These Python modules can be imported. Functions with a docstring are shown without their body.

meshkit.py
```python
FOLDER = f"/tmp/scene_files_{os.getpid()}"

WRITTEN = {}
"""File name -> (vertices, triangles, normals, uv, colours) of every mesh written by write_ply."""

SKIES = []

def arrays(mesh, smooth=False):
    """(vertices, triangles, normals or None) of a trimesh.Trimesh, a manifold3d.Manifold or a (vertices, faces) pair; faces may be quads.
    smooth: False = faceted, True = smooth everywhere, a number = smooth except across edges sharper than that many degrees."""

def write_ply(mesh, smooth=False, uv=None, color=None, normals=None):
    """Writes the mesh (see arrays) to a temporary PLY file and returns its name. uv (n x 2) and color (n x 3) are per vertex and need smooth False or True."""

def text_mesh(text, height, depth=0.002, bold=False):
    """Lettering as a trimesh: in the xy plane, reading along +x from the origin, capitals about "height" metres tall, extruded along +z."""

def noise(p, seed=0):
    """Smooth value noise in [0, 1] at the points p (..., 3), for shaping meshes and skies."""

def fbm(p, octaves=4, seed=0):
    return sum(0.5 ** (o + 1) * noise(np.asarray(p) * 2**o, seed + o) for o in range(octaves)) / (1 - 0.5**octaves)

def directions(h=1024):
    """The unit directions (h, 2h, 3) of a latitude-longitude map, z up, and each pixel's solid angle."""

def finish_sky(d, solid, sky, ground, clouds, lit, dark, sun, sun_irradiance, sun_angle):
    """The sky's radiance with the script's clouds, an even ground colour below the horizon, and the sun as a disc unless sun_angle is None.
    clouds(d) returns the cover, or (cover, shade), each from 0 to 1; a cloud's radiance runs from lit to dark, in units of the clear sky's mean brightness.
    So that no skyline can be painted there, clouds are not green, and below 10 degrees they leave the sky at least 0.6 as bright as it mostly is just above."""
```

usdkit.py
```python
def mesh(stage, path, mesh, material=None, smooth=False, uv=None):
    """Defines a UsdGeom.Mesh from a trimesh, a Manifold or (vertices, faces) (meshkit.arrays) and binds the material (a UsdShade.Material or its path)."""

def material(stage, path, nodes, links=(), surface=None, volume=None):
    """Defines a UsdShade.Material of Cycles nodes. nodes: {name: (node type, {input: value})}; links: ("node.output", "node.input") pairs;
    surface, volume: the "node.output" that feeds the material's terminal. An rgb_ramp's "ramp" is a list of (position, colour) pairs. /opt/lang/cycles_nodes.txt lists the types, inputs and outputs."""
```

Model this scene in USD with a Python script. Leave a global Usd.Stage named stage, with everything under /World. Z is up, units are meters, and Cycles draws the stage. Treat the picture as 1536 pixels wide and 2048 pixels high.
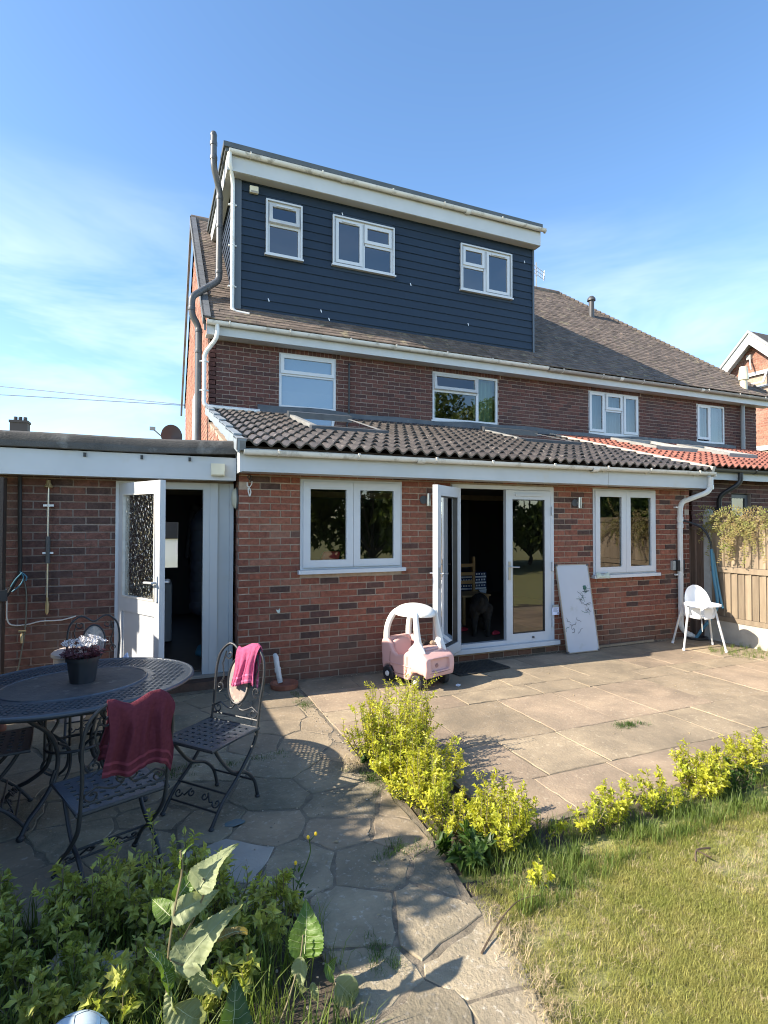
import math, random
import numpy as np, trimesh, shapely, usdkit, meshkit, manifold3d as m3
from shapely.geometry import Polygon, Point, box as sbox
from pxr import Gf, Sdf, Usd, UsdGeom, UsdLux, UsdShade, Vt
rng = np.random.default_rng(7); random.seed(7)
PI = math.pi
stage = Usd.Stage.CreateInMemory()
UsdGeom.SetStageUpAxis(stage, 'Z'); UsdGeom.SetStageMetersPerUnit(stage, 1.0)
UsdGeom.Xform.Define(stage, '/World'); UsdGeom.Scope.Define(stage, '/World/Looks')
# ---------------------------------------------------------------- camera, sky, sun, exposure
EXPOSURE = 1.42
SKY, SUN = 0.102, 1.15
SUN_TO = np.array([-1.42, 0.075, 1.0]); SUN_TO /= np.linalg.norm(SUN_TO)
cam = UsdGeom.Camera.Define(stage, '/World/Camera')
yaw, pitch, roll = 0.4006, 0.0208, 0.0013
fw = np.array([math.sin(yaw)*math.cos(pitch), math.cos(yaw)*math.cos(pitch), math.sin(pitch)])
rt = np.array([math.cos(yaw), -math.sin(yaw), 0.0]); up = np.cross(rt, fw)
rt, up = math.cos(roll)*rt+math.sin(roll)*up, -math.sin(roll)*rt+math.cos(roll)*up
EYE = np.array([-0.858, -6.002, 1.73])
cam.AddTransformOp().Set(Gf.Matrix4d(*rt, 0, *up, 0, *(-fw), 0, *EYE, 1))
cam.CreateHorizontalApertureAttr(36.0); cam.CreateVerticalApertureAttr(48.0); cam.CreateFocalLengthAttr(36.0*1099.5/1536)
cam.CreateExposureAttr(EXPOSURE); cam.CreateClippingRangeAttr(Gf.Vec2f(0.05, 5000))
sun_el, sun_rot = math.asin(SUN_TO[2]), math.atan2(SUN_TO[0], SUN_TO[1])
sun = UsdLux.DistantLight.Define(stage, '/World/Sun')
sun.CreateIntensityAttr(SUN); sun.CreateAngleAttr(0.53); sun.CreateColorAttr(Gf.Vec3f(1.0, 0.9, 0.76)); sun.CreateNormalizeAttr(True)
zc = SUN_TO; xc = np.cross([0, 0, 1], zc); xc /= np.linalg.norm(xc); yc = np.cross(zc, xc)
sun.AddTransformOp().Set(Gf.Matrix4d(*xc, 0, *yc, 0, *zc, 0, 0, 0, 0, 1))
skymat = usdkit.material(stage, '/World/Looks/sky', {
    'tc': ('texture_coordinate', {}),
    'sky': ('sky_texture', {'sky_type': 'single_scattering', 'sun_disc': False, 'sun_elevation': sun_el, 'sun_rotation': sun_rot, 'altitude': 50.0, 'air_density': 1.0, 'aerosol_density': 0.6, 'ozone_density': 1.7}),
    'sep': ('separate_xyz', {}), 'hs': ('hsv', {'saturation': 1.14, 'value': 1.2}),
    'mp': ('mapping', {'scale': (1.6, 1.6, 6.5), 'rotation': (0.08, 0.12, 0.9), 'location': (0.3, 0.2, 0.0)}),
    'n': ('noise_texture', {'scale': 1.3, 'detail': 6.0, 'roughness': 0.56, 'distortion': 0.35}),
    'n2': ('noise_texture', {'scale': 1.3, 'detail': 2.0}),
    'r': ('rgb_ramp', {'ramp': [(0.0, (0, 0, 0)), (0.44, (0, 0, 0)), (0.76, (1, 1, 1)), (1.0, (1, 1, 1))]}),
    'r2': ('rgb_ramp', {'ramp': [(0.0, (0, 0, 0)), (0.36, (0.0, 0.0, 0.0)), (0.60, (1, 1, 1)), (1.0, (1, 1, 1))]}),
    'el': ('map_range', {'from_min': 0.52, 'from_max': 0.30, 'to_min': 0.0, 'to_max': 0.48, 'clamp': True}),
    'm1': ('math', {'math_type': 'multiply'}), 'm2': ('math', {'math_type': 'multiply'}),
    'mix': ('mix', {'color2': (7.6, 7.8, 8.1)}),
    'bg': ('background_shader', {'strength': SKY})},
    [('tc.generated', 'mp.vector'), ('mp.vector', 'n.vector'), ('tc.generated', 'n2.vector'), ('tc.generated', 'sep.vector'), ('n.fac', 'r.fac'), ('n2.fac', 'r2.fac'),
     ('sep.z', 'el.value'), ('r.color', 'm1.value1'), ('r2.color', 'm1.value2'), ('m1.value', 'm2.value1'), ('el.result', 'm2.value2'),
     ('m2.value', 'mix.fac'), ('sky.color', 'hs.color'), ('hs.color', 'mix.color1'), ('mix.color', 'bg.color')], surface='bg.background')
dome = UsdLux.DomeLight.Define(stage, '/World/sky')
UsdShade.MaterialBindingAPI.Apply(dome.GetPrim()).Bind(skymat)
dome.GetPrim().SetCustomDataByKey('kind', 'structure')
# ---------------------------------------------------------------- materials
MT = {}
def mat(name, c1, c2=None, scale=6.0, rough=0.6, bump=0.0, bscale=40.0, metallic=0.0, vary=0.0, spec=0.5, stretch=(1, 1, 1), c3=None, c3scale=2.0, c3at=0.6, detail=4.0, stain=None, translucent=None, obj=False, coat=0.0):
    """One procedural look: noise between two colours, an optional blotch colour, brightness that varies from piece to piece, fine relief."""
    c2 = c2 or c1
    nodes = {'geo': ('geometry', {}), 'tc': ('texture_coordinate', {}), 'mp': ('mapping', {'scale': stretch}),
             'n': ('noise_texture', {'scale': scale, 'detail': detail, 'roughness': 0.6}),
             'ramp': ('rgb_ramp', {'ramp': [(0.0, c1), (0.3, c1), (0.7, c2), (1.0, c2)]}),
             'p': ('principled_bsdf', {'roughness': rough, 'metallic': metallic, 'specular_ior_level': spec, 'coat_weight': coat})}
    src = 'tc.object' if obj else 'geo.position'
    links = [(src, 'mp.vector'), ('mp.vector', 'n.vector'), ('n.fac', 'ramp.fac')]
    out = 'ramp.color'
    if c3:
        nodes |= {'n3': ('noise_texture', {'scale': c3scale, 'detail': 6.0, 'roughness': 0.65}), 'r3': ('rgb_ramp', {'ramp': [(0.0, (0, 0, 0)), (c3at-0.06, (0, 0, 0)), (c3at+0.06, (1, 1, 1)), (1.0, (1, 1, 1))]}), 'x3': ('mix', {'color2': c3})}
        links += [(src, 'n3.vector'), ('n3.fac', 'r3.fac'), ('r3.color', 'x3.fac'), (out, 'x3.color1')]; out = 'x3.color'
    if stain:
        nodes |= {'n4': ('noise_texture', {'scale': stain[1], 'detail': 8.0, 'roughness': 0.7, 'distortion': 0.4}), 'r4': ('rgb_ramp', {'ramp': [(0.0, (0, 0, 0)), (0.42, (0, 0, 0)), (0.68, (stain[2],)*3), (1.0, (stain[2],)*3)]}), 'x4': ('mix', {'color2': stain[0]})}
        links += [(src, 'n4.vector'), ('n4.fac', 'r4.fac'), ('r4.color', 'x4.fac'), (out, 'x4.color1')]; out = 'x4.color'
    if vary:
        nodes |= {'oi': ('object_info', {}), 'at': ('attribute', {'attribute': 'tone'}), 'ad': ('math', {'math_type': 'add'}), 'fr': ('math', {'math_type': 'fraction'}),
                  'mr': ('map_range', {'to_min': 1-vary, 'to_max': 1+vary}), 'hv': ('hsv', {})}
        links += [('oi.random', 'ad.value1'), ('at.fac', 'ad.value2'), ('ad.value', 'fr.value1'), ('fr.value', 'mr.value'), ('mr.result', 'hv.value'), (out, 'hv.color')]; out = 'hv.color'
    links.append((out, 'p.base_color'))
    if bump:
        nodes |= {'bn': ('noise_texture', {'scale': bscale, 'detail': 5.0, 'roughness': 0.65}), 'b': ('bump', {'strength': bump, 'distance': 0.01})}
        links += [('mp.vector', 'bn.vector'), ('bn.fac', 'b.height'), ('b.normal', 'p.normal')]
    surf = 'p.BSDF'
    if translucent:
        nodes |= {'t': ('translucent_bsdf', {}), 'tm': ('mix', {'mix_type': 'multiply', 'fac': 1.0, 'color2': translucent}), 'mx': ('mix_closure', {'fac': 0.42})}
        links += [(out, 'tm.color1'), ('tm.color', 't.color'), ('p.BSDF', 'mx.closure1'), ('t.BSDF', 'mx.closure2')]; surf = 'mx.closure'
    MT[name] = usdkit.material(stage, '/World/Looks/'+name, nodes, links, surface=surf)
    return MT[name]
def bricks_mat(name, tones, dirt=(0.35, 0.3, 0.26), rough=0.85):
    n = len(tones)
    nodes = {'geo': ('geometry', {}), 'oi': ('object_info', {}), 'at': ('attribute', {'attribute': 'tone'}), 'ad': ('math', {'math_type': 'add'}), 'fr': ('math', {'math_type': 'fraction'}),
             'r': ('rgb_ramp', {'ramp': [(i/n+0.0001, c) for i, c in enumerate(tones)], 'interpolate': False}),
             'n': ('noise_texture', {'scale': 22.0, 'detail': 6.0, 'roughness': 0.7}), 'mr': ('map_range', {'from_min': 0.25, 'from_max': 0.75, 'to_min': 0.48, 'to_max': 1.5}),
             'hv': ('hsv', {}), 'n2': ('noise_texture', {'scale': 1.6, 'detail': 5.0, 'roughness': 0.6}),
             'r2': ('rgb_ramp', {'ramp': [(0.0, (0, 0, 0)), (0.5, (0, 0, 0)), (0.8, (0.45, 0.45, 0.45)), (1.0, (0.5, 0.5, 0.5))]}), 'x': ('mix', {'color2': dirt}), 'sp': ('separate_xyz', {}), 'dz': ('map_range', {'from_min': 0.42, 'from_max': 0.0, 'to_min': 0.0, 'to_max': 1.0, 'clamp': True}), 'n5': ('noise_texture', {'scale': 2.5, 'detail': 6.0, 'roughness': 0.7}), 'dm': ('math', {'math_type': 'multiply', 'use_clamp': True}), 'x5': ('mix', {'color2': (0.085, 0.07, 0.048)}),
             'bn': ('noise_texture', {'scale': 90.0, 'detail': 5.0}), 'b': ('bump', {'strength': 0.5, 'distance': 0.006}), 'p': ('principled_bsdf', {'roughness': rough, 'specular_ior_level': 0.25})}
    links = [('oi.random', 'ad.value1'), ('at.fac', 'ad.value2'), ('ad.value', 'fr.value1'), ('fr.value', 'r.fac'), ('geo.position', 'n.vector'), ('n.fac', 'mr.value'), ('mr.result', 'hv.value'), ('r.color', 'hv.color'),
             ('geo.position', 'n2.vector'), ('n2.fac', 'r2.fac'), ('r2.color', 'x.fac'), ('hv.color', 'x.color1'), ('geo.position', 'sp.vector'), ('sp.z', 'dz.value'), ('geo.position', 'n5.vector'), ('n5.fac', 'dm.value1'), ('dz.result', 'dm.value2'), ('dm.value', 'x5.fac'), ('x.color', 'x5.color1'), ('x5.color', 'p.base_color'), ('geo.position', 'bn.vector'), ('bn.fac', 'b.height'), ('b.normal', 'p.normal')]
    MT[name] = usdkit.material(stage, '/World/Looks/'+name, nodes, links, surface='p.BSDF')
def pane_mat(name, tint=(0.92, 0.96, 0.95), ior=1.55, rough=0.0, wobble=0.0, frost=None):
    nodes = {'f': ('fresnel', {'IOR': ior}), 't': ('transparent_bsdf', {'color': tint}), 'g': ('glossy_bsdf', {'color': (1, 1, 1), 'roughness': rough}), 'm': ('mix_closure', {}), 'geo': ('geometry', {}),
             'mp': ('mapping', {'scale': (1, 1, 1)}), 'n': ('noise_texture', {'scale': 1.3 if not wobble > 0.05 else 30.0, 'detail': 1.0}), 'b': ('bump', {'strength': wobble or 0.02, 'distance': 0.02}), 'k': ('math', {'math_type': 'multiply_add', 'value2': 1.8, 'value3': 0.05, 'use_clamp': True})}
    links = [('geo.position', 'mp.vector'), ('mp.vector', 'n.vector'), ('n.fac', 'b.height'), ('b.normal', 'g.normal'), ('f.fac', 'k.value1'), ('k.value', 'm.fac'), ('t.BSDF', 'm.closure1'), ('g.BSDF', 'm.closure2')]
    if frost:
        nodes |= {'d': ('diffuse_bsdf', {'color': frost}), 'm0': ('mix_closure', {'fac': 0.75})}
        links = [l for l in links if l[0] != 't.BSDF'] + [('t.BSDF', 'm0.closure1'), ('d.BSDF', 'm0.closure2'), ('m0.closure', 'm.closure1')]
    MT[name] = usdkit.material(stage, '/World/Looks/'+name, nodes, links, surface='m.closure')

bricks_mat('brick_extension', [(0.20, 0.069, 0.043), (0.17, 0.058, 0.038), (0.225, 0.084, 0.053), (0.065, 0.037, 0.030), (0.20, 0.068, 0.041), (0.22, 0.095, 0.062), (0.16, 0.057, 0.038), (0.175, 0.062, 0.040), (0.21, 0.074, 0.045), (0.19, 0.066, 0.041), (0.085, 0.042, 0.033), (0.20, 0.07, 0.043), (0.18, 0.064, 0.041)], dirt=(0.24, 0.15, 0.105))
bricks_mat('brick_house', [(0.085, 0.036, 0.03), (0.075, 0.033, 0.028), (0.10, 0.042, 0.034), (0.055, 0.028, 0.026), (0.082, 0.035, 0.029), (0.066, 0.032, 0.028)], dirt=(0.10, 0.07, 0.06))
bricks_mat('brick_outbuilding', [(0.13, 0.06, 0.046), (0.11, 0.052, 0.042), (0.145, 0.068, 0.052), (0.10, 0.05, 0.041), (0.07, 0.042, 0.037)], dirt=(0.12, 0.12, 0.08))
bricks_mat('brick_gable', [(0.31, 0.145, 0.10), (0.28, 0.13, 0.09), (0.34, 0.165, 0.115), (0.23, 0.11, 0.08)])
mat('mortar', (0.40, 0.31, 0.235), (0.27, 0.205, 0.155), scale=14, rough=0.95, bump=0.3, bscale=120)
mat('mortar_dark', (0.30, 0.235, 0.195), (0.22, 0.17, 0.145), scale=12, rough=0.95, bump=0.3, bscale=120)
mat('white_plastic', (0.49, 0.505, 0.52), (0.455, 0.47, 0.49), scale=3, rough=0.32)
mat('white_paint', (0.44, 0.455, 0.465), (0.40, 0.415, 0.42), scale=2.5, rough=0.5, c3=(0.42, 0.415, 0.39), c3scale=3.0, c3at=0.64)
mat('white_pipe', (0.70, 0.70, 0.68), (0.62, 0.62, 0.59), scale=5, rough=0.4, c3=(0.45, 0.43, 0.38), c3scale=6.0, c3at=0.64)
mat('gutter_plastic', (0.62, 0.60, 0.56), (0.52, 0.50, 0.45), scale=4, rough=0.45, c3=(0.33, 0.31, 0.27), c3scale=5.0, c3at=0.6, stretch=(1, 1, 3))
mat('gutter_grey', (0.30, 0.27, 0.24), (0.22, 0.2, 0.18), scale=5, rough=0.6, c3=(0.42, 0.4, 0.36), c3scale=6.0, c3at=0.62)
mat('grey_pipe', (0.28, 0.30, 0.31), (0.24, 0.26, 0.27), scale=5, rough=0.5)
mat('black_pipe', (0.022, 0.022, 0.024), (0.035, 0.035, 0.036), scale=8, rough=0.42)
mat('soil_pipe_plastic', (0.055, 0.06, 0.066), (0.08, 0.085, 0.09), scale=8, rough=0.4)
mat('weatherboard', (0.0078, 0.021, 0.042), (0.0065, 0.0178, 0.037), scale=3, rough=0.55, bump=0.12, bscale=30, stretch=(1, 1, 6), vary=0.07)
mat('corner_trim', (0.07, 0.085, 0.105), None, rough=0.5)
mat('roof_edge', (0.05, 0.06, 0.065), (0.07, 0.08, 0.085), scale=5, rough=0.6)
mat('concrete_tile', (0.056, 0.046, 0.04), (0.03, 0.025, 0.022), scale=9, rough=0.5, bump=0.5, bscale=70, vary=0.3, c3=(0.24, 0.21, 0.175), c3scale=18.0, c3at=0.65, spec=0.8)
mat('red_tile', (0.27, 0.10, 0.068), (0.21, 0.08, 0.055), scale=9, rough=0.7, bump=0.3, bscale=70, vary=0.18)
mat('plain_tile', (0.165, 0.125, 0.098), (0.092, 0.072, 0.06), scale=5, rough=0.8, bump=0.5, bscale=60, vary=0.3, c3=(0.24, 0.2, 0.13), c3scale=5.0, c3at=0.62)
mat('ridge_tile', (0.13, 0.105, 0.085), (0.08, 0.065, 0.055), scale=7, rough=0.8, bump=0.4, bscale=60, vary=0.2)
mat('verge_cap', (0.24, 0.275, 0.30), (0.19, 0.22, 0.245), scale=6, rough=0.5)
mat('verge_dark', (0.10, 0.105, 0.11), (0.14, 0.145, 0.15), scale=6, rough=0.6)
mat('lead', (0.045, 0.052, 0.06), (0.085, 0.09, 0.098), scale=4, rough=0.5, bump=0.4, bscale=12, metallic=0.15, c3=(0.26, 0.25, 0.24), c3scale=3.5, c3at=0.68)
mat('felt', (0.052, 0.05, 0.047), (0.085, 0.082, 0.077), scale=5, rough=0.9, bump=0.6, bscale=60, c3=(0.16, 0.16, 0.15), c3scale=3.0, c3at=0.66)
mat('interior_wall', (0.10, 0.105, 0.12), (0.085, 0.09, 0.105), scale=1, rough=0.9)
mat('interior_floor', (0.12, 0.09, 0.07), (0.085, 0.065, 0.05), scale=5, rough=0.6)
mat('curtain', (0.19, 0.24, 0.29), (0.14, 0.185, 0.23), scale=3, rough=0.9, stretch=(10, 10, 0.6))
mat('green_curtain', (0.17, 0.26, 0.15), (0.11, 0.19, 0.10), scale=3, rough=0.9, stretch=(10, 10, 0.6))
mat('pale_curtain', (0.42, 0.52, 0.45), (0.34, 0.44, 0.38), scale=3, rough=0.9, stretch=(10, 10, 0.6))
mat('metal', (0.55, 0.55, 0.54), None, rough=0.3, metallic=0.9)
mat('brushed_brass', (0.45, 0.36, 0.2), None, rough=0.4, metallic=0.7)
mat('wrought_iron', (0.018, 0.019, 0.021), (0.026, 0.027, 0.03), scale=30, rough=0.42, bump=0.25, bscale=160, spec=0.6)
mat('table_iron', (0.038, 0.047, 0.06), (0.055, 0.065, 0.08), scale=12, rough=0.26, bump=0.25, bscale=140, spec=0.8, c3=(0.10, 0.10, 0.10), c3scale=9.0, c3at=0.67)
mat('mosaic', (0.10, 0.085, 0.075), (0.055, 0.05, 0.048), scale=16, rough=0.55, bump=0.5, bscale=50, c3=(0.26, 0.23, 0.19), c3scale=11.0, c3at=0.66)
mat('plaque', (0.42, 0.27, 0.2), (0.2, 0.22, 0.22), scale=9, rough=0.5, c3=(0.55, 0.42, 0.33), c3scale=14.0, c3at=0.58)
mat('paving', (0.36, 0.283, 0.185), (0.26, 0.205, 0.138), scale=3.4, rough=0.85, bump=0.6, bscale=45, vary=0.08, c3=(0.46, 0.38, 0.26), c3scale=26.0, c3at=0.62, detail=8, stain=((0.15, 0.122, 0.085), 1.3, 0.85))
mat('paving_rose', (0.36, 0.27, 0.182), (0.265, 0.20, 0.14), scale=3.0, rough=0.85, bump=0.6, bscale=45, vary=0.10, c3=(0.44, 0.36, 0.255), c3scale=30.0, c3at=0.62, detail=8, stain=((0.15, 0.12, 0.085), 1.2, 0.85))
mat('paving_grey', (0.335, 0.26, 0.17), (0.235, 0.185, 0.125), scale=3.2, rough=0.85, bump=0.6, bscale=45, vary=0.08, c3=(0.40, 0.34, 0.26), c3scale=28.0, c3at=0.62, detail=8, stain=((0.14, 0.115, 0.08), 1.4, 0.8))
mat('crazy_paving', (0.36, 0.295, 0.195), (0.21, 0.175, 0.12), scale=4, rough=0.85, bump=1.0, bscale=40, vary=0.17, c3=(0.45, 0.40, 0.32), c3scale=32.0, c3at=0.62, detail=8, stain=((0.12, 0.11, 0.075), 2.2, 0.8))
mat('crazy_pale', (0.40, 0.36, 0.30), (0.29, 0.265, 0.225), scale=5, rough=0.85, bump=0.6, bscale=45, detail=8)
mat('joint_sand', (0.10, 0.082, 0.056), (0.22, 0.175, 0.12), scale=4, rough=0.95, bump=0.9, bscale=70, c3=(0.32, 0.26, 0.18), c3scale=1.8, c3at=0.62, detail=8)
mat('joint_gravel', (0.24, 0.20, 0.145), (0.10, 0.085, 0.06), scale=12, rough=0.95, bump=1.0, bscale=70, c3=(0.5, 0.46, 0.38), c3scale=70.0, c3at=0.68, detail=8)
mat('soil', (0.055, 0.042, 0.03), (0.09, 0.07, 0.05), scale=12, rough=1.0, bump=1.0, bscale=50)
mat('lawn_soil', (0.27, 0.25, 0.095), (0.18, 0.19, 0.065), scale=4, rough=1.0, bump=0.8, bscale=60, c3=(0.28, 0.22, 0.12), c3scale=4.0, c3at=0.6)
mat('pebble', (0.40, 0.34, 0.26), (0.22, 0.18, 0.13), scale=2, rough=0.8, vary=0.35)
mat('privet_gold', (0.56, 0.53, 0.05), (0.33, 0.38, 0.045), scale=9, rough=0.4, vary=0.38, translucent=(1.35, 1.3, 0.7))
mat('hedge_leaf', (0.10, 0.15, 0.04), (0.17, 0.20, 0.06), scale=4, rough=0.5, vary=0.4, translucent=(1.2, 1.3, 0.6))
mat('skylight_frame', (0.26, 0.26, 0.245), (0.19, 0.19, 0.18), scale=8, rough=0.6)
mat('privet_dark', (0.26, 0.30, 0.05), (0.50, 0.50, 0.15), scale=20, rough=0.38, vary=0.4, translucent=(1.2, 1.3, 0.7))
mat('leaf_green', (0.05, 0.10, 0.02), (0.08, 0.14, 0.028), scale=10, rough=0.5, vary=0.35, translucent=(1.2, 1.3, 0.6))
mat('big_leaf', (0.15, 0.24, 0.045), (0.1, 0.19, 0.03), scale=14, rough=0.45, bump=0.5, bscale=40, vary=0.12, translucent=(1.3, 1.3, 0.7))
mat('leaf_vein', (0.40, 0.43, 0.24), None, rough=0.6)
mat('big_leaf_back', (0.36, 0.40, 0.22), (0.30, 0.35, 0.17), scale=14, rough=0.6, bump=0.5, bscale=40, vary=0.1, translucent=(1.1, 1.1, 0.7))
mat('climber_leaf', (0.20, 0.25, 0.06), (0.30, 0.21, 0.10), scale=7, rough=0.5, vary=0.35, translucent=(1.2, 1.1, 0.7))
mat('stem', (0.2, 0.17, 0.09), (0.12, 0.1, 0.05), scale=20, rough=0.8)
mat('twig', (0.12, 0.08, 0.05), (0.08, 0.055, 0.035), scale=20, rough=0.9)
mat('bark', (0.11, 0.085, 0.06), (0.06, 0.048, 0.035), scale=12, rough=0.95, bump=0.8, bscale=25)
mat('grass_blade', (0.25, 0.275, 0.055), (0.40, 0.36, 0.12), scale=5, rough=0.6, vary=0.35, translucent=(1.2, 1.2, 0.7))
mat('grass_long', (0.11, 0.17, 0.03), (0.17, 0.22, 0.05), scale=5, rough=0.55, vary=0.35, translucent=(1.2, 1.2, 0.7))
mat('straw', (0.42, 0.34, 0.2), (0.3, 0.23, 0.12), scale=9, rough=0.8, vary=0.25)
mat('oxalis', (0.10, 0.03, 0.045), (0.16, 0.05, 0.06), scale=20, rough=0.5, vary=0.35, translucent=(1.3, 0.9, 0.9))
mat('petal', (0.8, 0.78, 0.78), None, rough=0.6, translucent=(1, 1, 1))
mat('yellow_petal', (0.75, 0.5, 0.02), None, rough=0.6)
mat('pot_black', (0.014, 0.015, 0.017), (0.022, 0.023, 0.025), scale=12, rough=0.45)
mat('towel_pink', (0.56, 0.13, 0.24), (0.47, 0.09, 0.19), scale=60, rough=1.0, bump=1.0, bscale=240, spec=0.1)
mat('towel_wine', (0.165, 0.04, 0.058), (0.125, 0.03, 0.045), scale=60, rough=1.0, bump=1.0, bscale=240, spec=0.1)
mat('car_pink', (0.66, 0.41, 0.375), (0.61, 0.37, 0.34), scale=3, rough=0.38)
mat('car_seam', (0.30, 0.16, 0.15), None, rough=0.5)
mat('towel_pink_hem', (0.60, 0.16, 0.275), None, rough=1.0, spec=0.1)
mat('towel_wine_hem', (0.185, 0.043, 0.063), None, rough=1.0, spec=0.1)
mat('car_white', (0.80, 0.79, 0.74), (0.76, 0.75, 0.70), scale=3, rough=0.35)
mat('tyre', (0.02, 0.02, 0.021), (0.03, 0.03, 0.031), scale=20, rough=0.6)
mat('chair_white', (0.80, 0.81, 0.82), None, rough=0.3)
mat('leg_grey', (0.62, 0.64, 0.65), None, rough=0.35, metallic=0.3)
mat('board_white', (0.52, 0.58, 0.66), (0.48, 0.54, 0.62), scale=3, rough=0.28, c3=(0.42, 0.48, 0.52), c3scale=6.0, c3at=0.68)
mat('board_frame', (0.30, 0.26, 0.2), (0.4, 0.36, 0.3), scale=10, rough=0.5)
mat('ink_green', (0.02, 0.13, 0.10), None, rough=0.5); mat('ink_dark', (0.05, 0.06, 0.07), None, rough=0.5)
mat('timber_fence', (0.28, 0.22, 0.15), (0.19, 0.145, 0.098), scale=5, rough=0.85, bump=0.6, bscale=30, stretch=(3, 3, 0.35), vary=0.24, c3=(0.25, 0.19, 0.13), c3scale=3.0, c3at=0.66)
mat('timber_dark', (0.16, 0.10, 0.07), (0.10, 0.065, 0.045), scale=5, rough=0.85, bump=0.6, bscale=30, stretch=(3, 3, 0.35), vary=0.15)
mat('timber_brown', (0.045, 0.03, 0.022), (0.03, 0.02, 0.015), scale=5, rough=0.7, bump=0.4, bscale=30, stretch=(3, 3, 0.35))
mat('concrete', (0.46, 0.42, 0.35), (0.37, 0.33, 0.28), scale=7, rough=0.9, bump=0.5, bscale=60)
mat('concrete_grey', (0.34, 0.34, 0.32), (0.27, 0.27, 0.25), scale=8, rough=0.9, bump=0.4, bscale=60)
mat('hose_blue', (0.05, 0.18, 0.28), (0.06, 0.2, 0.3), scale=8, rough=0.45)
mat('rope_blue', (0.07, 0.22, 0.30), None, rough=0.7)
mat('hose_grey', (0.12, 0.13, 0.11), None, rough=0.5)
mat('cable_white', (0.6, 0.6, 0.57), None, rough=0.5)
mat('cream_plastic', (0.62, 0.58, 0.44), (0.55, 0.51, 0.38), scale=5, rough=0.45)
mat('terracotta', (0.30, 0.11, 0.06), (0.22, 0.08, 0.05), scale=9, rough=0.8)
mat('door_mat_rubber', (0.022, 0.021, 0.019), (0.05, 0.045, 0.036), scale=20, rough=0.95, bump=1.0, bscale=120)
mat('gingham_navy', (0.02, 0.03, 0.09), None, rough=0.9); mat('cloth_white', (0.62, 0.65, 0.70), None, rough=0.9)
mat('cloth_sage', (0.5, 0.56, 0.5), (0.42, 0.5, 0.45), scale=9, rough=0.9)
mat('wood_light', (0.36, 0.22, 0.10), (0.28, 0.17, 0.075), scale=6, rough=0.5, stretch=(1, 1, 6))
mat('dog_fur', (0.013, 0.009, 0.007), (0.022, 0.016, 0.011), scale=30, rough=0.9, bump=1.0, bscale=45)
mat('red_plastic', (0.42, 0.03, 0.05), None, rough=0.4); mat('teal_plastic', (0.03, 0.26, 0.25), None, rough=0.45)
mat('coat_navy', (0.012, 0.016, 0.026), (0.018, 0.024, 0.038), scale=8, rough=0.6); mat('coat_black', (0.01, 0.01, 0.012), None, rough=0.7)
mat('appliance', (0.42, 0.45, 0.50), None, rough=0.4)
mat('tub_cream', (0.50, 0.42, 0.38), None, rough=0.5); mat('paper', (0.62, 0.65, 0.8), None, rough=0.8)
mat('ball_white', (0.62, 0.72, 0.76), (0.55, 0.66, 0.70), scale=6, rough=0.5); mat('ball_seam', (0.08, 0.1, 0.12), None, rough=0.6)
mat('roof_slate', (0.075, 0.065, 0.06), (0.055, 0.05, 0.046), scale=4, rough=0.85, vary=0.2)
mat('chimney_pot_clay', (0.055, 0.045, 0.04), None, rough=0.9)
mat('aerial_metal', (0.3, 0.31, 0.32), None, rough=0.5, metallic=0.4)
mat('dish_grey', (0.05, 0.05, 0.052), None, rough=0.5)
mat('wire', (0.30, 0.33, 0.37), None, rough=0.7)
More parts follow.
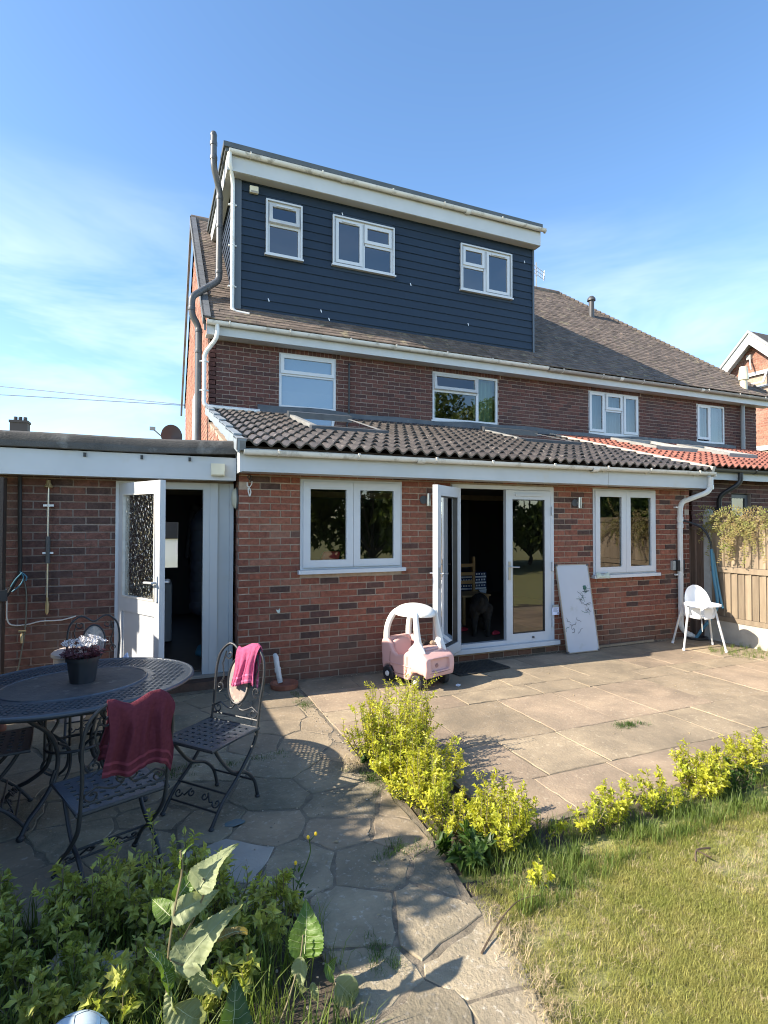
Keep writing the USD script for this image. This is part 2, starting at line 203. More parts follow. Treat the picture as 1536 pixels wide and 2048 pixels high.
mat('green_pitch', (0.1, 0.16, 0.09), (0.3, 0.36, 0.28), scale=18, rough=0.9)
mat('paint_blue', (0.09, 0.16, 0.19), (0.17, 0.17, 0.15), scale=30, rough=0.9)
pane_mat('glass', ior=1.5); pane_mat('glass_dormer', ior=1.7); pane_mat('glass_pattern', ior=1.55, rough=0.12, wobble=0.9, tint=(0.5, 0.55, 0.56)); pane_mat('glass_frosted', ior=1.6, rough=0.05, frost=(0.13, 0.185, 0.235))
# ---------------------------------------------------------------- geometry helpers
def quad2tri(q): q = np.asarray(q); return np.vstack([q[:, [0, 1, 2]], q[:, [0, 2, 3]]])
BOXF = quad2tri([[0, 3, 2, 1], [4, 5, 6, 7], [0, 1, 5, 4], [1, 2, 6, 5], [2, 3, 7, 6], [3, 0, 4, 7]])
class MB:
    def __init__(s): s.v, s.f, s.n = [], [], 0
    def add(s, v, f):
        if hasattr(v, 'vertices'): v, f = v.vertices, v.faces
        v = np.asarray(v, float); f = np.asarray(f, int)
        if f.shape[1] == 4: f = quad2tri(f)
        s.v.append(v); s.f.append(f+s.n); s.n += len(v); return s
    def tone(s):
        """how light or dark each leaf, tile or brick of the mesh is by itself (0 to 1)"""
        if len(s.v) < 9: return None
        r_ = np.random.default_rng(len(s.v)).random(len(s.v)); return np.concatenate([np.full(len(v), t) for v, t in zip(s.v, r_)]).astype(np.float32)
    def m(s): return np.vstack(s.v), np.vstack(s.f)
    def box(s, x0, x1, y0, y1, z0, z1): return s.add(*box(x0, x1, y0, y1, z0, z1))
    def tube(s, *a, **k): return s.add(*tube(*a, **k))
def box(x0, x1, y0, y1, z0, z1):
    x0, x1 = min(x0, x1), max(x0, x1); y0, y1 = min(y0, y1), max(y0, y1); z0, z1 = min(z0, z1), max(z0, z1)
    return np.array([[x0, y0, z0], [x1, y0, z0], [x1, y1, z0], [x0, y1, z0], [x0, y0, z1], [x1, y0, z1], [x1, y1, z1], [x0, y1, z1]], float), BOXF
def obox(o, a, b, c):
    """box spanned by three edge vectors from corner o (right-handed)"""
    o, a, b, c = (np.asarray(t, float) for t in (o, a, b, c))
    if np.dot(np.cross(a, b), c) < 0: a, b = b, a
    return np.array([o, o+a, o+a+b, o+b, o+c, o+a+c, o+a+b+c, o+b+c]), BOXF
def spline(pts, n=6, closed=False):
    p = np.asarray(pts, float); N = len(p); out = []
    for i in range(N if closed else N-1):
        g = (lambda k: p[k % N]) if closed else (lambda k: p[min(max(k, 0), N-1)])
        a, b, c, d = g(i-1), g(i), g(i+1), g(i+2)
        for t in np.linspace(0, 1, n, endpoint=False):
            out.append(0.5*((2*b)+(-a+c)*t+(2*a-5*b+4*c-d)*t*t+(-a+3*b-3*c+d)*t**3))
    if not closed: out.append(p[-1])
    return np.array(out)
def tube(pts, r, sides=6, closed=False, caps=True):
    p = np.asarray(pts, float); n = len(p); r = np.broadcast_to(r, (n,))
    t = (np.roll(p, -1, 0)-np.roll(p, 1, 0)) if closed else np.gradient(p, axis=0)
    t /= np.linalg.norm(t, axis=1, keepdims=True)+1e-12
    a = np.cross(t[0], [0, 0, 1.0] if abs(t[0][2]) < 0.9 else [1.0, 0, 0]); a /= np.linalg.norm(a)
    A = []
    for i in range(n):
        a = a-t[i]*np.dot(a, t[i]); a /= np.linalg.norm(a)+1e-12; A.append(a)
    A = np.array(A); B = np.cross(t, A); ang = np.arange(sides)*2*PI/sides
    v = (p[:, None]+r[:, None, None]*(np.cos(ang)[None, :, None]*A[:, None]+np.sin(ang)[None, :, None]*B[:, None])).reshape(-1, 3)
    f = []
    for i in range(n if closed else n-1):
        k = (i+1) % n
        for j in range(sides):
            f.append([i*sides+j, i*sides+(j+1) % sides, k*sides+(j+1) % sides, k*sides+j])
    f = quad2tri(f)
    if caps and not closed:
        e = [[0, j+1, j] for j in range(1, sides-1)]+[[(n-1)*sides, (n-1)*sides+j, (n-1)*sides+j+1] for j in range(1, sides-1)]
        f = np.vstack([f, e])
    return v, f
def lathe(prof, n=24, at=(0, 0, 0), axis='z'):
    prof = np.asarray(prof, float); k = len(prof); ang = np.arange(n)*2*PI/n
    v = np.stack([prof[:, 0][:, None]*np.cos(ang), prof[:, 0][:, None]*np.sin(ang), np.broadcast_to(prof[:, 1][:, None], (k, n))], -1).reshape(-1, 3)
    f = [[i*n+j, i*n+(j+1) % n, (i+1)*n+(j+1) % n, (i+1)*n+j] for i in range(k-1) for j in range(n)]
    if axis == 'x': v = v[:, [2, 0, 1]]
    if axis == 'y': v = v[:, [1, 2, 0]]
    return v+np.asarray(at, float), quad2tri(f)
def prism(poly, z0, z1):
    if hasattr(poly, 'geoms'):
        mb = MB()
        for g in poly.geoms:
            if g.geom_type == 'Polygon' and g.area > 1e-4: mb.add(*prism(g, z0, z1))
        return mb.m()
    m = trimesh.creation.extrude_polygon(poly, z1-z0, engine='earcut'); m.apply_translation([0, 0, z0]); return np.array(m.vertices), np.array(m.faces)
def prism_xz(poly, y0, y1):
    """polygon in (x, z) extruded along y from y0 to y1"""
    v, f = prism(poly, 0, 1); out = np.stack([v[:, 0], y0+(y1-y0)*v[:, 2], v[:, 1]], 1)
    return out, f[:, ::-1] if y1 > y0 else f
def prism_yz(poly, x0, x1):
    v, f = prism(poly, 0, 1); out = np.stack([x0+(x1-x0)*v[:, 2], v[:, 0], v[:, 1]], 1)
    return out, f if x1 > x0 else f[:, ::-1]
def rot(v, deg, axis='z', about=(0, 0, 0)):
    a = math.radians(deg); c, s = math.cos(a), math.sin(a); v = np.asarray(v, float)-about
    M = {'z': [[c, -s, 0], [s, c, 0], [0, 0, 1]], 'x': [[1, 0, 0], [0, c, -s], [0, s, c]], 'y': [[c, 0, s], [0, 1, 0], [-s, 0, c]]}[axis]
    return v@np.array(M).T+about
def spiral(c, r0, r1, a0, a1, u, w, n=18):
    c, u, w = (np.asarray(t, float) for t in (c, u, w)); a = np.linspace(a0, a1, n); r = np.linspace(r0, r1, n)
    return c+r[:, None]*(np.cos(a)[:, None]*u+np.sin(a)[:, None]*w)
def hull(points, rad):
    s = [m3.Manifold.sphere(r, 14).translate(tuple(map(float, p))) for p, r in zip(points, np.broadcast_to(rad, (len(points),)))]
    return m3.Manifold.batch_hull(s)
def soft(man, length=0.02, it=8):
    mm = man.refine_to_length(length).to_mesh(); t = trimesh.Trimesh(mm.vert_properties[:, :3], mm.tri_verts, process=True)
    trimesh.smoothing.filter_taubin(t, lamb=0.5, nu=0.52, iterations=it); return np.array(t.vertices), np.array(t.faces)
# ---------------------------------------------------------------- scene-tree helpers
used = {}
def path_for(parent, name):
    k = used.get((parent, name), 0); used[(parent, name)] = k+1
    return f'{parent}/{name}' + (f'_{k:03d}' if k else '')
class Node:
    def __init__(s, path, base): s.path, s.base = path, np.asarray(base, float)
    def add(s, name, mesh, m, smooth=False, label=None, kind=None, local=False):
        tone = mesh.tone() if isinstance(mesh, MB) and not smooth else None
        if isinstance(mesh, MB): mesh = mesh.m()
        v, f = mesh; p = path_for(s.path, name)
        g = usdkit.mesh(stage, p, ((np.asarray(v)-(0 if local else s.base)), f), MT[m] if isinstance(m, str) else m, smooth=smooth)
        if tone is not None: UsdGeom.PrimvarsAPI(g).CreatePrimvar('tone', Sdf.ValueTypeNames.FloatArray, 'vertex').Set(Vt.FloatArray.FromNumpy(tone))
        if label: g.GetPrim().SetCustomDataByKey('label', label)
        if kind: g.GetPrim().SetCustomDataByKey('kind', kind)
        return Node(p, (0, 0, 0) if local else s.base)
def meta(prim, label=None, cat=None, group=None, kind=None):
    for k, x in (('label', label), ('category', cat), ('group', group), ('kind', kind)):
        if x: prim.SetCustomDataByKey(k, x)
def thing(name, label, cat, base=(0, 0, 0), rz=0.0, group=None, kind=None, local=False):
    p = path_for('/World', name); x = UsdGeom.Xform.Define(stage, p)
    x.AddTranslateOp().Set(Gf.Vec3d(*map(float, base)))
    if rz: x.AddRotateZOp().Set(float(rz))
    meta(x.GetPrim(), label, cat, group, kind)
    return Node(p, (0, 0, 0) if local else base)
def copy_of(node, name, label, cat, base, rz=0.0, group=None):
    p = path_for('/World', name); x = UsdGeom.Xform.Define(stage, p)
    pr = x.GetPrim(); pr.GetReferences().AddInternalReference(node.path); pr.SetInstanceable(True)
    x.ClearXformOpOrder(); x.AddTranslateOp().Set(Gf.Vec3d(*map(float, base)))
    x.AddRotateZOp().Set(float(rz))
    meta(pr, label, cat, group)
    return Node(p, base)
def single(name, mesh, m, label, cat, base, smooth=False, group=None, kind=None):
    """a thing that is one mesh: its origin is put at its base"""
    if isinstance(mesh, MB): mesh = mesh.m()
    v, f = mesh; p = path_for('/World', name)
    g = usdkit.mesh(stage, p, (np.asarray(v)-base, f), MT[m], smooth=smooth)
    UsdGeom.Xformable(g).AddTranslateOp().Set(Gf.Vec3d(*map(float, base)))
    meta(g.GetPrim(), label, cat, group, kind); return Node(p, base)
def instancer(path, protos, m, pos, yaws, scales, proto_id, kind='stuff', label=None, cat=None, tilt=0.0):
    pi = UsdGeom.PointInstancer.Define(stage, path); pr = []
    UsdGeom.Scope.Define(stage, path+'/shapes')
    for i, ms in enumerate(protos):
        tn = ms.tone() if isinstance(ms, MB) else None
        g = usdkit.mesh(stage, f'{path}/shapes/clump_{i:03d}', ms.m() if isinstance(ms, MB) else ms, MT[m] if isinstance(m, str) else MT[m[i]]); pr.append(g.GetPath())
        if tn is not None: UsdGeom.PrimvarsAPI(g).CreatePrimvar('tone', Sdf.ValueTypeNames.FloatArray, 'vertex').Set(Vt.FloatArray.FromNumpy(tn))
    pi.CreatePrototypesRel().SetTargets(pr)
    pi.CreatePositionsAttr(Vt.Vec3fArray.FromNumpy(np.asarray(pos, np.float32))); pi.CreateProtoIndicesAttr(Vt.IntArray.FromNumpy(np.asarray(proto_id, np.int32)))
    q = [Gf.Quath(float(math.cos(a/2)), 0.0, 0.0, float(math.sin(a/2))) for a in yaws]
    pi.CreateOrientationsAttr(Vt.QuathArray(q)); s = np.asarray(scales, np.float32); pi.CreateScalesAttr(Vt.Vec3fArray.FromNumpy(np.stack([s, s, s], 1)))
    meta(pi.GetPrim(), label, cat, None, kind); return pi
def cam_px(p):
    d = np.asarray(p, float)-EYE; z = d@fw; return 768+1099.5*(d@rt)/max(z, 1e-3), 1024-1099.5*(d@up)/max(z, 1e-3), z
def in_view(p, m=20):
    x, y, z = cam_px(p); return z > 0.1 and -m < x < 1536+m and -m < y < 2048+m
# ---------------------------------------------------------------- walls of single bricks, windows, gutters
def brick_rects(u0, u1, z0, z1, holes=(), course=0.075, L=0.225, phase=0, poly=None, soldiers=()):
    out = []
    for i in range(int(round((z1-z0)/course))):
        za, zb = z0+i*course+0.006, z0+(i+1)*course-0.006; zm = (za+zb)/2
        x = u0-((i+phase) % 2)*L/2
        while x < u1:
            segs = [(max(x+0.006, u0), min(x+L-0.006, u1))]
            for h in list(holes)+list(soldiers):
                if h[2]-0.02 < zm < h[3]+0.02:
                    segs = [t for a, b in segs for t in ((a, min(b, h[0]-0.004)), (max(a, h[1]+0.004), b))]
            for a, b in segs:
                if b-a > 0.012 and (poly is None or poly.contains(Point((a+b)/2, zb)) and poly.contains(Point(a, zb)) and poly.contains(Point(b, zb))): out.append((a, b, za, zb))
            x += L
    for h in soldiers:
        x = h[0]
        while x < h[1]-0.03: out.append((x+0.005, min(x+0.075, h[1])-0.005, h[2], h[3])); x += 0.075
    return out
def lay_bricks(node, rects, o, u, n, m, nparts=300, depth=0.06, name='brick'):
    o, u, n = (np.asarray(t, float) for t in (o, u, n)); zz = np.array([0, 0, 1.0]); sized = []
    for (a, b, za, zb) in rects:
        j = rng.uniform(-0.0016, 0.0016, 4); pr = rng.uniform(-0.0015, 0.003)
        p0 = o+u*(a+j[0])+zz*(za+j[1])-n*depth
        ms = obox(p0, u*(b-a+j[2]), zz*(zb-za+j[3]), n*(depth+pr))
        c = o+u*(a+b)/2+zz*(za+zb)/2; x, y, z = cam_px(c); vis = in_view(c, 10)
        face = abs(np.dot(n, (EYE-c)/np.linalg.norm(EYE-c)))
        sized.append((-(b-a)*(zb-za)*face/z**2 if vis else 1.0, ms))
    order = sorted(range(len(sized)), key=lambda k: sized[k][0])
    rest = MB()
    for r_, k in enumerate(order):
        if r_ < nparts and sized[k][0] < 0: node.add(name, sized[k][1], m)
        else: rest.add(*sized[k][1])
    if rest.n: node.add('brickwork', rest, m, kind='stuff')
def frame_mb(x0, x1, z0, z1, w, y0, y1, mb=None):
    mb = mb or MB()
    mb.box(x0, x0+w, y0, y1, z0, z1); mb.box(x1-w, x1, y0, y1, z0, z1); mb.box(x0+w, x1-w, y0, y1, z0, z0+w); mb.box(x0+w, x1-w, y0, y1, z1-w, z1); return mb
def window(node, x0, x1, z0, z1, y, cells, bars=(), fw=0.045, sill=None, glass='glass', name='window', trim=0, m='white_plastic', label=None):
    """window facing -y whose outer frame has its face at y; cells: (x0, x1, z0, z1, kind, options); sub-parts sash, pane, sill, vent"""
    fr = frame_mb(x0, x1, z0, z1, fw, y, y+0.06)
    for b in bars: fr.box(b[0], b[1], y+0.002, y+0.058, b[2], b[3])
    if trim: frame_mb(x0-0.028, x1+0.028, z0, z1+0.028, 0.028, y-0.035, y+0.02, fr)
    w = node.add(name, fr, m, label=label)
    for c in cells:
        a, b, za, zb, kind = c[:5]; o = c[5] if len(c) > 5 else {}
        gl = o.get('glass', glass)
        if kind == 'sash':
            s = frame_mb(a, b, za, zb, o.get('w', 0.058), y-0.018, y+0.035)
            mid = o.get('w', 0.058); v, f = s.m()
            pv, pf = np.array([[a+mid, y+0.006, za+mid], [b-mid, y+0.006, za+mid], [b-mid, y+0.006, zb-mid], [a+mid, y+0.006, zb-mid]]), quad2tri([[0, 1, 2, 3]])
            if o.get('open'):
                ax, ab = ('x', (a, y, zb)) if o.get('hinge', 'top') == 'top' else ('z', (b, y, za))
                sg = -1 if ax == 'x' else -1
                v, pv = rot(v, sg*o['open'], ax, ab), rot(pv, sg*o['open'], ax, ab)
            w.add('sash', (v, f), m); w.add('pane', (pv, pf), gl)
            if o.get('vent'):
                w.add('trickle_vent', box(a+0.12, b-0.12, y-0.036, y-0.019, zb-0.045, zb-0.018), m)
            if o.get('handle'):
                hz = (za+zb)/2; hx = a+0.03 if o['handle'] == 'l' else b-0.03
                w.add('handle', box(hx-0.008, hx+0.008, y+0.05, y+0.07, hz-0.06, hz+0.05), 'chair_white')
        else:
            w.add('pane', (np.array([[a, y+0.02, za], [b, y+0.02, za], [b, y+0.02, zb], [a, y+0.02, zb]]), quad2tri([[0, 1, 2, 3]])), gl)
        if o.get('curtain'):
            cs = o['curtain'] if isinstance(o['curtain'], list) else [(a-0.03, b+0.03, o['curtain'])]
            for ca, cb, cm in cs:
                n = max(4, int((cb-ca)/0.025)); xs = np.linspace(ca, cb, n); ys = y+0.16+0.018*np.sin(np.arange(n)*1.9+ca*7)
                v = np.vstack([np.stack([xs, ys, np.full(n, za-0.03)], 1), np.stack([xs, ys, np.full(n, zb+0.03)], 1)])
                w.add('curtain', (v, quad2tri([[i, i+1, n+i+1, n+i] for i in range(n-1)])), cm, smooth=True)
    if sill: w.add('sill', box(x0-sill[0], x1+sill[0], y-sill[1], y+0.03, z0-sill[2], z0-0.001), m)
    return w
def gutter(node, xa, xb, y, z, r=0.055, m='gutter_plastic', bm=None, brackets=0.9, sag=0.0, name='gutter'):
    """half-round gutter along x, its back at y; z its rim"""
    a = np.linspace(PI, 2*PI, 9); prof = [(y-r+r*math.cos(t), z+r*math.sin(t)) for t in a]; inner = [(y-r+(r-0.006)*math.cos(t), z+(r-0.006)*math.sin(t)) for t in a[::-1]]
    v, f = prism_yz(Polygon(prof+inner), xa, xb)
    v[:, 2] += sag*(v[:, 0]-xa); g = node.add(name, (v, f), m, smooth=40)
    for xe, dx in ((xa, 0.004), (xb, -0.004)):
        g.add('stop_end', prism_yz(Polygon(prof), xe-0.003, xe+0.004), m)
    x = xa+0.35; k = 0
    while x < xb-0.1:
        arc = [(y-r+(r+0.006)*math.cos(t), z+(r+0.006)*math.sin(t)) for t in a]
        pts = [(x, q[0], q[1]+0.006+sag*(x-xa)) for q in arc]
        b = MB(); b.tube(pts, 0.008, 5); b.box(x-0.012, x+0.012, y-2*r-0.012, y-2*r+0.004, z-0.004+sag*(x-xa), z+0.014+sag*(x-xa)); b.box(x-0.012, x+0.012, y-0.012, y, z-0.045, z+0.004)
        g.add('gutter_bracket', b, bm or m); x += brackets*(1+0.12*math.sin(k*2.3)); k += 1
    x = xa+2.0
    while x < xb-1:
        arc = [(y-r+(r+0.004)*math.cos(t), z+(r+0.004)*math.sin(t)) for t in np.linspace(PI, 2*PI, 9)]; back = [(y-r+r*math.cos(t), z+r*math.sin(t)) for t in np.linspace(2*PI, PI, 9)]
        g.add('gutter_union', prism_yz(Polygon(arc+back), x-0.05, x+0.05), bm or m); x += 2.6
    return g
def pipe(node, pts, r, m, name='downpipe', collars=(), clips=(), sides=12, n=5, label=None):
    """pipe through pts with tight bends; collars: (point, direction) sleeves"""
    p = np.asarray(pts, float); out = [p[0]]
    for i in range(1, len(p)-1):
        a, b = p[i-1]-p[i], p[i+1]-p[i]; la, lb = np.linalg.norm(a), np.linalg.norm(b); d = min(0.09, la*0.45, lb*0.45)
        for t in np.linspace(0, 1, n): s = (1-t)**2*(p[i]+a/la*d)+2*t*(1-t)*p[i]+t*t*(p[i]+b/lb*d); out.append(s)
    out.append(p[-1]); out = np.array(out)
    k = node.add(name, tube(out, r, sides), m, smooth=50, label=label)
    for c, d in collars:
        c, d = np.asarray(c, float), np.asarray(d, float); d /= np.linalg.norm(d)
        k.add('pipe_collar', tube([c-d*0.035, c-d*0.03, c+d*0.03, c+d*0.035], [r+0.001, r+0.007, r+0.007, r+0.001], sides), m, smooth=50)
    for c in clips:
        c = np.asarray(c, float); b = MB(); b.add(*tube([c-[0, 0, 0.012], c+[0, 0, 0.012]], r+0.006, sides)); b.box(c[0]-r-0.035, c[0]+r+0.035, c[1]+r*0.2, c[1]+r+0.012, c[2]-0.011, c[2]+0.011)
        k.add('pipe_clip', b, m)
    return k
def wall_with_holes(x0, x1, z0, z1, holes, y0, y1):
    p = sbox(x0, z0, x1, z1)
    for h in holes: p = p.difference(sbox(h[0], h[2], h[1], h[3]))
    return prism_xz(p, y0, y1)
# ================================================================ REAR EXTENSION
EXT = thing('rear_extension', 'red brick single-storey rear extension with brown tiled lean-to roof and white fascia', 'extension', (3.4, 0, 0))
H1, HD, H2 = (0.67, 1.913, 1.16, 2.225), (2.603, 4.189, 0.10, 2.225), (4.888, 6.102, 0.955, 2.225)
holes = [H1, HD, H2]
EXT.add('wall', wall_with_holes(0.004, 6.816, -0.05, 2.36, holes, 0.006, 0.11), 'mortar')
side = Polygon([(0.004, -0.05), (3.48, -0.05), (3.48, 3.40), (0.0, 2.40)])
EXT.add('side_wall', prism_yz(side, 0.006, 0.1), 'mortar'); EXT.add('side_wall', prism_yz(side, 6.72, 6.816), 'mortar')
lay_bricks(EXT, brick_rects(0, 6.82, -0.005, 2.32, holes), (0, 0, 0), (1, 0, 0), (0, -1, 0), 'brick_extension', 300)
rs = brick_rects(0.065, 3.48, -0.005, 3.4, poly=Polygon([(0, -0.1), (3.49, -0.1), (3.49, 3.42), (0, 2.40)]), phase=1)
lay_bricks(EXT, rs, (0, 0, 0), (0, 1, 0), (-1, 0, 0), 'brick_gable', 60)
lay_bricks(EXT, brick_rects(0.065, 1.2, -0.005, 2.4, phase=1), (6.82, 0, 0), (0, 1, 0), (1, 0, 0), 'brick_extension', 0)
# inside of the extension
def rectsheet(x0, x1, y0, y1, z): return np.array([[x0, y0, z], [x1, y0, z], [x1, y1, z], [x0, y1, z]]), quad2tri([[0, 1, 2, 3]])
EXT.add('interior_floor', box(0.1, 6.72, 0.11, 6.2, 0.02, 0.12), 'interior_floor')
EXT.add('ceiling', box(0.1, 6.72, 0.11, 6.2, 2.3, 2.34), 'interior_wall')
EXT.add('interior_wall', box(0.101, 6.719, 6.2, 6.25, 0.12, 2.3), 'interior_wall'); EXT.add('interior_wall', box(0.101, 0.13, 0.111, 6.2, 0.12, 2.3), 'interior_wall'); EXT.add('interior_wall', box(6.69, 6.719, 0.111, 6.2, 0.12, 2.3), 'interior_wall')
# windows and french doors
def two_sash(node, h, **k):
    x0, x1, z0, z1 = h; xm = (x0+x1)/2
    return window(node, x0, x1, z0+0.05, z1, -0.006, [(x0+0.03, xm-0.002, z0+0.075, z1-0.028, 'sash', {'w': 0.082}), (xm+0.002, x1-0.03, z0+0.075, z1-0.028, 'sash', {'w': 0.082})], [(xm-0.03, xm+0.03, z0+0.09, z1-0.04)], sill=(0.03, 0.06, 0.045), **k)
two_sash(EXT, H1, label='two-pane white casement window left of the french doors'); two_sash(EXT, H2, label='two-pane white casement window right of the french doors')
x0, x1, z0, z1 = HD
fd = frame_mb(x0, x1, z0+0.06, z1, 0.05, -0.012, 0.06); FD = EXT.add('french_door', fd, 'white_plastic')
FD.add('door_sill', box(x0-0.035, x1+0.045, -0.075, 0.05, z0+0.005, z0+0.06), 'white_plastic')
def leaf(parent, a, b, za, zb, y, hinge=None, ang=0, w=0.10, wb=0.12, hnd='l', name='door_leaf'):
    mb = MB(); mb.box(a, a+w, y, y+0.06, za, zb); mb.box(b-w, b, y, y+0.06, za, zb); mb.box(a+w, b-w, y, y+0.06, za, za+wb); mb.box(a+w, b-w, y, y+0.06, zb-w-0.02, zb)
    pv, pf = np.array([[a+w, y+0.02, za+wb], [b-w, y+0.02, za+wb], [b-w, y+0.02, zb-w-0.02], [a+w, y+0.02, zb-w-0.02]]), quad2tri([[0, 1, 2, 3]])
    hx = a+0.045 if hnd == 'l' else b-0.045; sg = 1 if hnd == 'l' else -1
    hd = MB(); hd.box(hx-0.016, hx+0.016, y-0.012, y, za+0.83, za+1.07); hd.tube([(hx, y-0.01, za+1.0), (hx, y-0.05, za+1.0), (hx+sg*0.02, y-0.055, za+1.0), (hx+sg*0.12, y-0.055, za+0.995)], 0.009, 8)
    hd.box(hx-0.016, hx+0.016, y+0.06, y+0.072, za+0.83, za+1.07); hd.tube([(hx, y+0.07, za+1.0), (hx, y+0.11, za+1.0), (hx+sg*0.12, y+0.115, za+0.995)], 0.009, 8)
    vt = box(a+0.14, b-0.14, y-0.016, y-0.001, zb-0.075, zb-0.045)
    bead = frame_mb(a+w, b-w, za+wb, zb-w-0.02, 0.012, y+0.006, y+0.05)
    R = (lambda v: rot(v, ang, 'z', hinge)) if hinge is not None else (lambda v: v)
    v, f = mb.m(); L = parent.add(name, (R(v), f), 'white_plastic'); parent.add('pane', (R(pv), pf), 'glass')
    v, f = bead.m(); parent.add('glazing_bead', (R(v), f), 'black_pipe')
    v, f = hd.m(); parent.add('door_handle', (R(v), f), 'metal'); parent.add('trickle_vent', (R(vt[0]), vt[1]), 'white_plastic')
leaf(FD, 3.41, 4.135, 0.165, 2.17, -0.014, hnd='l')
for hz in (0.4, 1.15, 1.9): FD.add('hinge', box(4.14, 4.165, -0.04, -0.013, hz-0.06, hz+0.06), 'white_plastic')
FD.add('lock', lathe([(0.0, -0.02), (0.014, -0.02), (0.014, 0)], 10, (3.83, -0.014, 0.225), 'y'), 'soil_pipe_plastic')
leaf(FD, 2.66, 3.40, 0.165, 2.17, -0.014, hinge=(2.655, -0.02, 0), ang=-(180-38.5), hnd='r')
for hz in (0.4, 1.15, 1.9): FD.add('hinge', box(2.63, 2.66, -0.05, -0.013, hz-0.05, hz+0.05), 'white_plastic')
# fascia, gutter
FY = -0.28
EXT.add('fascia', box(-0.012, 6.85, FY, FY+0.02, 2.262, 2.50), 'white_paint'); EXT.add('fascia', box(4.9, 4.904, FY-0.002, FY, 2.263, 2.44), 'gutter_grey', label='joint line in the white fascia')
EXT.add('soffit', box(-0.01, 6.85, FY+0.02, 0.0, 2.264, 2.275), 'white_paint'); EXT.add('box_end', box(-0.03, -0.012, FY, 0.06, 2.255, 2.52), 'white_paint'); EXT.add('box_end', box(6.85, 6.868, FY, 0.06, 2.255, 2.52), 'white_paint')
gutter(EXT, 0.0, 6.93, FY, 2.475, 0.05, 'gutter_plastic', brackets=0.88, sag=0.004)
# lean-to roof: plane through (y -0.33, z 2.515) rising 16 degrees
SL = math.atan(0.288); RU = np.array([0, math.cos(SL), math.sin(SL)]); RN = np.array([0, -math.sin(SL), math.cos(SL)]); RO = np.array([0, -0.345, 2.515])
EXT.add('roof_deck', obox(RO+[-0.0, 0, 0]+RU*0.09-RN*0.035, (6.9, 0, 0), RU*3.86, RN*0.02), 'timber_brown')
def wave_tile(w, L, amp, rolls=2, seg=14, th=0.020, kind='bold'):
    x = np.linspace(0, w, seg+1); ph = 2*PI*rolls*x/w
    prof = amp*np.sin(ph-PI/2) if kind == 'bold' else amp*np.abs(np.sin(ph/2))*2-amp
    n = seg+1; top = lambda s, h: np.stack([x, np.full(n, s), prof+h], 1)
    v = np.vstack([top(0, 0), top(L, 0), top(0, -th)]); f = [[i, i+1, n+i+1, n+i] for i in range(seg)]+[[2*n+i, 2*n+i+1, i+1, i] for i in range(seg)]
    f += [[0, n, 2*n, 0], [n-1, 3*n-1, 2*n-1, n-1]]
    return v, quad2tri(f)
def lay_tiles(node, xs, rows, gauge, w, L, amp, o, u, n, m, name, skip=None, rolls=2, lift=0.034):
    tv, tf = wave_tile(w, L, amp, rolls); xa = np.array([1.0, 0, 0])
    for r_ in range(rows):
        for x in xs:
            c = o+xa*(x+w/2)+u*(r_*gauge+gauge/2)
            if skip and skip(c): continue
            j = rng.normal(0, 1, 4); s0 = r_*gauge+j[0]*0.003
            lifted = tv[:, 2]+lift*(1-tv[:, 1]/L)*1.0+0.012+j[1]*0.0015
            P = o+xa*(x+tv[:, 0])[:, None]+u*(s0+tv[:, 1])[:, None]+n*lifted[:, None]
            node.add(name, (P, tf), m, smooth=50)
SK = [(1.22, 2.28, 1.42, 2.96), (5.05, 6.28, 1.84, 3.05)]
def in_sky(c): return any(a < c[0] < b and y0 < c[1] < y1 for a, b, y0, y1 in SK)
xs = np.arange(0, 23)*0.30-0.03; 
lay_tiles(EXT, xs, 11, 0.352, 0.302, 0.40, 0.027, RO, RU, RN, 'concrete_tile', 'roof_tile', skip=in_sky)
for a, b, y0, y1 in SK:
    s0, s1 = (y0+0.345)/RU[1], (y1+0.345)/RU[1]
    P = lambda x, s, h: RO+np.array([x, 0, 0])+RU*s+RN*h
    fr = MB(); w_ = 0.075
    for (xa_, xb_, sa, sb) in ((a, a+w_, s0+w_, s1-w_), (b-w_, b, s0+w_, s1-w_)): fr.add(*obox(P(xa_, sa, 0.0), (xb_-xa_, 0, 0), RU*(sb-sa), RN*0.07))
    for sa in (s0, s1-w_): fr.add(*obox(P(a, sa, 0.0), (b-a, 0, 0), RU*w_, RN*0.06))
    sk = EXT.add('skylight', fr, 'skylight_frame')
    sk.add('skylight_apron', obox(P(a-0.05, s0-0.06, 0.03), (b-a+0.1, 0, 0), RU*0.13, RN*0.045), 'lead'); sk.add('skylight_top_cover', obox(P(a-0.02, s1-w_, 0.0), (b-a+0.04, 0, 0), RU*0.14, RN*0.12), 'soil_pipe_plastic')
    sk.add('pane', (np.array([P(a+w_, s0+w_, 0.07), P(b-w_, s0+w_, 0.07), P(b-w_, s1-w_, 0.07), P(a+w_, s1-w_, 0.07)]), quad2tri([[0, 1, 2, 3]])), 'glass')
    sk.add('skylight_blind', (np.array([P(a+w_, s0+w_, 0.03), P(b-w_, s0+w_, 0.03), P(b-w_, s1-w_, 0.03), P(a+w_, s1-w_, 0.03)]), quad2tri([[0, 1, 2, 3]])), 'curtain')
for k in range(11):   # dry verge caps down the left edge
    s = k*0.352-0.02; c = RO+RU*s; mb = MB()
    mb.add(*obox(c+[-0.065, 0, 0]-RN*0.07+RN*0.012*(k % 2), (0.02, 0, 0), RU*0.36, RN*(0.125))); mb.add(*obox(c+[-0.065, 0, 0]+RN*(0.052+0.012*(k % 2)), (0.085, 0, 0), RU*0.36-RN*0.012, RN*(0.016)))
    EXT.add('verge_cap', mb, 'verge_cap')
EXT.add('verge_end_cap', obox(RO+[-0.075, -0.02, 0.0]-RN*0.05, (0.09, 0, 0), RU*0.05, RN*0.12), 'verge_dark')
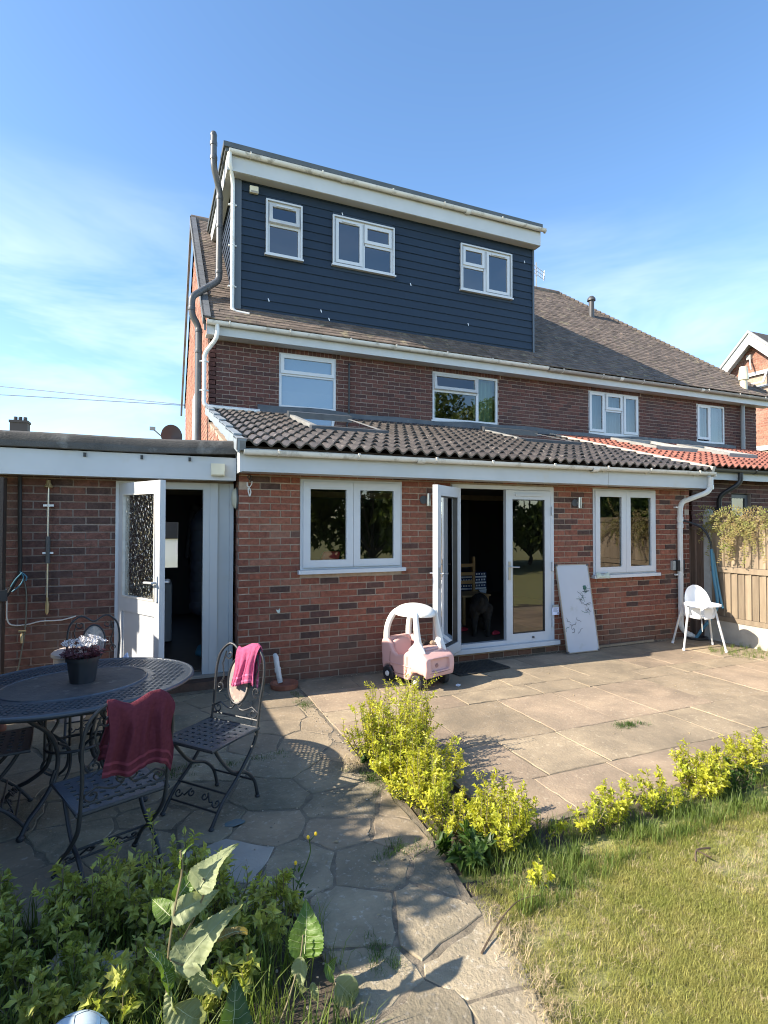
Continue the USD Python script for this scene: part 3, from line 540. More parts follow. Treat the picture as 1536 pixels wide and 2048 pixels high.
EXT.add('verge_mortar', obox(RO+[6.87, 0, 0]-RN*0.02, (0.06, 0, 0), RU*3.8, RN*0.095), 'concrete')
# lead flashing against the house
fl = MB(); xx = np.linspace(0.8, 13.0, 90); yy = 3.485+0.004*np.sin(xx*3)
zt = 3.755+0.02*np.sin(xx*1.3)+0.012*np.sin(xx*4.1); n = len(xx)
v = np.vstack([np.stack([xx, yy-0.02, zt], 1), np.stack([xx, yy-0.024, np.full(n, 3.655)], 1), np.stack([xx, yy-0.20, np.full(n, 3.60+0.0)+0.006*np.sin(xx*21)], 1)])
EXT.add('lead_flashing', (v, quad2tri([[i, n+i, n+i+1, i+1] for i in range(n-1)]+[[n+i, 2*n+i, 2*n+i+1, n+i+1] for i in range(n-1)])), 'lead', smooth=50)
# downpipe at the right corner
pipe(EXT, [(6.86, FY-0.05, 2.43), (6.86, FY-0.05, 2.27), (6.80, FY-0.04, 2.20), (6.57, -0.07, 2.06), (6.54, -0.065, 1.95), (6.54, -0.065, 0.16), (6.62, -0.11, 0.07), (6.70, -0.15, 0.03)], 0.038, 'white_pipe',
     collars=[((6.86, FY-0.05, 2.28), (0, 0, 1)), ((6.54, -0.065, 1.80), (0, 0, 1)), ((6.54, -0.065, 1.70), (0, 0, 1)), ((6.64, -0.125, 0.055), (0.8, -0.4, -0.3))], clips=[(6.54, -0.065, 1.98), (6.54, -0.065, 0.96)])
single('drain_gully', lathe([(0.13, 0.0), (0.16, 0.01), (0.16, 0.035), (0.13, 0.035), (0.11, 0.006), (0.0, 0.006)], 20, (6.72, -0.17, 0.002)), 'black_pipe', 'black round drain gully under the white downpipe by the high chair', 'drain', (6.72, -0.17, 0.0))
# small fittings on the extension wall
def cyl_light(x, z):
    t = thing('wall_light', 'slim silver up-down wall light on the brick right of the french doors' if x > 4 else 'slim silver up-down wall light half hidden behind the open french door', 'wall light', (x, -0.01, z))
    t.add('backplate', lathe([(0, 0), (0.05, 0), (0.05, 0.012), (0, 0.012)], 16, (x-0.045, -0.014, z), 'y'), 'soil_pipe_plastic'); t.add('lamp_body', lathe([(0.0, -0.075), (0.026, -0.075), (0.026, 0.075), (0.0, 0.075)], 16, (x, -0.055, z)), 'metal', smooth=40)
    t.add('arm', box(x-0.012, x+0.012, -0.05, -0.012, z-0.012, z+0.012), 'metal')
cyl_light(4.60, 2.02); cyl_light(2.25, 2.02)
t = thing('outdoor_socket', 'black weatherproof outdoor socket box on the brick beside the white downpipe', 'socket', (6.5, 0, 1.09))
t.add('box', box(6.405, 6.46, -0.05, -0.004, 1.03, 1.17), 'concrete_grey'); t.add('cover', box(6.46, 6.61, -0.085, -0.004, 1.02, 1.18), 'pot_black')
for dx in (0.03, 0.10): t.add('cable_gland', lathe([(0.0, -0.03), (0.014, -0.03), (0.014, 0.0)], 8, (6.48+dx, -0.045, 1.02)), 'concrete_grey')
t = thing('hanging_hook', 'white metal hook hanging from the brick under the left end of the fascia', 'hook', (0.115, 0, 2.19))
t.add('hook', tube(spline([(0.085, -0.02, 2.17), (0.085, -0.03, 2.13), (0.11, -0.03, 2.12), (0.13, -0.03, 2.15), (0.135, -0.02, 2.18)], 5), 0.006, 6), 'white_pipe'); t.add('screw_eye', tube(spline([(0.11, -0.02, 2.20), (0.13, -0.02, 2.225), (0.11, -0.02, 2.245), (0.09, -0.02, 2.225)], 5, True), 0.005, 6, closed=True), 'wrought_iron')
t.add('link', tube(spline([(0.10, -0.035, 2.11), (0.12, -0.035, 2.07), (0.11, -0.035, 2.02), (0.095, -0.035, 2.07)], 5, True), 0.007, 6, closed=True), 'white_pipe')
for px_, pz_, s_ in ((0.43, 0.765, 0.028), (0.38, 0.72, 0.012)):
    pass
sp = Polygon([(0.402, 0.79), (0.43, 0.783), (0.445, 0.80), (0.452, 0.775), (0.44, 0.745), (0.42, 0.755)]); EXT.add('paint_splat', prism_xz(sp, -0.0045, -0.0035), 'cloth_sage')
t = thing('pipe_stub', 'short cut-off white waste pipe at the foot of the brick wall', 'waste pipe', (0.43, -0.1, 0))
t.add('pipe', tube([(0.385, -0.05, 0.31), (0.39, -0.09, 0.29), (0.40, -0.10, 0.2), (0.42, -0.12, 0.08), (0.43, -0.13, 0.03)], [0.024, 0.03, 0.029, 0.03, 0.028], 10), 'white_pipe', smooth=50)
t.add('collar', tube([(0.403, -0.103, 0.185), (0.408, -0.108, 0.14)], 0.034, 10), 'white_pipe')
single('gully_surround', lathe([(0.07, 0.0), (0.14, 0.0), (0.15, 0.05), (0.12, 0.05), (0.09, 0.012), (0.0, 0.012)], 18, (0.45, -0.22, 0.002)), 'terracotta', 'broken terracotta gully ring below the white pipe stub', 'gully', (0.45, -0.22, 0))
# ================================================================ MAIN HOUSE (the semi-detached pair)
HOUSE = thing('semi_detached_house', 'two-storey red brick semi-detached pair with brown plain-tiled roof, behind the extension', 'house', (6.9, 3.5, 0))
YH = 3.5; XR = 13.85
U = [(1.175, 2.216, 3.757, 4.72), (4.198, 5.718, 3.764, 4.72), (8.141, 9.659, 3.754, 4.72), (11.606, 12.627, 3.76, 4.72)]
HOUSE.add('wall', wall_with_holes(0.004, XR, 2.2, 5.0, U, YH+0.006, YH+0.12), 'mortar_dark')
sold = [(u[0]-0.08, u[1]+0.08, 4.725, 4.94) for u in U]
lay_bricks(HOUSE, brick_rects(0, XR, 3.52, 4.945, U, soldiers=sold), (0, YH, 0), (1, 0, 0), (0, -1, 0), 'brick_house', 300)
RIDGE_Y, RIDGE_Z, EAVE_Y, EAVE_Z = 6.9, 8.54, 3.2, 5.0
gp = Polygon([(3.506, 2.2), (10.3, 2.2), (10.3, 5.1), (6.9, 8.4), (3.506, 5.1)])
HOUSE.add('gable_wall', prism_yz(gp, 0.006, 0.12), 'mortar_dark')
gr = brick_rects(3.565, 10.3, 2.3, 8.4, poly=Polygon([(3.4, 2.2), (10.4, 2.2), (10.4, 5.0), (6.9, 8.42), (3.4, 5.0)]), holes=[(6.2, 6.9, 3.1, 4.5)])
lay_bricks(HOUSE, gr, (0, 0, 0), (0, 1, 0), (-1, 0, 0), 'brick_gable', 150)
gw = HOUSE.add('gable_window', MB().box(-0.03, 0.03, 6.2, 6.9, 3.1, 4.5), 'white_plastic'); 
HOUSE.add('end_wall', box(XR-0.1, XR+0.004, YH+0.07, 10.3, 0, 4.98), 'brick_house')
HOUSE.add('rear_wall', box(0.1, XR-0.1, 10.2, 10.3, 0, 5.0), 'brick_house'); HOUSE.add('upper_floor', box(0.12, XR-0.1, 3.63, 10.2, 2.5, 2.56), 'interior_wall'); HOUSE.add('ceiling', box(0.12, XR-0.1, 3.63, 10.2, 4.9, 4.95), 'interior_wall')
HOUSE.add('interior_wall', box(0.125, XR-0.11, 7.0, 7.05, 2.56, 4.9), 'interior_wall')
a, b, z0, z1 = U[0]
window(HOUSE, a, b, z0, z1, YH+0.012, [(a+0.03, b-0.03, 4.36, z1-0.03, 'sash', {'glass': 'glass_frosted'}), (a+0.045, b-0.045, z0+0.045, 4.335, 'fixed', {'glass': 'glass_frosted'})], [(a+0.04, b-0.04, 4.325, 4.375)], sill=(0.03, 0.03, 0.03), label='frosted white upstairs window above the left skylight')
a, b, z0, z1 = U[1]; xm = a+1.03
window(HOUSE, a, b, z0, z1, YH+0.012, [(a+0.03, xm-0.01, 4.37, z1-0.03, 'sash', {'open': 7}), (a+0.045, xm-0.025, z0+0.045, 4.33, 'fixed', {'curtain': [(a-0.02, a+0.16, 'pale_curtain')]}), (xm+0.03, b-0.045, z0+0.06, z1-0.045, 'fixed', {'curtain': 'green_curtain'})], [(xm-0.025, xm+0.03, z0+0.04, z1-0.04), (a+0.04, xm-0.02, 4.325, 4.375)], sill=(0.03, 0.03, 0.03), label='white upstairs window with green curtain and open top light')
a, b, z0, z1 = U[2]
window(HOUSE, a, b, z0, z1, YH+0.012, [(a+0.03, a+0.46, z0+0.05, z1-0.03, 'sash', {'curtain': 'curtain'}), (a+0.51, a+1.0, 4.33, z1-0.03, 'sash', {'curtain': 'curtain'}), (a+0.53, a+0.98, z0+0.045, 4.29, 'fixed', {'curtain': 'curtain'}), (a+1.05, b-0.03, z0+0.05, z1-0.03, 'sash', {'curtain': 'curtain'})], [(a+0.455, a+0.52, z0+0.04, z1-0.04), (a+0.99, a+1.055, z0+0.04, z1-0.04), (a+0.51, a+1.0, 4.285, 4.34)], sill=(0.03, 0.03, 0.03), label='three-light white upstairs window of the neighbouring half')
a, b, z0, z1 = U[3]
window(HOUSE, a, b, z0, z1, YH+0.012, [(a+0.03, a+0.46, z0+0.08, z1-0.03, 'sash', {'curtain': 'curtain'}), (a+0.52, b-0.05, z0+0.05, z1-0.045, 'fixed', {'curtain': 'curtain'})], [(a+0.455, a+0.515, z0+0.04, z1-0.04)], sill=(0.03, 0.03, 0.03), label='two-light white upstairs window at the far right end')
# eaves
HOUSE.add('fascia', box(-0.06, XR+0.3, EAVE_Y+0.06, EAVE_Y+0.08, 4.80, 5.0), 'white_paint'); HOUSE.add('soffit', box(-0.06, XR+0.3, EAVE_Y+0.08, YH, 4.80, 4.815), 'white_paint')
gutter(HOUSE, -0.06, 6.75, EAVE_Y+0.06, 5.0, 0.06, 'gutter_plastic', brackets=1.0); gutter(HOUSE, 6.78, XR+0.3, EAVE_Y+0.06, 4.985, 0.06, 'gutter_grey', bm='gutter_plastic', brackets=1.1)
# roof: plain tiles one by one
RS = math.atan((RIDGE_Z-EAVE_Z)/(RIDGE_Y-EAVE_Y)); MU = np.array([0, math.cos(RS), math.sin(RS)]); MN = np.array([0, -math.sin(RS), math.cos(RS)]); MO = np.array([0, EAVE_Y-0.02, EAVE_Z+0.02])
slen = (RIDGE_Y-EAVE_Y)/math.cos(RS)
HX = 10.15
deck = np.array([[-0.02, EAVE_Y+0.05, EAVE_Z], [XR+0.3, EAVE_Y+0.05, EAVE_Z], [HX, RIDGE_Y, RIDGE_Z-0.04], [-0.02, RIDGE_Y, RIDGE_Z-0.04], [-0.02, 10.6, EAVE_Z], [XR+0.3, 10.6, EAVE_Z]])
HOUSE.add('roof_deck', (deck, np.array([[0, 1, 2], [0, 2, 3], [3, 2, 5], [3, 5, 4], [1, 5, 2]])), 'timber_brown')
parts_, rest = [], MB(); nrow = int(slen/0.1)
for r_ in range(nrow+1):
    s = r_*0.1; y = MO[1]+MU[1]*s; xmax = XR+0.3-(y-EAVE_Y)*(XR+0.3-HX)/(RIDGE_Y-EAVE_Y)
    x = -0.10-(r_ % 2)*0.0825
    while x < xmax:
        xa, xb = max(x, -0.10), min(x+0.163, xmax)
        if xb-xa > 0.03 and not (0.47 < xa and xb < 6.55 and y > 3.56):
            j = rng.normal(0, 1, 3)
            bx = obox(MO+[xa, 0, 0]+MU*(s+j[0]*0.003)+MN*(0.004), (xb-xa, 0, 0), MU*0.125-MN*0.010, MN*(0.016+abs(j[1])*0.003))
            pz = cam_px(bx[0][0])[2]; (parts_.append((pz, bx)))
        x += 0.165
parts_.sort(key=lambda t: t[0])
for k, (pz, bx) in enumerate(parts_):
    if k < 300: HOUSE.add('roof_tile', bx, 'plain_tile')
    else: rest.add(*bx)
HOUSE.add('roof_tiling', rest, 'plain_tile', kind='stuff')
for k in range(int((HX+0.1)/0.45)+1):
    x = -0.1+k*0.45
    if x < 0.5 or x > 6.3: HOUSE.add('ridge_tile', tube([(x, RIDGE_Y, RIDGE_Z-0.02), (min(x+0.44, HX+0.05), RIDGE_Y, RIDGE_Z-0.02)], 0.115, 10), 'ridge_tile', smooth=40)
hipv = np.array([HX-(XR+0.3), RIDGE_Y-EAVE_Y, RIDGE_Z-EAVE_Z]); 
for k in range(46):
    p = np.array([XR+0.3, EAVE_Y, EAVE_Z+0.015])+hipv*(k/46); d = hipv/np.linalg.norm(hipv)
    HOUSE.add('hip_tile', tube([p-d*0.02+[0, 0, 0.03], p+d*0.19+[0, 0, 0.012]], [0.07, 0.05], 8), 'ridge_tile')
for k in range(24):   # verge units down the left gable
    s = k*0.212; c = MO+MU*s; mb = MB(); mb.add(*obox(c+[-0.125, 0, 0]-MN*0.10, (0.025, 0, 0), MU*0.225, MN*0.15)); mb.add(*obox(c+[-0.125, 0, 0]+MN*0.03, (0.12, 0, 0), MU*0.225, MN*0.02+MU*0.0))
    HOUSE.add('verge_tile', mb, 'verge_dark')
barge = MB(); barge.add(*obox(MO+[-0.1, 0, -0.24]+MU*0.1, (0.03, 0, 0), MU*(slen-0.1), (0, 0, 0.15))); HOUSE.add('bargeboard', barge, 'verge_dark')
bk = np.array([0, -MU[1], MU[2]])   # far slope, seen as an edge beyond the gable
HOUSE.add('bargeboard', obox(np.array([-0.12, 10.62, EAVE_Z-0.22]), (0.05, 0, 0), bk*slen, (0, 0, 0.2)), 'verge_dark')
# dormer: a flat-roofed box clad in dark blue boards
DORM = thing('loft_dormer', 'large flat-roofed loft dormer clad in dark blue weatherboards, on the left half of the roof', 'dormer', (3.6, 3.55, 5.3))
YD, DX0, DX1, DZ0, DZ1 = 3.56, 0.42, 6.68, 5.32, 7.78
DW = [(0.965, 1.557, 6.43, 7.372), (2.182, 3.362, 6.475, 7.362), (4.885, 6.074, 6.47, 7.379)]
DORM.add('wall', wall_with_holes(DX0, DX1, DZ0-0.1, DZ1, DW, YD+0.03, YD+0.12), 'timber_brown')
DORM.add('cheek', prism_yz(Polygon([(YD+0.03, DZ0-0.1), (7.2, DZ1), (YD+0.03, DZ1)]), DX0+0.02, DX0+0.1), 'timber_brown'); DORM.add('cheek', prism_yz(Polygon([(YD+0.03, DZ0-0.1), (7.2, DZ1), (YD+0.03, DZ1)]), DX1-0.1, DX1-0.02), 'timber_brown')
DORM.add('interior_wall', box(DX0+0.1, DX1-0.1, 4.6, 4.65, DZ0, DZ1), 'interior_wall'); DORM.add('ceiling', box(DX0+0.1, DX1-0.1, YD+0.12, 4.6, DZ1-0.06, DZ1-0.01), 'interior_wall'); DORM.add('interior_floor', box(DX0+0.1, DX1-0.1, YD+0.12, 4.6, 5.40, 5.45), 'interior_wall')
for q in ((DX0+0.1, DX0+0.12), (DX1-0.12, DX1-0.1)): DORM.add('interior_wall', box(*q, YD+0.12, 4.6, 5.45, DZ1-0.06), 'interior_wall')
nb = 16; bh = (DZ1-DZ0)/nb
for k in range(nb):
    za, zb = DZ0+k*bh, DZ0+(k+1)*bh; segs = [(DX0+0.10, DX1-0.03)]
    for h in DW:
        if za < h[3]-0.01 and zb > h[2]+0.01:
            if za >= h[2]-0.075 and zb <= h[3]+0.075 or True: segs = [t for a, b in segs for t in ((a, min(b, h[0]-0.02)), (max(a, h[1]+0.02), b)) if t[1]-t[0] > 0.02]
    for a, b in segs:
        v = np.array([[a, YD-0.004, za-0.012], [b, YD-0.004, za-0.012], [b, YD+0.03, za-0.012], [a, YD+0.03, za-0.012], [a, YD+0.012, zb], [b, YD+0.012, zb], [b, YD+0.03, zb], [a, YD+0.03, zb]])
        DORM.add('weatherboard', (v, BOXF), 'weatherboard')
    # whole strips above and below openings where a board is cut
    for h in DW:
        if za < h[2] < zb: DORM.add('weatherboard', box(h[0]-0.02, h[1]+0.02, YD, YD+0.03, za-0.01, h[2]-0.03), 'weatherboard')
        if za < h[3] < zb-0.03: DORM.add('weatherboard', box(h[0]-0.02, h[1]+0.02, YD+0.004, YD+0.03, h[3]+0.01, zb), 'weatherboard')
    y1 = EAVE_Y+(zb-EAVE_Z-0.0)/math.tan(RS)
    if y1 > YD+0.05:
        v = np.array([[DX0-0.004, YD+0.05, za-0.012], [DX0+0.02, YD+0.05, za-0.012], [DX0+0.02, y1, za-0.012], [DX0-0.004, y1, za-0.012], [DX0+0.012, YD+0.05, zb], [DX0+0.02, YD+0.05, zb], [DX0+0.02, y1, zb], [DX0+0.012, y1, zb]])
        DORM.add('cheek_board', (v, BOXF), 'weatherboard'); DORM.add('cheek_board', (v*[-1, 1, 1]+[DX0+DX1, 0, 0], BOXF[:, ::-1]), 'weatherboard')
DORM.add('corner_trim', box(DX0-0.015, DX0+0.10, YD-0.022, YD+0.05, DZ0-0.04, DZ1), 'corner_trim'); DORM.add('corner_trim', box(DX1-0.03, DX1+0.012, YD-0.018, YD+0.05, DZ0-0.06, DZ1), 'corner_trim')
DORM.add('lead_apron', obox((DX0, YD-0.03, DZ0-0.02), (DX1-DX0, 0, 0), -MU*0.16+MN*0.01, MN*0.012), 'lead')
DORM.add('roof', box(DX0-0.2, DX1+0.02, 3.33, 7.15, 7.93, 8.03), 'roof_edge'); DORM.add('roof_edge', box(DX0-0.23, DX1+0.05, 3.30, 3.36, 7.99, 8.075), 'roof_edge'); DORM.add('roof_edge', box(DX0-0.23, DX0-0.17, 3.362, 7.15, 7.99, 8.075), 'roof_edge')
DORM.add('fascia', box(DX0-0.14, DX1+0.04, 3.36, 3.38, 7.64, 7.985), 'white_paint'); DORM.add('soffit', box(DX0-0.14, DX1+0.04, 3.38, YD-0.006, 7.635, 7.65), 'white_paint')
DORM.add('side_fascia', box(DX0-0.165, DX0-0.142, 3.36, 6.75, 7.64, 7.985), 'white_paint'); DORM.add('side_soffit', box(DX0-0.14, DX0-0.02, YD, 6.6, 7.635, 7.65), 'white_paint')
gutter(DORM, DX0-0.14, DX1+0.11, 3.36, 7.945, 0.055, 'gutter_plastic', brackets=1.25, sag=0.004)
a, b, z0, z1 = DW[0]; GD = 'glass_dormer'
window(DORM, a, b, z0, z1, YD-0.012, [(a+0.03, b-0.03, 6.99, z1-0.03, 'sash', {'vent': 1, 'open': 6}), (a+0.05, b-0.05, z0+0.05, 6.95, 'fixed')], [(a+0.04, b-0.04, 6.945, 7.0)], trim=1, sill=(0.05, 0.055, 0.03), glass=GD, label='narrow two-light dormer window at the left')
a, b, z0, z1 = DW[1]; xm = (a+b)/2-0.03
window(DORM, a, b, z0, z1, YD-0.012, [(a+0.03, xm-0.005, z0+0.05, z1-0.03, 'sash', {'vent': 1, 'handle': 'r'}), (xm+0.035, b-0.03, 6.985, z1-0.03, 'sash'), (xm+0.05, b-0.05, z0+0.05, 6.94, 'fixed')], [(xm-0.02, xm+0.05, z0+0.04, z1-0.04), (xm+0.04, b-0.04, 6.935, 6.99)], trim=1, sill=(0.05, 0.055, 0.03), glass=GD, label='three-light dormer window in the middle')
a, b, z0, z1 = DW[2]; xm = a+0.56
window(DORM, a, b, z0, z1, YD-0.012, [(a+0.03, xm-0.02, 6.985, z1-0.03, 'sash'), (a+0.05, xm-0.035, z0+0.05, 6.94, 'fixed'), (xm+0.03, b-0.03, z0+0.05, z1-0.03, 'sash', {'vent': 1})], [(xm-0.03, xm+0.035, z0+0.04, z1-0.04), (a+0.04, xm-0.02, 6.935, 6.99)], trim=1, sill=(0.05, 0.055, 0.03), glass=GD, label='three-light dormer window at the right')
vb = DORM.add('vent_hood', MB().box(0.655, 0.80, YD-0.05, YD, 7.44, 7.555), 'cream_plastic'); vb.add('vent_slot', box(0.675, 0.79, YD-0.052, YD-0.049, 7.445, 7.475), 'gutter_grey')
pipe(DORM, [(0.29, 3.31, 7.90), (0.29, 3.31, 7.74), (0.37, 3.50, 7.54), (0.37, 3.505, 5.36), (0.42, 3.49, 5.31), (0.65, 3.46, 5.285)], 0.034, 'white_pipe', clips=[(0.37, 3.505, 7.15), (0.37, 3.505, 6.45), (0.37, 3.505, 5.75)])
# pipes on the house
pipe(HOUSE, [(0.10, 3.20, 4.97), (0.10, 3.20, 4.74), (-0.075, 3.44, 4.52), (-0.075, 3.44, 3.70), (-0.03, 3.43, 3.655), (0.83, 3.42, 3.64)], 0.034, 'white_pipe', clips=[(-0.075, 3.44, 4.40), (-0.075, 3.44, 3.92)])
pipe(HOUSE, [(-0.155, 3.62, 2.55), (-0.155, 3.62, 5.02), (-0.27, 3.6, 5.20), (-0.27, 3.6, 5.50), (0.19, 3.85, 5.95), (0.19, 3.85, 7.52), (0.075, 3.72, 7.85), (0.07, 3.72, 8.40)], 0.055, 'soil_pipe_plastic', name='soil_pipe',
     collars=[((-0.155, 3.62, 4.95), (0, 0, 1)), ((-0.155, 3.62, 4.6), (0, 0, 1)), ((-0.27, 3.6, 5.3), (0, 0, 1)), ((-0.02, 3.735, 5.74), (0.46, 0.25, 0.45)), ((0.19, 3.85, 6.1), (0, 0, 1)), ((0.19, 3.85, 6.9), (0, 0, 1)), ((0.19, 3.85, 7.4), (0, 0, 1)), ((0.072, 3.72, 8.0), (0, 0, 1)), ((0.07, 3.72, 8.25), (0, 0, 1))])
HOUSE.add('vent_cowl', tube([(0.07, 3.72, 8.38), (0.07, 3.72, 8.41), (0.07, 3.72, 8.45), (0.07, 3.72, 8.47)], [0.056, 0.058, 0.045, 0.01], 12), 'soil_pipe_plastic', smooth=50)
pipe(HOUSE, [(2.455, 3.47, 4.66), (2.455, 3.47, 3.95), (2.445, 3.465, 3.86), (2.45, 3.46, 3.74)], 0.016, 'pot_black', name='wall_cable', sides=6, collars=[((2.455, 3.47, 4.62), (0, 0, 1)), ((2.45, 3.465, 3.78), (0, 0, 1))])
pipe(HOUSE, [(13.2, 3.42, 4.9), (13.2, 3.42, 3.62)], 0.05, 'grey_pipe', collars=[((13.2, 3.42, 3.95), (0, 0, 1))])
HOUSE.add('vent_pipe', tube([(10.42, 5.78, 7.45), (10.42, 5.78, 7.98)], 0.075, 12), 'dish_grey', smooth=50); HOUSE.add('vent_cowl', lathe([(0.0, 0.13), (0.06, 0.12), (0.11, 0.06), (0.115, 0.0), (0.0, 0.0)], 14, (10.42, 5.78, 7.96)), 'dish_grey', smooth=50)
HOUSE.add('flue', lathe([(0.0, 0.7), (0.085, 0.7), (0.10, 0.62), (0.12, 0.42), (0.12, 0.36), (0.085, 0.34), (0.085, 0.0)], 14, (13.25, 3.42, 5.1)), 'cream_plastic', smooth=40)
ae = thing('tv_aerial', 'small grey roof aerial showing past the right end of the dormer', 'aerial', (10.3, 8.0, 8.4))
mb = MB(); mb.tube([(10.3, 8.0, 7.9), (10.3, 8.0, 10.0)], 0.018, 6); ae.add('mast', mb, 'aerial_metal'); mb = MB()
for dz in (-0.12, 0.0, 0.12): mb.tube([(9.9, 7.9, 9.82+dz), (11.0, 8.5, 9.9+dz)], 0.010, 5)
for t_ in np.linspace(0.1, 0.95, 8): mb.tube([(9.9+1.1*t_, 7.9+0.6*t_, 9.67+0.08*t_), (9.9+1.1*t_, 7.9+0.6*t_, 9.97+0.08*t_)], 0.006, 4)
mb.tube([(11.0, 8.5, 9.75), (11.03, 8.5, 10.08)], 0.02, 5); ae.add('elements', mb, 'aerial_metal')
# ================================================================ OUTBUILDING
OB = thing('outbuilding', 'flat-roofed brick lean-to outbuilding with white fascia and open white door, left of the extension', 'outbuilding', (-1.2, 0.2, 0))
YO = 0.20; DO = (-1.19, -0.02, 0.0, 2.16)
OB.add('wall', wall_with_holes(-2.9, -0.03, -0.05, 2.3, [DO], YO+0.006, YO+0.10), 'mortar_dark')
lay_bricks(OB, brick_rects(-2.92, -1.19, -0.01, 2.25), (0, YO, 0), (1, 0, 0), (0, -1, 0), 'brick_outbuilding', 300)
OB.add('fascia', box(-3.4, -0.035, -0.04, -0.018, 2.18, 2.42), 'white_paint'); OB.add('soffit', box(-3.4, -0.035, -0.018, YO, 2.185, 2.20), 'white_paint')
xs_ = np.linspace(-3.4, -0.02, 40); prof = [(-0.045, 2.395), (-0.075, 2.40), (-0.085, 2.45), (-0.07, 2.52), (-0.03, 2.545), (0.1, 2.55)]
v = np.vstack([np.stack([np.full(6, x), [p[0]+0.006*math.sin(x*5) for p in prof], [p[1]+0.012*math.sin(x*2.1)+0.018*(x+3.4) for p in prof]], 1) for x in xs_])
OB.add('roof_felt_edge', (v, quad2tri([[i*6+j, (i+1)*6+j, (i+1)*6+j+1, i*6+j+1] for i in range(39) for j in range(5)])), 'felt', smooth=60)
OB.add('roof', box(-3.4, -0.012, 0.09, 4.5, 2.44, 2.52), 'felt')
for x in (-2.2, -1.45, -0.95, -0.5): OB.add('fascia_clip', box(x-0.012, x+0.012, -0.052, -0.041, 2.365, 2.405), 'pot_black')
# outbuilding room
OB.add('interior_floor', box(-2.9, -0.03, 0.31, 4.4, 0.02, 0.14), 'interior_floor'); OB.add('ceiling', box(-2.9, -0.03, 0.31, 4.4, 2.22, 2.26), 'interior_wall')
OB.add('back_wall', wall_with_holes(-2.9, -0.03, 0.14, 2.22, [(-0.66, -0.42, 0.95, 1.75)], 4.3, 4.4), 'interior_wall'); OB.add('interior_wall', box(-2.9, -2.85, 0.31, 4.3, 0.14, 2.22), 'interior_wall'); OB.add('interior_wall', box(-0.06, -0.03, 0.31, 4.3, 0.14, 2.22), 'interior_wall')
# door frame, side panel, open leaf
mb = MB(); mb.box(-1.19, -1.11, YO-0.02, YO+0.08, 0.12, 2.16); mb.box(-0.345, -0.275, YO-0.02, YO+0.08, 0.12, 2.16); mb.box(-1.11, -0.345, YO-0.02, YO+0.08, 2.09, 2.16)
mb.box(-0.275, -0.195, YO-0.028, YO+0.08, 0.12, 2.16); DF = OB.add('door_frame', mb, 'white_plastic')
mb = MB(); mb.box(-0.195, -0.03, YO-0.005, YO+0.07, 0.12, 2.16); mb.box(-0.07, -0.03, YO-0.03, YO-0.005, 0.12, 2.16); OB.add('side_panel', mb, 'white_paint')
DF.add('door_sill', box(-1.19, -0.03, YO-0.05, YO+0.1, 0.085, 0.12), 'gutter_grey'); OB.add('door_step', box(-1.2, -0.03, YO-0.18, YO+0.1, -0.02, 0.08), 'brick_outbuilding')
LA = math.degrees(math.atan2(-0.684, 0.375)); hb = (-1.115, YO-0.022, 0); R = lambda v: rot(v, LA, 'z', hb)
a, b, za, zb, y = -1.11, -0.33, 0.14, 2.13, YO-0.075; w = 0.085
mb = MB(); mb.box(a, a+w, y, y+0.055, za, zb); mb.box(b-w, b, y, y+0.055, za, zb)
for q in ((za, za+0.09), (0.86, 1.0), (zb-0.11, zb)): mb.box(a+w, b-w, y, y+0.055, *q)
v, f = mb.m(); LF = OB.add('door_leaf', (R(v), f), 'white_plastic')
v, f = box(a+w, b-w, y+0.012, y+0.04, za+0.09, 0.86); LF.add('door_panel', (R(v), f), 'white_plastic')
v = np.array([[a+w, y+0.02, 1.0], [b-w, y+0.02, 1.0], [b-w, y+0.02, zb-0.11], [a+w, y+0.02, zb-0.11]]); LF.add('pane', (R(v), quad2tri([[0, 1, 2, 3]])), 'glass_pattern', label='obscure patterned glass in the open door')
v, f = frame_mb(a+w, b-w, 1.0, zb-0.11, 0.014, y-0.006, y+0.06).m(); LF.add('glazing_bead', (R(v), f), 'gutter_plastic')
hx = b-0.042
for sy, ys in ((-1, y), (1, y+0.055)):
    mb = MB(); mb.box(hx-0.017, hx+0.017, min(ys, ys+sy*0.012), max(ys, ys+sy*0.012), 1.0, 1.24); mb.tube([(hx, ys, 1.18), (hx, ys+sy*0.05, 1.18), (hx-0.13, ys+sy*0.055, 1.175)], 0.011, 8); v, f = mb.m(); LF.add('door_handle', (R(v), f), 'white_plastic')
for hz in (0.62, 1.28, 1.92):
    mb = MB(); mb.add(*lathe([(0, -0.03), (0.022, -0.03), (0.022, 0.03), (0, 0.03)], 10, (-1.115, YO-0.055, hz))); mb.box(-1.155, -1.125, YO-0.032, YO-0.018, hz-0.10, hz-0.02); LF.add('hinge', mb, 'white_plastic')
t = thing('floodlight_sensor', 'cream square security sensor box on the white fascia above the outbuilding door', 'sensor', (-0.22, -0.045, 2.29)); t.add('housing', box(-0.292, -0.155, -0.085, -0.042, 2.225, 2.35), 'cream_plastic'); t.add('cover', box(-0.285, -0.162, -0.094, -0.086, 2.235, 2.28), 'cream_plastic')
t = thing('bulkhead_light', 'cream oval bulkhead lamp on the brick corner by the outbuilding door', 'wall light', (-0.05, 0.1, 2.0))
v, f = lathe([(0, 0.0), (0.055, 0.0), (0.058, 0.02), (0.045, 0.05), (0.0, 0.065)], 20); v = v*[1.0, 1.9, 1.0]; v = np.stack([-0.002-v[:, 2], 0.10+v[:, 0], 2.0+v[:, 1]], 1); t.add('diffuser', (v, f), 'cream_plastic', smooth=50)
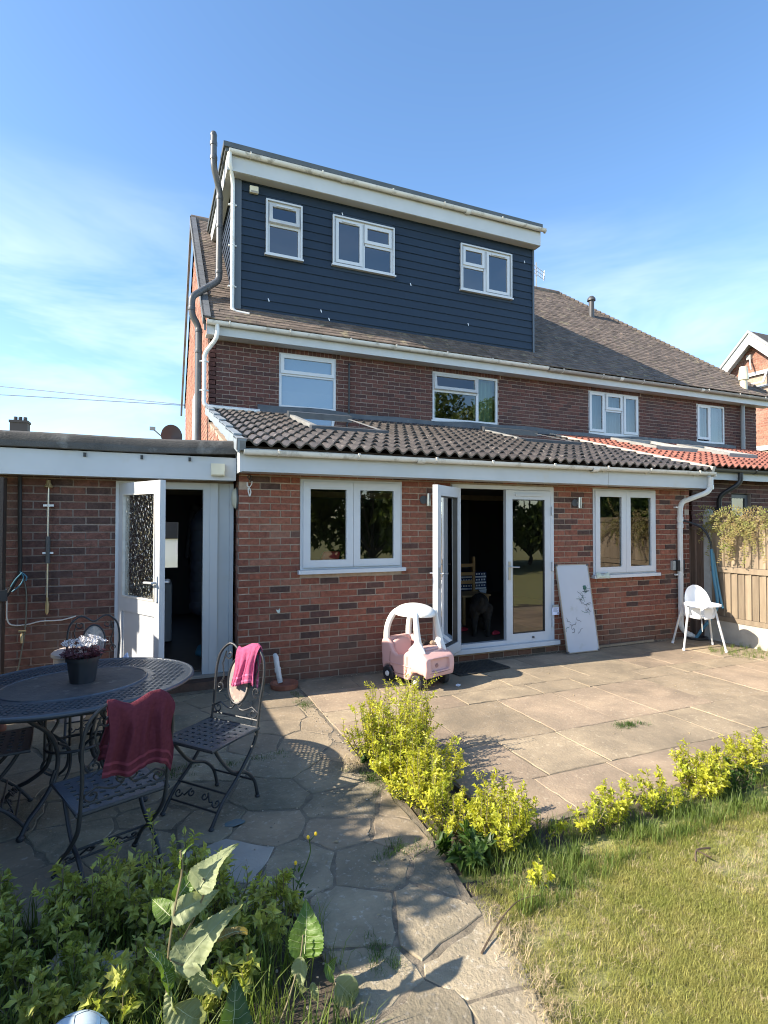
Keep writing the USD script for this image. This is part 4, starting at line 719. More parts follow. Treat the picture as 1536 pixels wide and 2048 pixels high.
v, f = lathe([(0, 0.0), (0.066, 0.0), (0.066, 0.016), (0.0, 0.016)], 20); v = v*[1.0, 1.85, 1.0]; v = np.stack([-0.001-v[:, 2], 0.10+v[:, 0], 2.0+v[:, 1]], 1); t.add('base_ring', (v, f), 'soil_pipe_plastic', smooth=40)
# fittings on the outbuilding wall
t = thing('garden_shower', 'thin metal outdoor shower riser with brass head clipped to the outbuilding brick', 'shower pipe', (-1.775, YO, 1.5))
t.add('riser', tube([(-1.775, YO-0.03, 2.08), (-1.775, YO-0.03, 0.98)], 0.008, 8), 'metal', smooth=40); t.add('shower_head', lathe([(0.0, 0.07), (0.018, 0.07), (0.022, 0.04), (0.042, 0.005), (0.04, 0.0), (0.0, 0.0)], 14, (-1.775, YO-0.04, 2.075)), 'brushed_brass', smooth=40)
t.add('sleeve', tube([(-1.775, YO-0.03, 1.60), (-1.775, YO-0.03, 1.34)], 0.02, 8), 'soil_pipe_plastic'); t.add('valve', lathe([(0, 0), (0.008, 0.0), (0.018, 0.02), (0.018, 0.10), (0.008, 0.13), (0.012, 0.16), (0, 0.16)], 10, (-1.775, YO-0.03, 0.85)), 'brushed_brass', smooth=40)
for z in (1.90, 1.44): mb = MB(); mb.box(-1.82, -1.73, YO-0.036, YO-0.022, z-0.01, z+0.01); mb.tube([(-1.775, YO-0.03, z-0.014), (-1.775, YO-0.03, z+0.014)], 0.013, 8); t.add('pipe_clip', mb, 'white_pipe')
single('black_wall_cable', tube(spline([(-2.015, YO-0.02, 2.18), (-2.01, YO-0.022, 1.7), (-2.004, YO-0.022, 1.28), (-2.03, YO-0.03, 1.2), (-2.10, YO-0.03, 1.06), (-2.16, YO-0.04, 1.0)], 8), 0.018, 8), 'pot_black', 'thick black cable running down the left of the outbuilding brick', 'cable', (-2.01, YO, 1.6), smooth=40)
single('blue_rope', MB().tube(spline([(-2.0, YO-0.04, 1.27), (-1.97, YO-0.05, 1.22), (-1.99, YO-0.05, 1.15), (-2.06, YO-0.05, 1.08)], 6), 0.006, 6).tube(spline([(-1.98, YO-0.05, 1.26), (-2.03, YO-0.06, 1.20), (-2.07, YO-0.05, 1.13)], 6), 0.006, 6).tube(spline([(-1.985, YO-0.05, 1.26), (-1.945, YO-0.05, 1.22), (-1.95, YO-0.05, 1.18)], 6), 0.006, 6), 'rope_blue', 'knot of turquoise rope on the black cable by the outbuilding corner', 'rope', (-2.0, YO, 1.2), smooth=40)
single('white_cable', tube(spline([(-2.13, YO-0.02, 1.10), (-2.108, YO-0.022, 1.09), (-2.105, YO-0.022, 0.95), (-2.10, YO-0.022, 0.82), (-2.06, YO-0.022, 0.765), (-1.95, YO-0.022, 0.76), (-1.82, YO-0.022, 0.785), (-1.66, YO-0.022, 0.785), (-1.53, YO-0.022, 0.815)], 8), 0.006, 6), 'cable_white', 'loose white cable sagging across the outbuilding brick', 'cable', (-1.85, YO, 0.77), smooth=40)
single('garden_hose', tube(spline([(-1.985, YO-0.03, 1.24), (-1.95, YO-0.035, 1.09), (-1.945, YO-0.035, 0.9), (-1.955, YO-0.03, 0.7), (-1.98, YO-0.035, 0.5), (-2.01, YO-0.04, 0.3)], 8), 0.007, 6), 'hose_grey', 'thin grey hose hanging in front of the outbuilding brick', 'hose', (-1.96, YO, 0.7), smooth=40)
t = thing('garden_tap', 'small brass outdoor tap low on the outbuilding brick', 'tap', (-1.97, YO, 0.66)); mb = MB(); mb.tube([(-1.97, YO, 0.68), (-1.97, YO-0.07, 0.68), (-1.97, YO-0.085, 0.64), (-1.97, YO-0.085, 0.60)], 0.013, 8); t.add('spout', mb, 'brushed_brass', smooth=40); t.add('tap_head', box(-2.0, -1.94, YO-0.075, YO-0.05, 0.70, 0.715), 'brushed_brass')
# ================================================================ GROUND
def sheet(name, poly, z, m, label=None, kind='structure'):
    t = shapely.constrained_delaunay_triangles(poly) if hasattr(shapely, 'constrained_delaunay_triangles') else None
    v, f = prism(poly, z-0.02, z); return single(name, (v, f), m, label, None, (0, 0, 0), kind=kind)
g = np.array([[-400, -400, -0.06], [400, -400, -0.06], [400, 400, -0.06], [-400, 400, -0.06]], float)
single('ground', (g, quad2tri([[0, 1, 2, 3]])), 'lawn_soil', None, None, (0, 0, 0), kind='structure')
# the lawn: one gently uneven sheet to the right of and behind the path
LAWN = Polygon([(0.56, -3.72), (7.0, -3.72), (7.0, -12), (-2.2, -12), (-2.2, -6.2), (-0.6, -5.4), (0.40, -4.5)])
lx, ly = np.meshgrid(np.linspace(-2.2, 7, 90), np.linspace(-12, -3.6, 90)); lz = -0.012+0.03*(meshkit.fbm(np.stack([lx*1.3, ly*1.3, 0*lx], -1), 3, 5)-0.5)
V = np.stack([lx, ly, lz], -1).reshape(-1, 3); F = []
for i in range(89):
    for j in range(89):
        k = i*90+j; c = V[[k, k+1, k+90, k+91]].mean(0)
        if LAWN.buffer(0.08).contains(Point(c[:2])): F += [[k, k+1, k+91], [k, k+91, k+90]]
def compact(V, F): k, i = np.unique(np.array(F), return_inverse=True); return V[k], i.reshape(-1, 3)
single('lawn', compact(V, F), 'lawn_soil', None, None, (0, 0, 0), smooth=True, kind='structure')
BED = Polygon([(0.56, -1.95), (1.0, -1.95), (1.05, -3.2), (1.3, -3.38), (7.0, -3.38), (7.0, -3.8), (0.5, -3.8), (0.57, -3.35), (0.6, -2.85)])
FRONTBED = Polygon([(-2.25, -3.05), (-1.2, -3.22), (-0.45, -3.42), (-0.2, -3.6), (-0.15, -4.6), (-2.25, -4.6)])
bx_, by_ = np.meshgrid(np.linspace(-2.3, 7, 190), np.linspace(-4.7, -1.9, 80)); bz = -0.02+0.03*(meshkit.fbm(np.stack([bx_*4, by_*4, 0*bx_], -1), 4, 8)-0.5)
V = np.stack([bx_, by_, bz], -1).reshape(-1, 3); F = []
for i in range(79):
    for j in range(189):
        k = i*190+j; c = Point(V[[k, k+1, k+190, k+191]].mean(0)[:2])
        if BED.buffer(0.06).contains(c) or FRONTBED.buffer(0.05).contains(c): F += [[k, k+1, k+191], [k, k+191, k+190]]
single('flower_bed', compact(V, F), 'soil', None, None, (0, 0, 0), smooth=True, kind='structure')
# patio: single slabs over a mortar bed
PATIO = thing('patio', None, None, (0, 0, 0), kind='structure')
bed = shapely.union_all([sbox(-2.3, -4.9, 7.0, 0.02), sbox(-2.9, -0.2, 0, 0.35)]).difference(BED.buffer(-0.02)).difference(FRONTBED.buffer(-0.02)).difference(sbox(0.62, -5, 7, -3.7)).difference(Polygon([(0.44, -4.45), (0.6, -3.9), (1, -3.7), (1, -5), (0.3, -5)]))
PATIO.add('mortar_bed', prism(bed.intersection(sbox(0.588, -6, 9, 1)), -0.035, -0.0055), 'joint_sand'); PATIO.add('mortar_bed', prism(bed.intersection(sbox(-9, -6, 0.588, 1)), -0.035, -0.0045), 'joint_gravel')
def slab(poly, m, z=0.0, th=0.03, rough=0.0, tilt=True, name='paving_slab'):
    if poly.is_empty or poly.area < 0.008: return
    if poly.geom_type != 'Polygon': poly = max(poly.geoms, key=lambda q: q.area)
    p = shapely.segmentize(poly.simplify(0.004), 0.07) if rough else poly
    c = np.array(p.exterior.coords)[:-1]
    if not p.exterior.is_ccw: c = c[::-1]
    if rough: c = c+rng.normal(0, rough, c.shape)
    q = Polygon(c)
    if not q.is_valid: q = poly; c = np.array(q.exterior.coords)[:-1]; c = c if q.exterior.is_ccw else c[::-1]
    inner = Polygon(c); cen = np.array(inner.representative_point().coords[0]); n = len(c)
    d = c-cen; ci = c-d/np.linalg.norm(d, axis=1, keepdims=True)*0.005
    tx, ty = (rng.normal(0, 0.0022, 2) if tilt else (0, 0)); dz = lambda a: a[:, 0]*0+tx*(a[:, 0]-cen[0])+ty*(a[:, 1]-cen[1])
    zt = z+rng.uniform(-0.003, 0.003)
    top = np.column_stack([ci, zt+dz(ci)]); mid = np.column_stack([c, zt-0.004+dz(c)]); bot = np.column_stack([c, np.full(n, z-th)])
    if not Polygon(ci).is_valid: ci = c
    top = np.column_stack([ci, zt+dz(ci)]); tri = trimesh.creation.triangulate_polygon(Polygon(ci), engine='earcut')
    tv, tf = tri; tv3 = np.column_stack([tv, zt+tx*(tv[:, 0]-cen[0])+ty*(tv[:, 1]-cen[1])])
    v = np.vstack([mid, bot, top, tv3]); f = []
    for i in range(n):
        k = (i+1) % n; f += [[n+i, n+k, k], [n+i, k, i], [i, k, 2*n+k], [i, 2*n+k, 2*n+i]]
    tf = np.asarray(tf); a_ = tv[tf]; cr = np.cross(a_[:, 1]-a_[:, 0], a_[:, 2]-a_[:, 0]); tf = np.where((cr < 0)[:, None], tf[:, ::-1], tf)
    PATIO.add(name, (v, np.vstack([np.array(f), tf+3*n])), m)
right_zone = shapely.union_all([sbox(0.60, -1.94, 6.86, -0.10), sbox(1.04, -3.36, 6.86, -1.94)]).difference(BED)
rows_y = [-0.10, -0.52, -1.12, -1.445, -2.31, -2.92, -3.40]
for i in range(len(rows_y)-1):
    ya, yb = rows_y[i+1], rows_y[i]
    cuts = {3: [0.6, 1.45, 2.27, 2.95, 3.48, 4.2, 5.0, 5.75, 6.86], 4: [1.0, 1.68, 2.25, 3.48, 3.85, 4.7, 5.4, 6.2, 6.86], 5: [1.0, 1.55, 2.2, 2.87, 3.69, 4.5, 5.3, 6.0, 6.86]}.get(i)
    if cuts is None:
        cuts = [0.6]
        while cuts[-1] < 6.7: cuts.append(min(6.86, cuts[-1]+random.choice([0.45, 0.6, 0.6, 0.75, 0.9])))
    for a, b in zip(cuts[:-1], cuts[1:]):
        if b-a < 0.1: continue
        jit = rng.normal(0, 0.006, 4); P = Polygon([(a+0.004+jit[0]*.5, ya+0.004), (b-0.004+jit[1]*.5, ya+0.004+jit[2]*0.5), (b-0.004+jit[1]*.5, yb-0.004), (a+0.004+jit[0]*.5, yb-0.004+jit[3]*0.5)]).intersection(right_zone)
        slab(P, random.choice(['paving', 'paving', 'paving_rose', 'paving_rose', 'paving_grey']), rough=0.0035)
# irregular stone on the left
left_zone = shapely.union_all([sbox(-2.25, -4.75, 0.575, -0.10), sbox(-2.25, -0.1, -1.2, 0.18)]).difference(FRONTBED).difference(Polygon([(0.60, -2.85), (0.57, -3.35), (0.58, -3.9), (0.44, -4.45), (0.3, -4.8), (1.2, -4.8), (1.2, -2.0), (0.585, -2.0)])).difference(BED)
seeds = []; k_ = 0
while k_ < 9000 and len(seeds) < 170:
    q = np.array([rng.uniform(-2.5, 0.9), rng.uniform(-4.9, 0.4)]); k_ += 1; dmin = 0.20+0.30*meshkit.noise(np.array([[q[0]*1.6, q[1]*1.6, 0.5]]), 5)[0]
    if all(np.hypot(*(q-z_)*[1.0, 1.25]) > dmin for z_ in seeds): seeds.append(q)
vor = shapely.voronoi_polygons(shapely.MultiPoint(seeds), extend_to=sbox(-3, -6, 2, 1))
pale = Point(-0.33, -3.15)
for cell in vor.geoms:
    P = cell.intersection(left_zone)
    if P.is_empty: continue
    P = P.buffer(-rng.uniform(0.004, 0.013), join_style=2)
    if P.is_empty: continue
    y = P.centroid.y; m = 'crazy_pale' if P.contains(pale) else (random.choice(['paving', 'paving_grey']) if y > -1.9 and P.centroid.x > -0.2 else random.choice(['crazy_paving', 'crazy_paving', 'paving_grey']))
    slab(P, m, rough=0.006, name='crazy_paving_stone', tilt=True)
for cx, cy, s in ((-0.40, -2.72, 0.03),):
    a = np.linspace(0, 2*PI, 22, endpoint=False); rr = s*(1+0.45*meshkit.noise(np.stack([np.cos(a)*2+cx*9, np.sin(a)*2, 0*a], 1), 3)); PATIO.add('paint_stain', prism(Polygon(np.stack([cx+rr*1.5*np.cos(a), cy+rr*np.sin(a)], 1)), 0.0045, 0.0065), 'paint_blue')
# loose pebbles along the foot of the wall
pp = []
while len(pp) < 800:
    x = rng.uniform(0.25, 6.6); y = -0.015-abs(rng.normal(0, 0.045))
    if rng.random() < 0.16: x, y = (rng.uniform(-0.4, 0.56), rng.uniform(-4.3, -2.2))
    elif rng.random() < 0.25: x, y = (rng.uniform(0.45, 0.62), rng.uniform(-2.0, -0.2))
    pp.append((x, y, 0.002))
peb = [(trimesh.creation.icosphere(1, 0.011).vertices*[1.2, 0.9, 0.6], trimesh.creation.icosphere(1).faces), (trimesh.creation.icosphere(1, 0.008).vertices*[1, 1.3, 0.7], trimesh.creation.icosphere(1).faces)]
instancer('/World/pebbles', peb, 'pebble', pp, rng.uniform(0, 6.28, len(pp)), rng.uniform(0.2, 0.62, len(pp)), rng.integers(0, 2, len(pp)), label='small loose pebbles in the joints and along the foot of the wall', cat='pebbles')
# ================================================================ FENCES
FX = 6.92
FN = thing('garden_fence', 'weathered closeboard timber fence on concrete gravel boards right of the patio', 'fence', (FX, -2.0, 0))
def board_run(node, y0, y1, za, zb, m, x=FX, w=0.1):
    y = y0
    while y > y1:
        b = max(y-w, y1)
        v = np.array([[x-0.006, y+0.012, za], [x+0.004, y+0.012, za], [x+0.004, b, za], [x-0.030+rng.uniform(-.004, .004), b, za]]); v = np.vstack([v, v+[0, 0, zb-za+rng.uniform(-.004, .004)]])
        node.add('fence_board', (v, BOXF[:, ::-1]), m); y -= w
board_run(FN, -0.30, -3.3, 0.375, 1.02, 'timber_fence'); board_run(FN, -0.30, -3.3, 1.105, 1.76, 'timber_fence')
FN.add('arris_rail', box(FX-0.045, FX, -3.3, -0.30, 1.022, 1.10), 'timber_fence'); FN.add('bottom_rail', box(FX-0.04, FX, -3.3, -0.30, 0.305, 0.372), 'timber_fence'); FN.add('capping', box(FX-0.05, FX+0.03, -3.3, -0.30, 1.765, 1.845), 'timber_fence')
FN.add('gravel_board', box(FX-0.03, FX+0.03, -3.3, -0.30, -0.04, 0.302), 'concrete')
pv, pf = box(FX-0.05, FX+0.05, -0.295, -0.20, -0.05, 1.86); FN.add('fence_post', MB().add(pv, pf).add(*prism_yz(Polygon([(-0.295, 1.861), (-0.20, 1.861), (-0.215, 1.93), (-0.2475, 1.955), (-0.28, 1.93)]), FX-0.05, FX+0.05)), 'concrete_grey')
F2 = thing('side_fence_panel', 'dark shaded timber fence panel in the gap between the two extensions', 'fence', (6.92, 0.2, 0))
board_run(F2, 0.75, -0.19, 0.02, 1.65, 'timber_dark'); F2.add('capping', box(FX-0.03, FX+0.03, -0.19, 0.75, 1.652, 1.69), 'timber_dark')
LF_ = thing('left_boundary_fence', 'tall dark timber boundary fence along the left of the garden', 'fence', (-2.3, -2, 0))
LF_.add('fence_panel', box(-2.36, -2.31, -3.84, -0.35, 0.0, 1.74), 'timber_brown'); LF_.add('fence_panel', box(-2.36, -2.31, -7.5, -3.87, 0.0, 1.05), 'timber_brown')
single('gate_post', MB().box(-2.22, -2.105, -0.02, 0.12, -0.03, 2.15), 'timber_brown', 'dark brown timber post at the left edge beside the outbuilding brick', 'post', (-2.16, 0.05, 0))
single('junction_box', MB().box(-2.16, -2.06, -0.05, -0.022, 1.02, 1.12), 'pot_black', 'small black box fixed to the dark post at the left edge', 'junction box', (-2.11, -0.03, 1.07))
# hose leaning on the fence
t = thing('drain_hose', 'blue hose and black pipe running from the white downpipe down beside the fence', 'hose', (6.75, -0.35, 0))
t.add('black_hose', tube(spline([(6.58, -0.07, 1.78), (6.68, -0.12, 1.75), (6.75, -0.28, 1.66), (6.77, -0.38, 1.48), (6.77, -0.40, 1.35)], 8), 0.016, 8), 'pot_black', smooth=50)
t.add('blue_hose', tube(spline([(6.77, -0.40, 1.36), (6.78, -0.42, 1.0), (6.80, -0.46, 0.6), (6.78, -0.42, 0.4), (6.70, -0.28, 0.15), (6.66, -0.22, 0.02)], 8), 0.022, 8), 'hose_blue', smooth=50)
t.add('hose_loop', tube(spline([(6.80, -0.40, 1.3), (6.83, -0.44, 0.9), (6.84, -0.50, 0.55), (6.84, -0.52, 0.5)], 8), 0.018, 8), 'hose_blue', smooth=50)
# ================================================================ NEIGHBOUR'S EXTENSION, FAR HOUSES
NB = thing('neighbour_extension', 'neighbouring brick extension with orange-red roof tiles and black gutter, beyond the fence', 'extension', (10, 0.25, 0))
YN = 0.25; NW = (8.16, 8.66, 1.55, 2.25)
NB.add('wall', wall_with_holes(7.24, 13.8, -0.05, 2.5, [NW], YN+0.006, YN+0.1), 'mortar_dark'); NB.add('side_wall', box(7.24, 7.34, YN+0.1, 3.48, -0.05, 2.6), 'brick_house')
lay_bricks(NB, brick_rects(7.2, 9.6, 1.2, 2.475, [NW]), (0, YN, 0), (1, 0, 0), (0, -1, 0), 'brick_house', 90)
window(NB, 8.18, 8.64, 1.57, 2.23, YN+0.05, [(8.24, 8.58, 1.62, 2.18, 'fixed', {'curtain': 'curtain'})], m='soil_pipe_plastic', fw=0.06, label='small grey-framed window of the neighbouring extension'); NB.add('interior_wall', box(7.4, 13.7, 1.6, 1.65, 0, 2.5), 'interior_wall')
NB.add('fascia', box(6.99, 13.8, 0.02, 0.04, 2.44, 2.60), 'white_paint'); NB.add('box_end', box(6.965, 6.989, 0.0, 0.3, 2.44, 2.66), 'gutter_grey')
gutter(NB, 6.96, 13.8, 0.02, 2.605, 0.05, 'black_pipe', brackets=1.0)
pipe(NB, [(7.98, -0.03, 2.56), (7.98, -0.03, 2.40), (7.80, YN-0.04, 2.19), (7.80, YN-0.04, 1.2)], 0.038, 'black_pipe', clips=[(7.80, YN-0.04, 1.98)])
xs = np.arange(0, 21)*0.30+6.95
NO = np.array([0, -0.03, 2.632]); lay_tiles(NB, xs, 10, 0.352, 0.302, 0.40, 0.026, NO, RU, RN, 'red_tile', 'roof_tile', rolls=2, skip=lambda c: (8.15 < c[0] < 9.3 and 1.75 < c[1] < 2.9) or (9.75 < c[0] < 10.6 and 1.4 < c[1] < 2.6))
NB.add('roof_deck', obox(NO+[6.95, 0, 0]+RU*0.09-RN*0.035, (6.3, 0, 0), RU*3.5, RN*0.02), 'timber_brown')
for a, b, y0, y1 in ((8.15, 9.3, 1.75, 2.9), (9.75, 10.6, 1.4, 2.6)):
    P = lambda x, s, h: NO+np.array([x, 0, 0])+RU*s+RN*h
    s0, s1 = (y0+0.03)/RU[1], (y1+0.03)/RU[1]; fr = MB()
    for (xa_, xb_, sa, sb) in ((a, a+0.08, s0, s1), (b-0.08, b, s0, s1), (a+0.08, b-0.08, s0, s0+0.08), (a+0.08, b-0.08, s1-0.08, s1)): fr.add(*obox(P(xa_, sa, 0.0), (xb_-xa_, 0, 0), RU*(sb-sa), RN*0.10))
    sk = NB.add('skylight', fr, 'skylight_frame'); sk.add('pane', (np.array([P(a+.08, s0+.08, .07), P(b-.08, s0+.08, .07), P(b-.08, s1-.08, .07), P(a+.08, s1-.08, .07)]), quad2tri([[0, 1, 2, 3]])), 'glass'); sk.add('skylight_blind', (np.array([P(a+.08, s0+.08, .03), P(b-.08, s0+.08, .03), P(b-.08, s1-.08, .03), P(a+.08, s1-.08, .03)]), quad2tri([[0, 1, 2, 3]])), 'curtain')
RH = thing('gabled_brick_house', 'sunlit red brick house with white bargeboards at the right edge', 'house', (21, 6, 0))
XG = 17.5; ap, apz, sl = 5.86, 7.98, 0.98
gpoly = Polygon([(1.9, 0), (10.2, 0), (10.2, apz-(10.2-ap)*sl), (ap, apz-0.05), (1.9, apz-(ap-1.9)*sl-0.05)])
RH.add('gable_wall', prism_yz(gpoly, XG+0.006, XG+0.2), 'mortar')
W5 = (5.35, 6.3, 5.65, 6.75); W6 = (2.6, 5.4, 1.0, 4.25)
rr = [q for q in brick_rects(1.9, 7.6, 4.3, 8.0, [W5], poly=gpoly.buffer(-0.03))]
lay_bricks(RH, rr, (XG, 0, 0), (0, 1, 0), (-1, 0, 0), 'brick_gable', 200)
for s_ in (1, -1):
    d = np.array([0, s_*1.0, -sl]); d /= np.linalg.norm(d)
    RH.add('bargeboard', obox((XG-0.32, ap, apz+0.02), (0.04, 0, 0), d*5.9, (0, 0, -0.36)), 'white_paint'); RH.add('roof_verge', obox((XG-0.36, ap, apz+0.12), (0.08, 0, 0), d*6.0, (0, 0, -0.1)), 'concrete_grey')
    RH.add('roof_slope', obox((XG-0.28, ap, apz+0.1), (9.0, 0, 0), d*6.0, (0, 0, -0.08)), 'roof_slate'); RH.add('soffit', obox((XG-0.28, ap, apz-0.20), (0.28, 0, 0), d*5.9, (0, 0, -0.01)), 'white_paint')
v = window  # the gable window faces -x: its frame is built directly
mb = MB()
for q in ((5.35, 5.42, 5.65, 6.75), (6.23, 6.3, 5.65, 6.75), (5.42, 6.23, 5.65, 5.72), (5.42, 6.23, 6.68, 6.75), (5.42, 6.23, 6.2, 6.28)): mb.box(XG-0.02, XG+0.05, q[0], q[1], q[2], q[3])
wnd = RH.add('window', mb, 'white_plastic'); wnd.add('pane', box(XG+0.02, XG+0.025, 5.42, 6.23, 5.72, 6.68), 'glass'); wnd.add('curtain', box(XG+0.06, XG+0.07, 5.4, 6.25, 5.7, 6.7), 'curtain')
sv = frame_mb(5.45, 6.2, -0.42, 0, 0.06, -0.02, 0.02).m()[0]; sv = np.stack([XG-0.03+sv[:, 1]+sv[:, 2]*0.45, sv[:, 0], 6.68+sv[:, 2]*0.9], 1); wnd.add('sash', (sv, frame_mb(5.45, 6.2, -0.42, 0, 0.06, -0.02, 0.02).m()[1]), 'white_plastic')
RH.add('concrete_band', box(XG-0.04, XG+0.01, 1.9, 10.2, 4.12, 4.28), 'white_paint')
RH.add('soldier_course', MB().add(*box(XG-0.012, XG+0.004, 1.9, 7.6, 4.285, 4.5)), 'brick_gable')
RH.add('security_light', MB().tube([(XG-0.05, 6.0, 7.25), (XG-0.2, 5.9, 7.0), (XG-0.22, 5.85, 6.8)], 0.03, 6).box(XG-0.1, XG, 5.95, 6.1, 7.2, 7.35), 'concrete_grey')
DH = thing('distant_house', 'distant brown-roofed house with a brick chimney, over the outbuilding roof', 'house', (-10, 35, 0))
DH.add('wall', box(-16, -7.7, 33.5, 41, 0, 5.2), 'brick_house')
DH.add('roof', (np.array([[-16.3, 33, 5.1], [-5.6, 33, 5.1], [-7.9, 37, 7.75], [-16.3, 37, 7.75], [-16.3, 41.3, 5.1], [-5.6, 41.3, 5.1]], float), np.array([[0, 1, 2], [0, 2, 3], [1, 5, 2], [3, 2, 5], [3, 5, 4]])), 'plain_tile')
ch = DH.add('chimney', MB().box(-9.45, -8.45, 36.6, 37.4, 6.8, 8.35).box(-9.5, -8.4, 36.55, 37.45, 8.35, 8.5), 'chimney_pot_clay')
for k, x in enumerate((-9.2, -8.93, -8.65)): ch.add('chimney_pot', lathe([(0.0, 0.28), (0.11, 0.28), (0.12, 0.0)], 10, (x, 37, 8.5)), 'chimney_pot_clay')
t = thing('satellite_dish', 'dark satellite dish seen from behind, over the outbuilding roof', 'satellite dish', (-0.52, 5.0, 2.5))
v, f = lathe([(0.0, 0.05), (0.10, 0.035), (0.19, 0.0), (0.195, -0.008), (0.10, 0.028), (0.0, 0.042)], 26); v = np.stack([v[:, 0], v[:, 2], v[:, 1]*1.1], 1); t.add('dish', (rot(v, 14, 'z')+[-0.52, 5.0, 3.36], f[:, ::-1]), 'dish_grey', smooth=50)
t.add('mast', tube([(-0.52, 5.08, 2.5), (-0.52, 5.08, 3.36)], 0.02, 8), 'dish_grey'); t.add('arm', tube([(-0.52, 5.05, 3.2), (-0.85, 5.25, 3.52)], 0.012, 6), 'dish_grey'); t.add('receiver', box(-0.9, -0.8, 5.22, 5.3, 3.49, 3.55), 'concrete_grey')
w1_ = [(-30+i*2.5, 12, 5.49+((i-12)/12.0)**2*0.75-0.13*(i-10)/10*0.9) for i in range(13)]
single('overhead_wire', tube([(-14, 12, 6.3), (-9, 12, 5.78), (-4.7, 12, 5.49), (0.1, 11.9, 5.37)], 0.011, 5), 'wire', 'upper overhead telephone wire running to the house gable', 'wire', (-4.7, 12, 5.5))
single('overhead_wire', tube([(-14, 12, 5.75), (-9, 12, 5.40), (-4.7, 12, 5.26), (0.1, 11.9, 5.35)], 0.011, 5), 'wire', 'lower overhead telephone wire running to the house gable', 'wire', (-4.7, 12, 5.2))
# white van seen through the outbuilding's far window
VN = thing('white_van', 'white van parked beyond the outbuilding, glimpsed through its doorway', 'van', (-0.9, 10.5, 0))
VN.add('body', soft(m3.Manifold.extrude(m3.CrossSection([[(-1.0, 0.35), (1.0, 0.35), (1.0, 1.1), (0.92, 2.2), (-0.92, 2.2), (-1.0, 1.1)]]), 4.6).rotate((90, 0, 0)).translate((-0.9, 13.0, 0)), 0.35, 3), 'car_white', smooth=50)
VN.add('rear_window', box(-1.6, -0.2, 8.36, 8.39, 1.35, 1.95), 'pot_black'); VN.add('number_plate', box(-1.15, -0.65, 8.35, 8.38, 0.75, 0.86), 'yellow_petal')
for sx in (-1.75, -0.25): VN.add('tail_light', box(sx, sx+0.2, 8.35, 8.38, 0.95, 1.3), 'red_plastic')
for sx in (-1.85, 0.0):
    for sy in (9.2, 12.0): VN.add('wheel', lathe([(0, -0.1), (0.33, -0.1), (0.33, 0.1), (0, 0.1)], 18, (sx, sy, 0.33), 'x'), 'tyre')
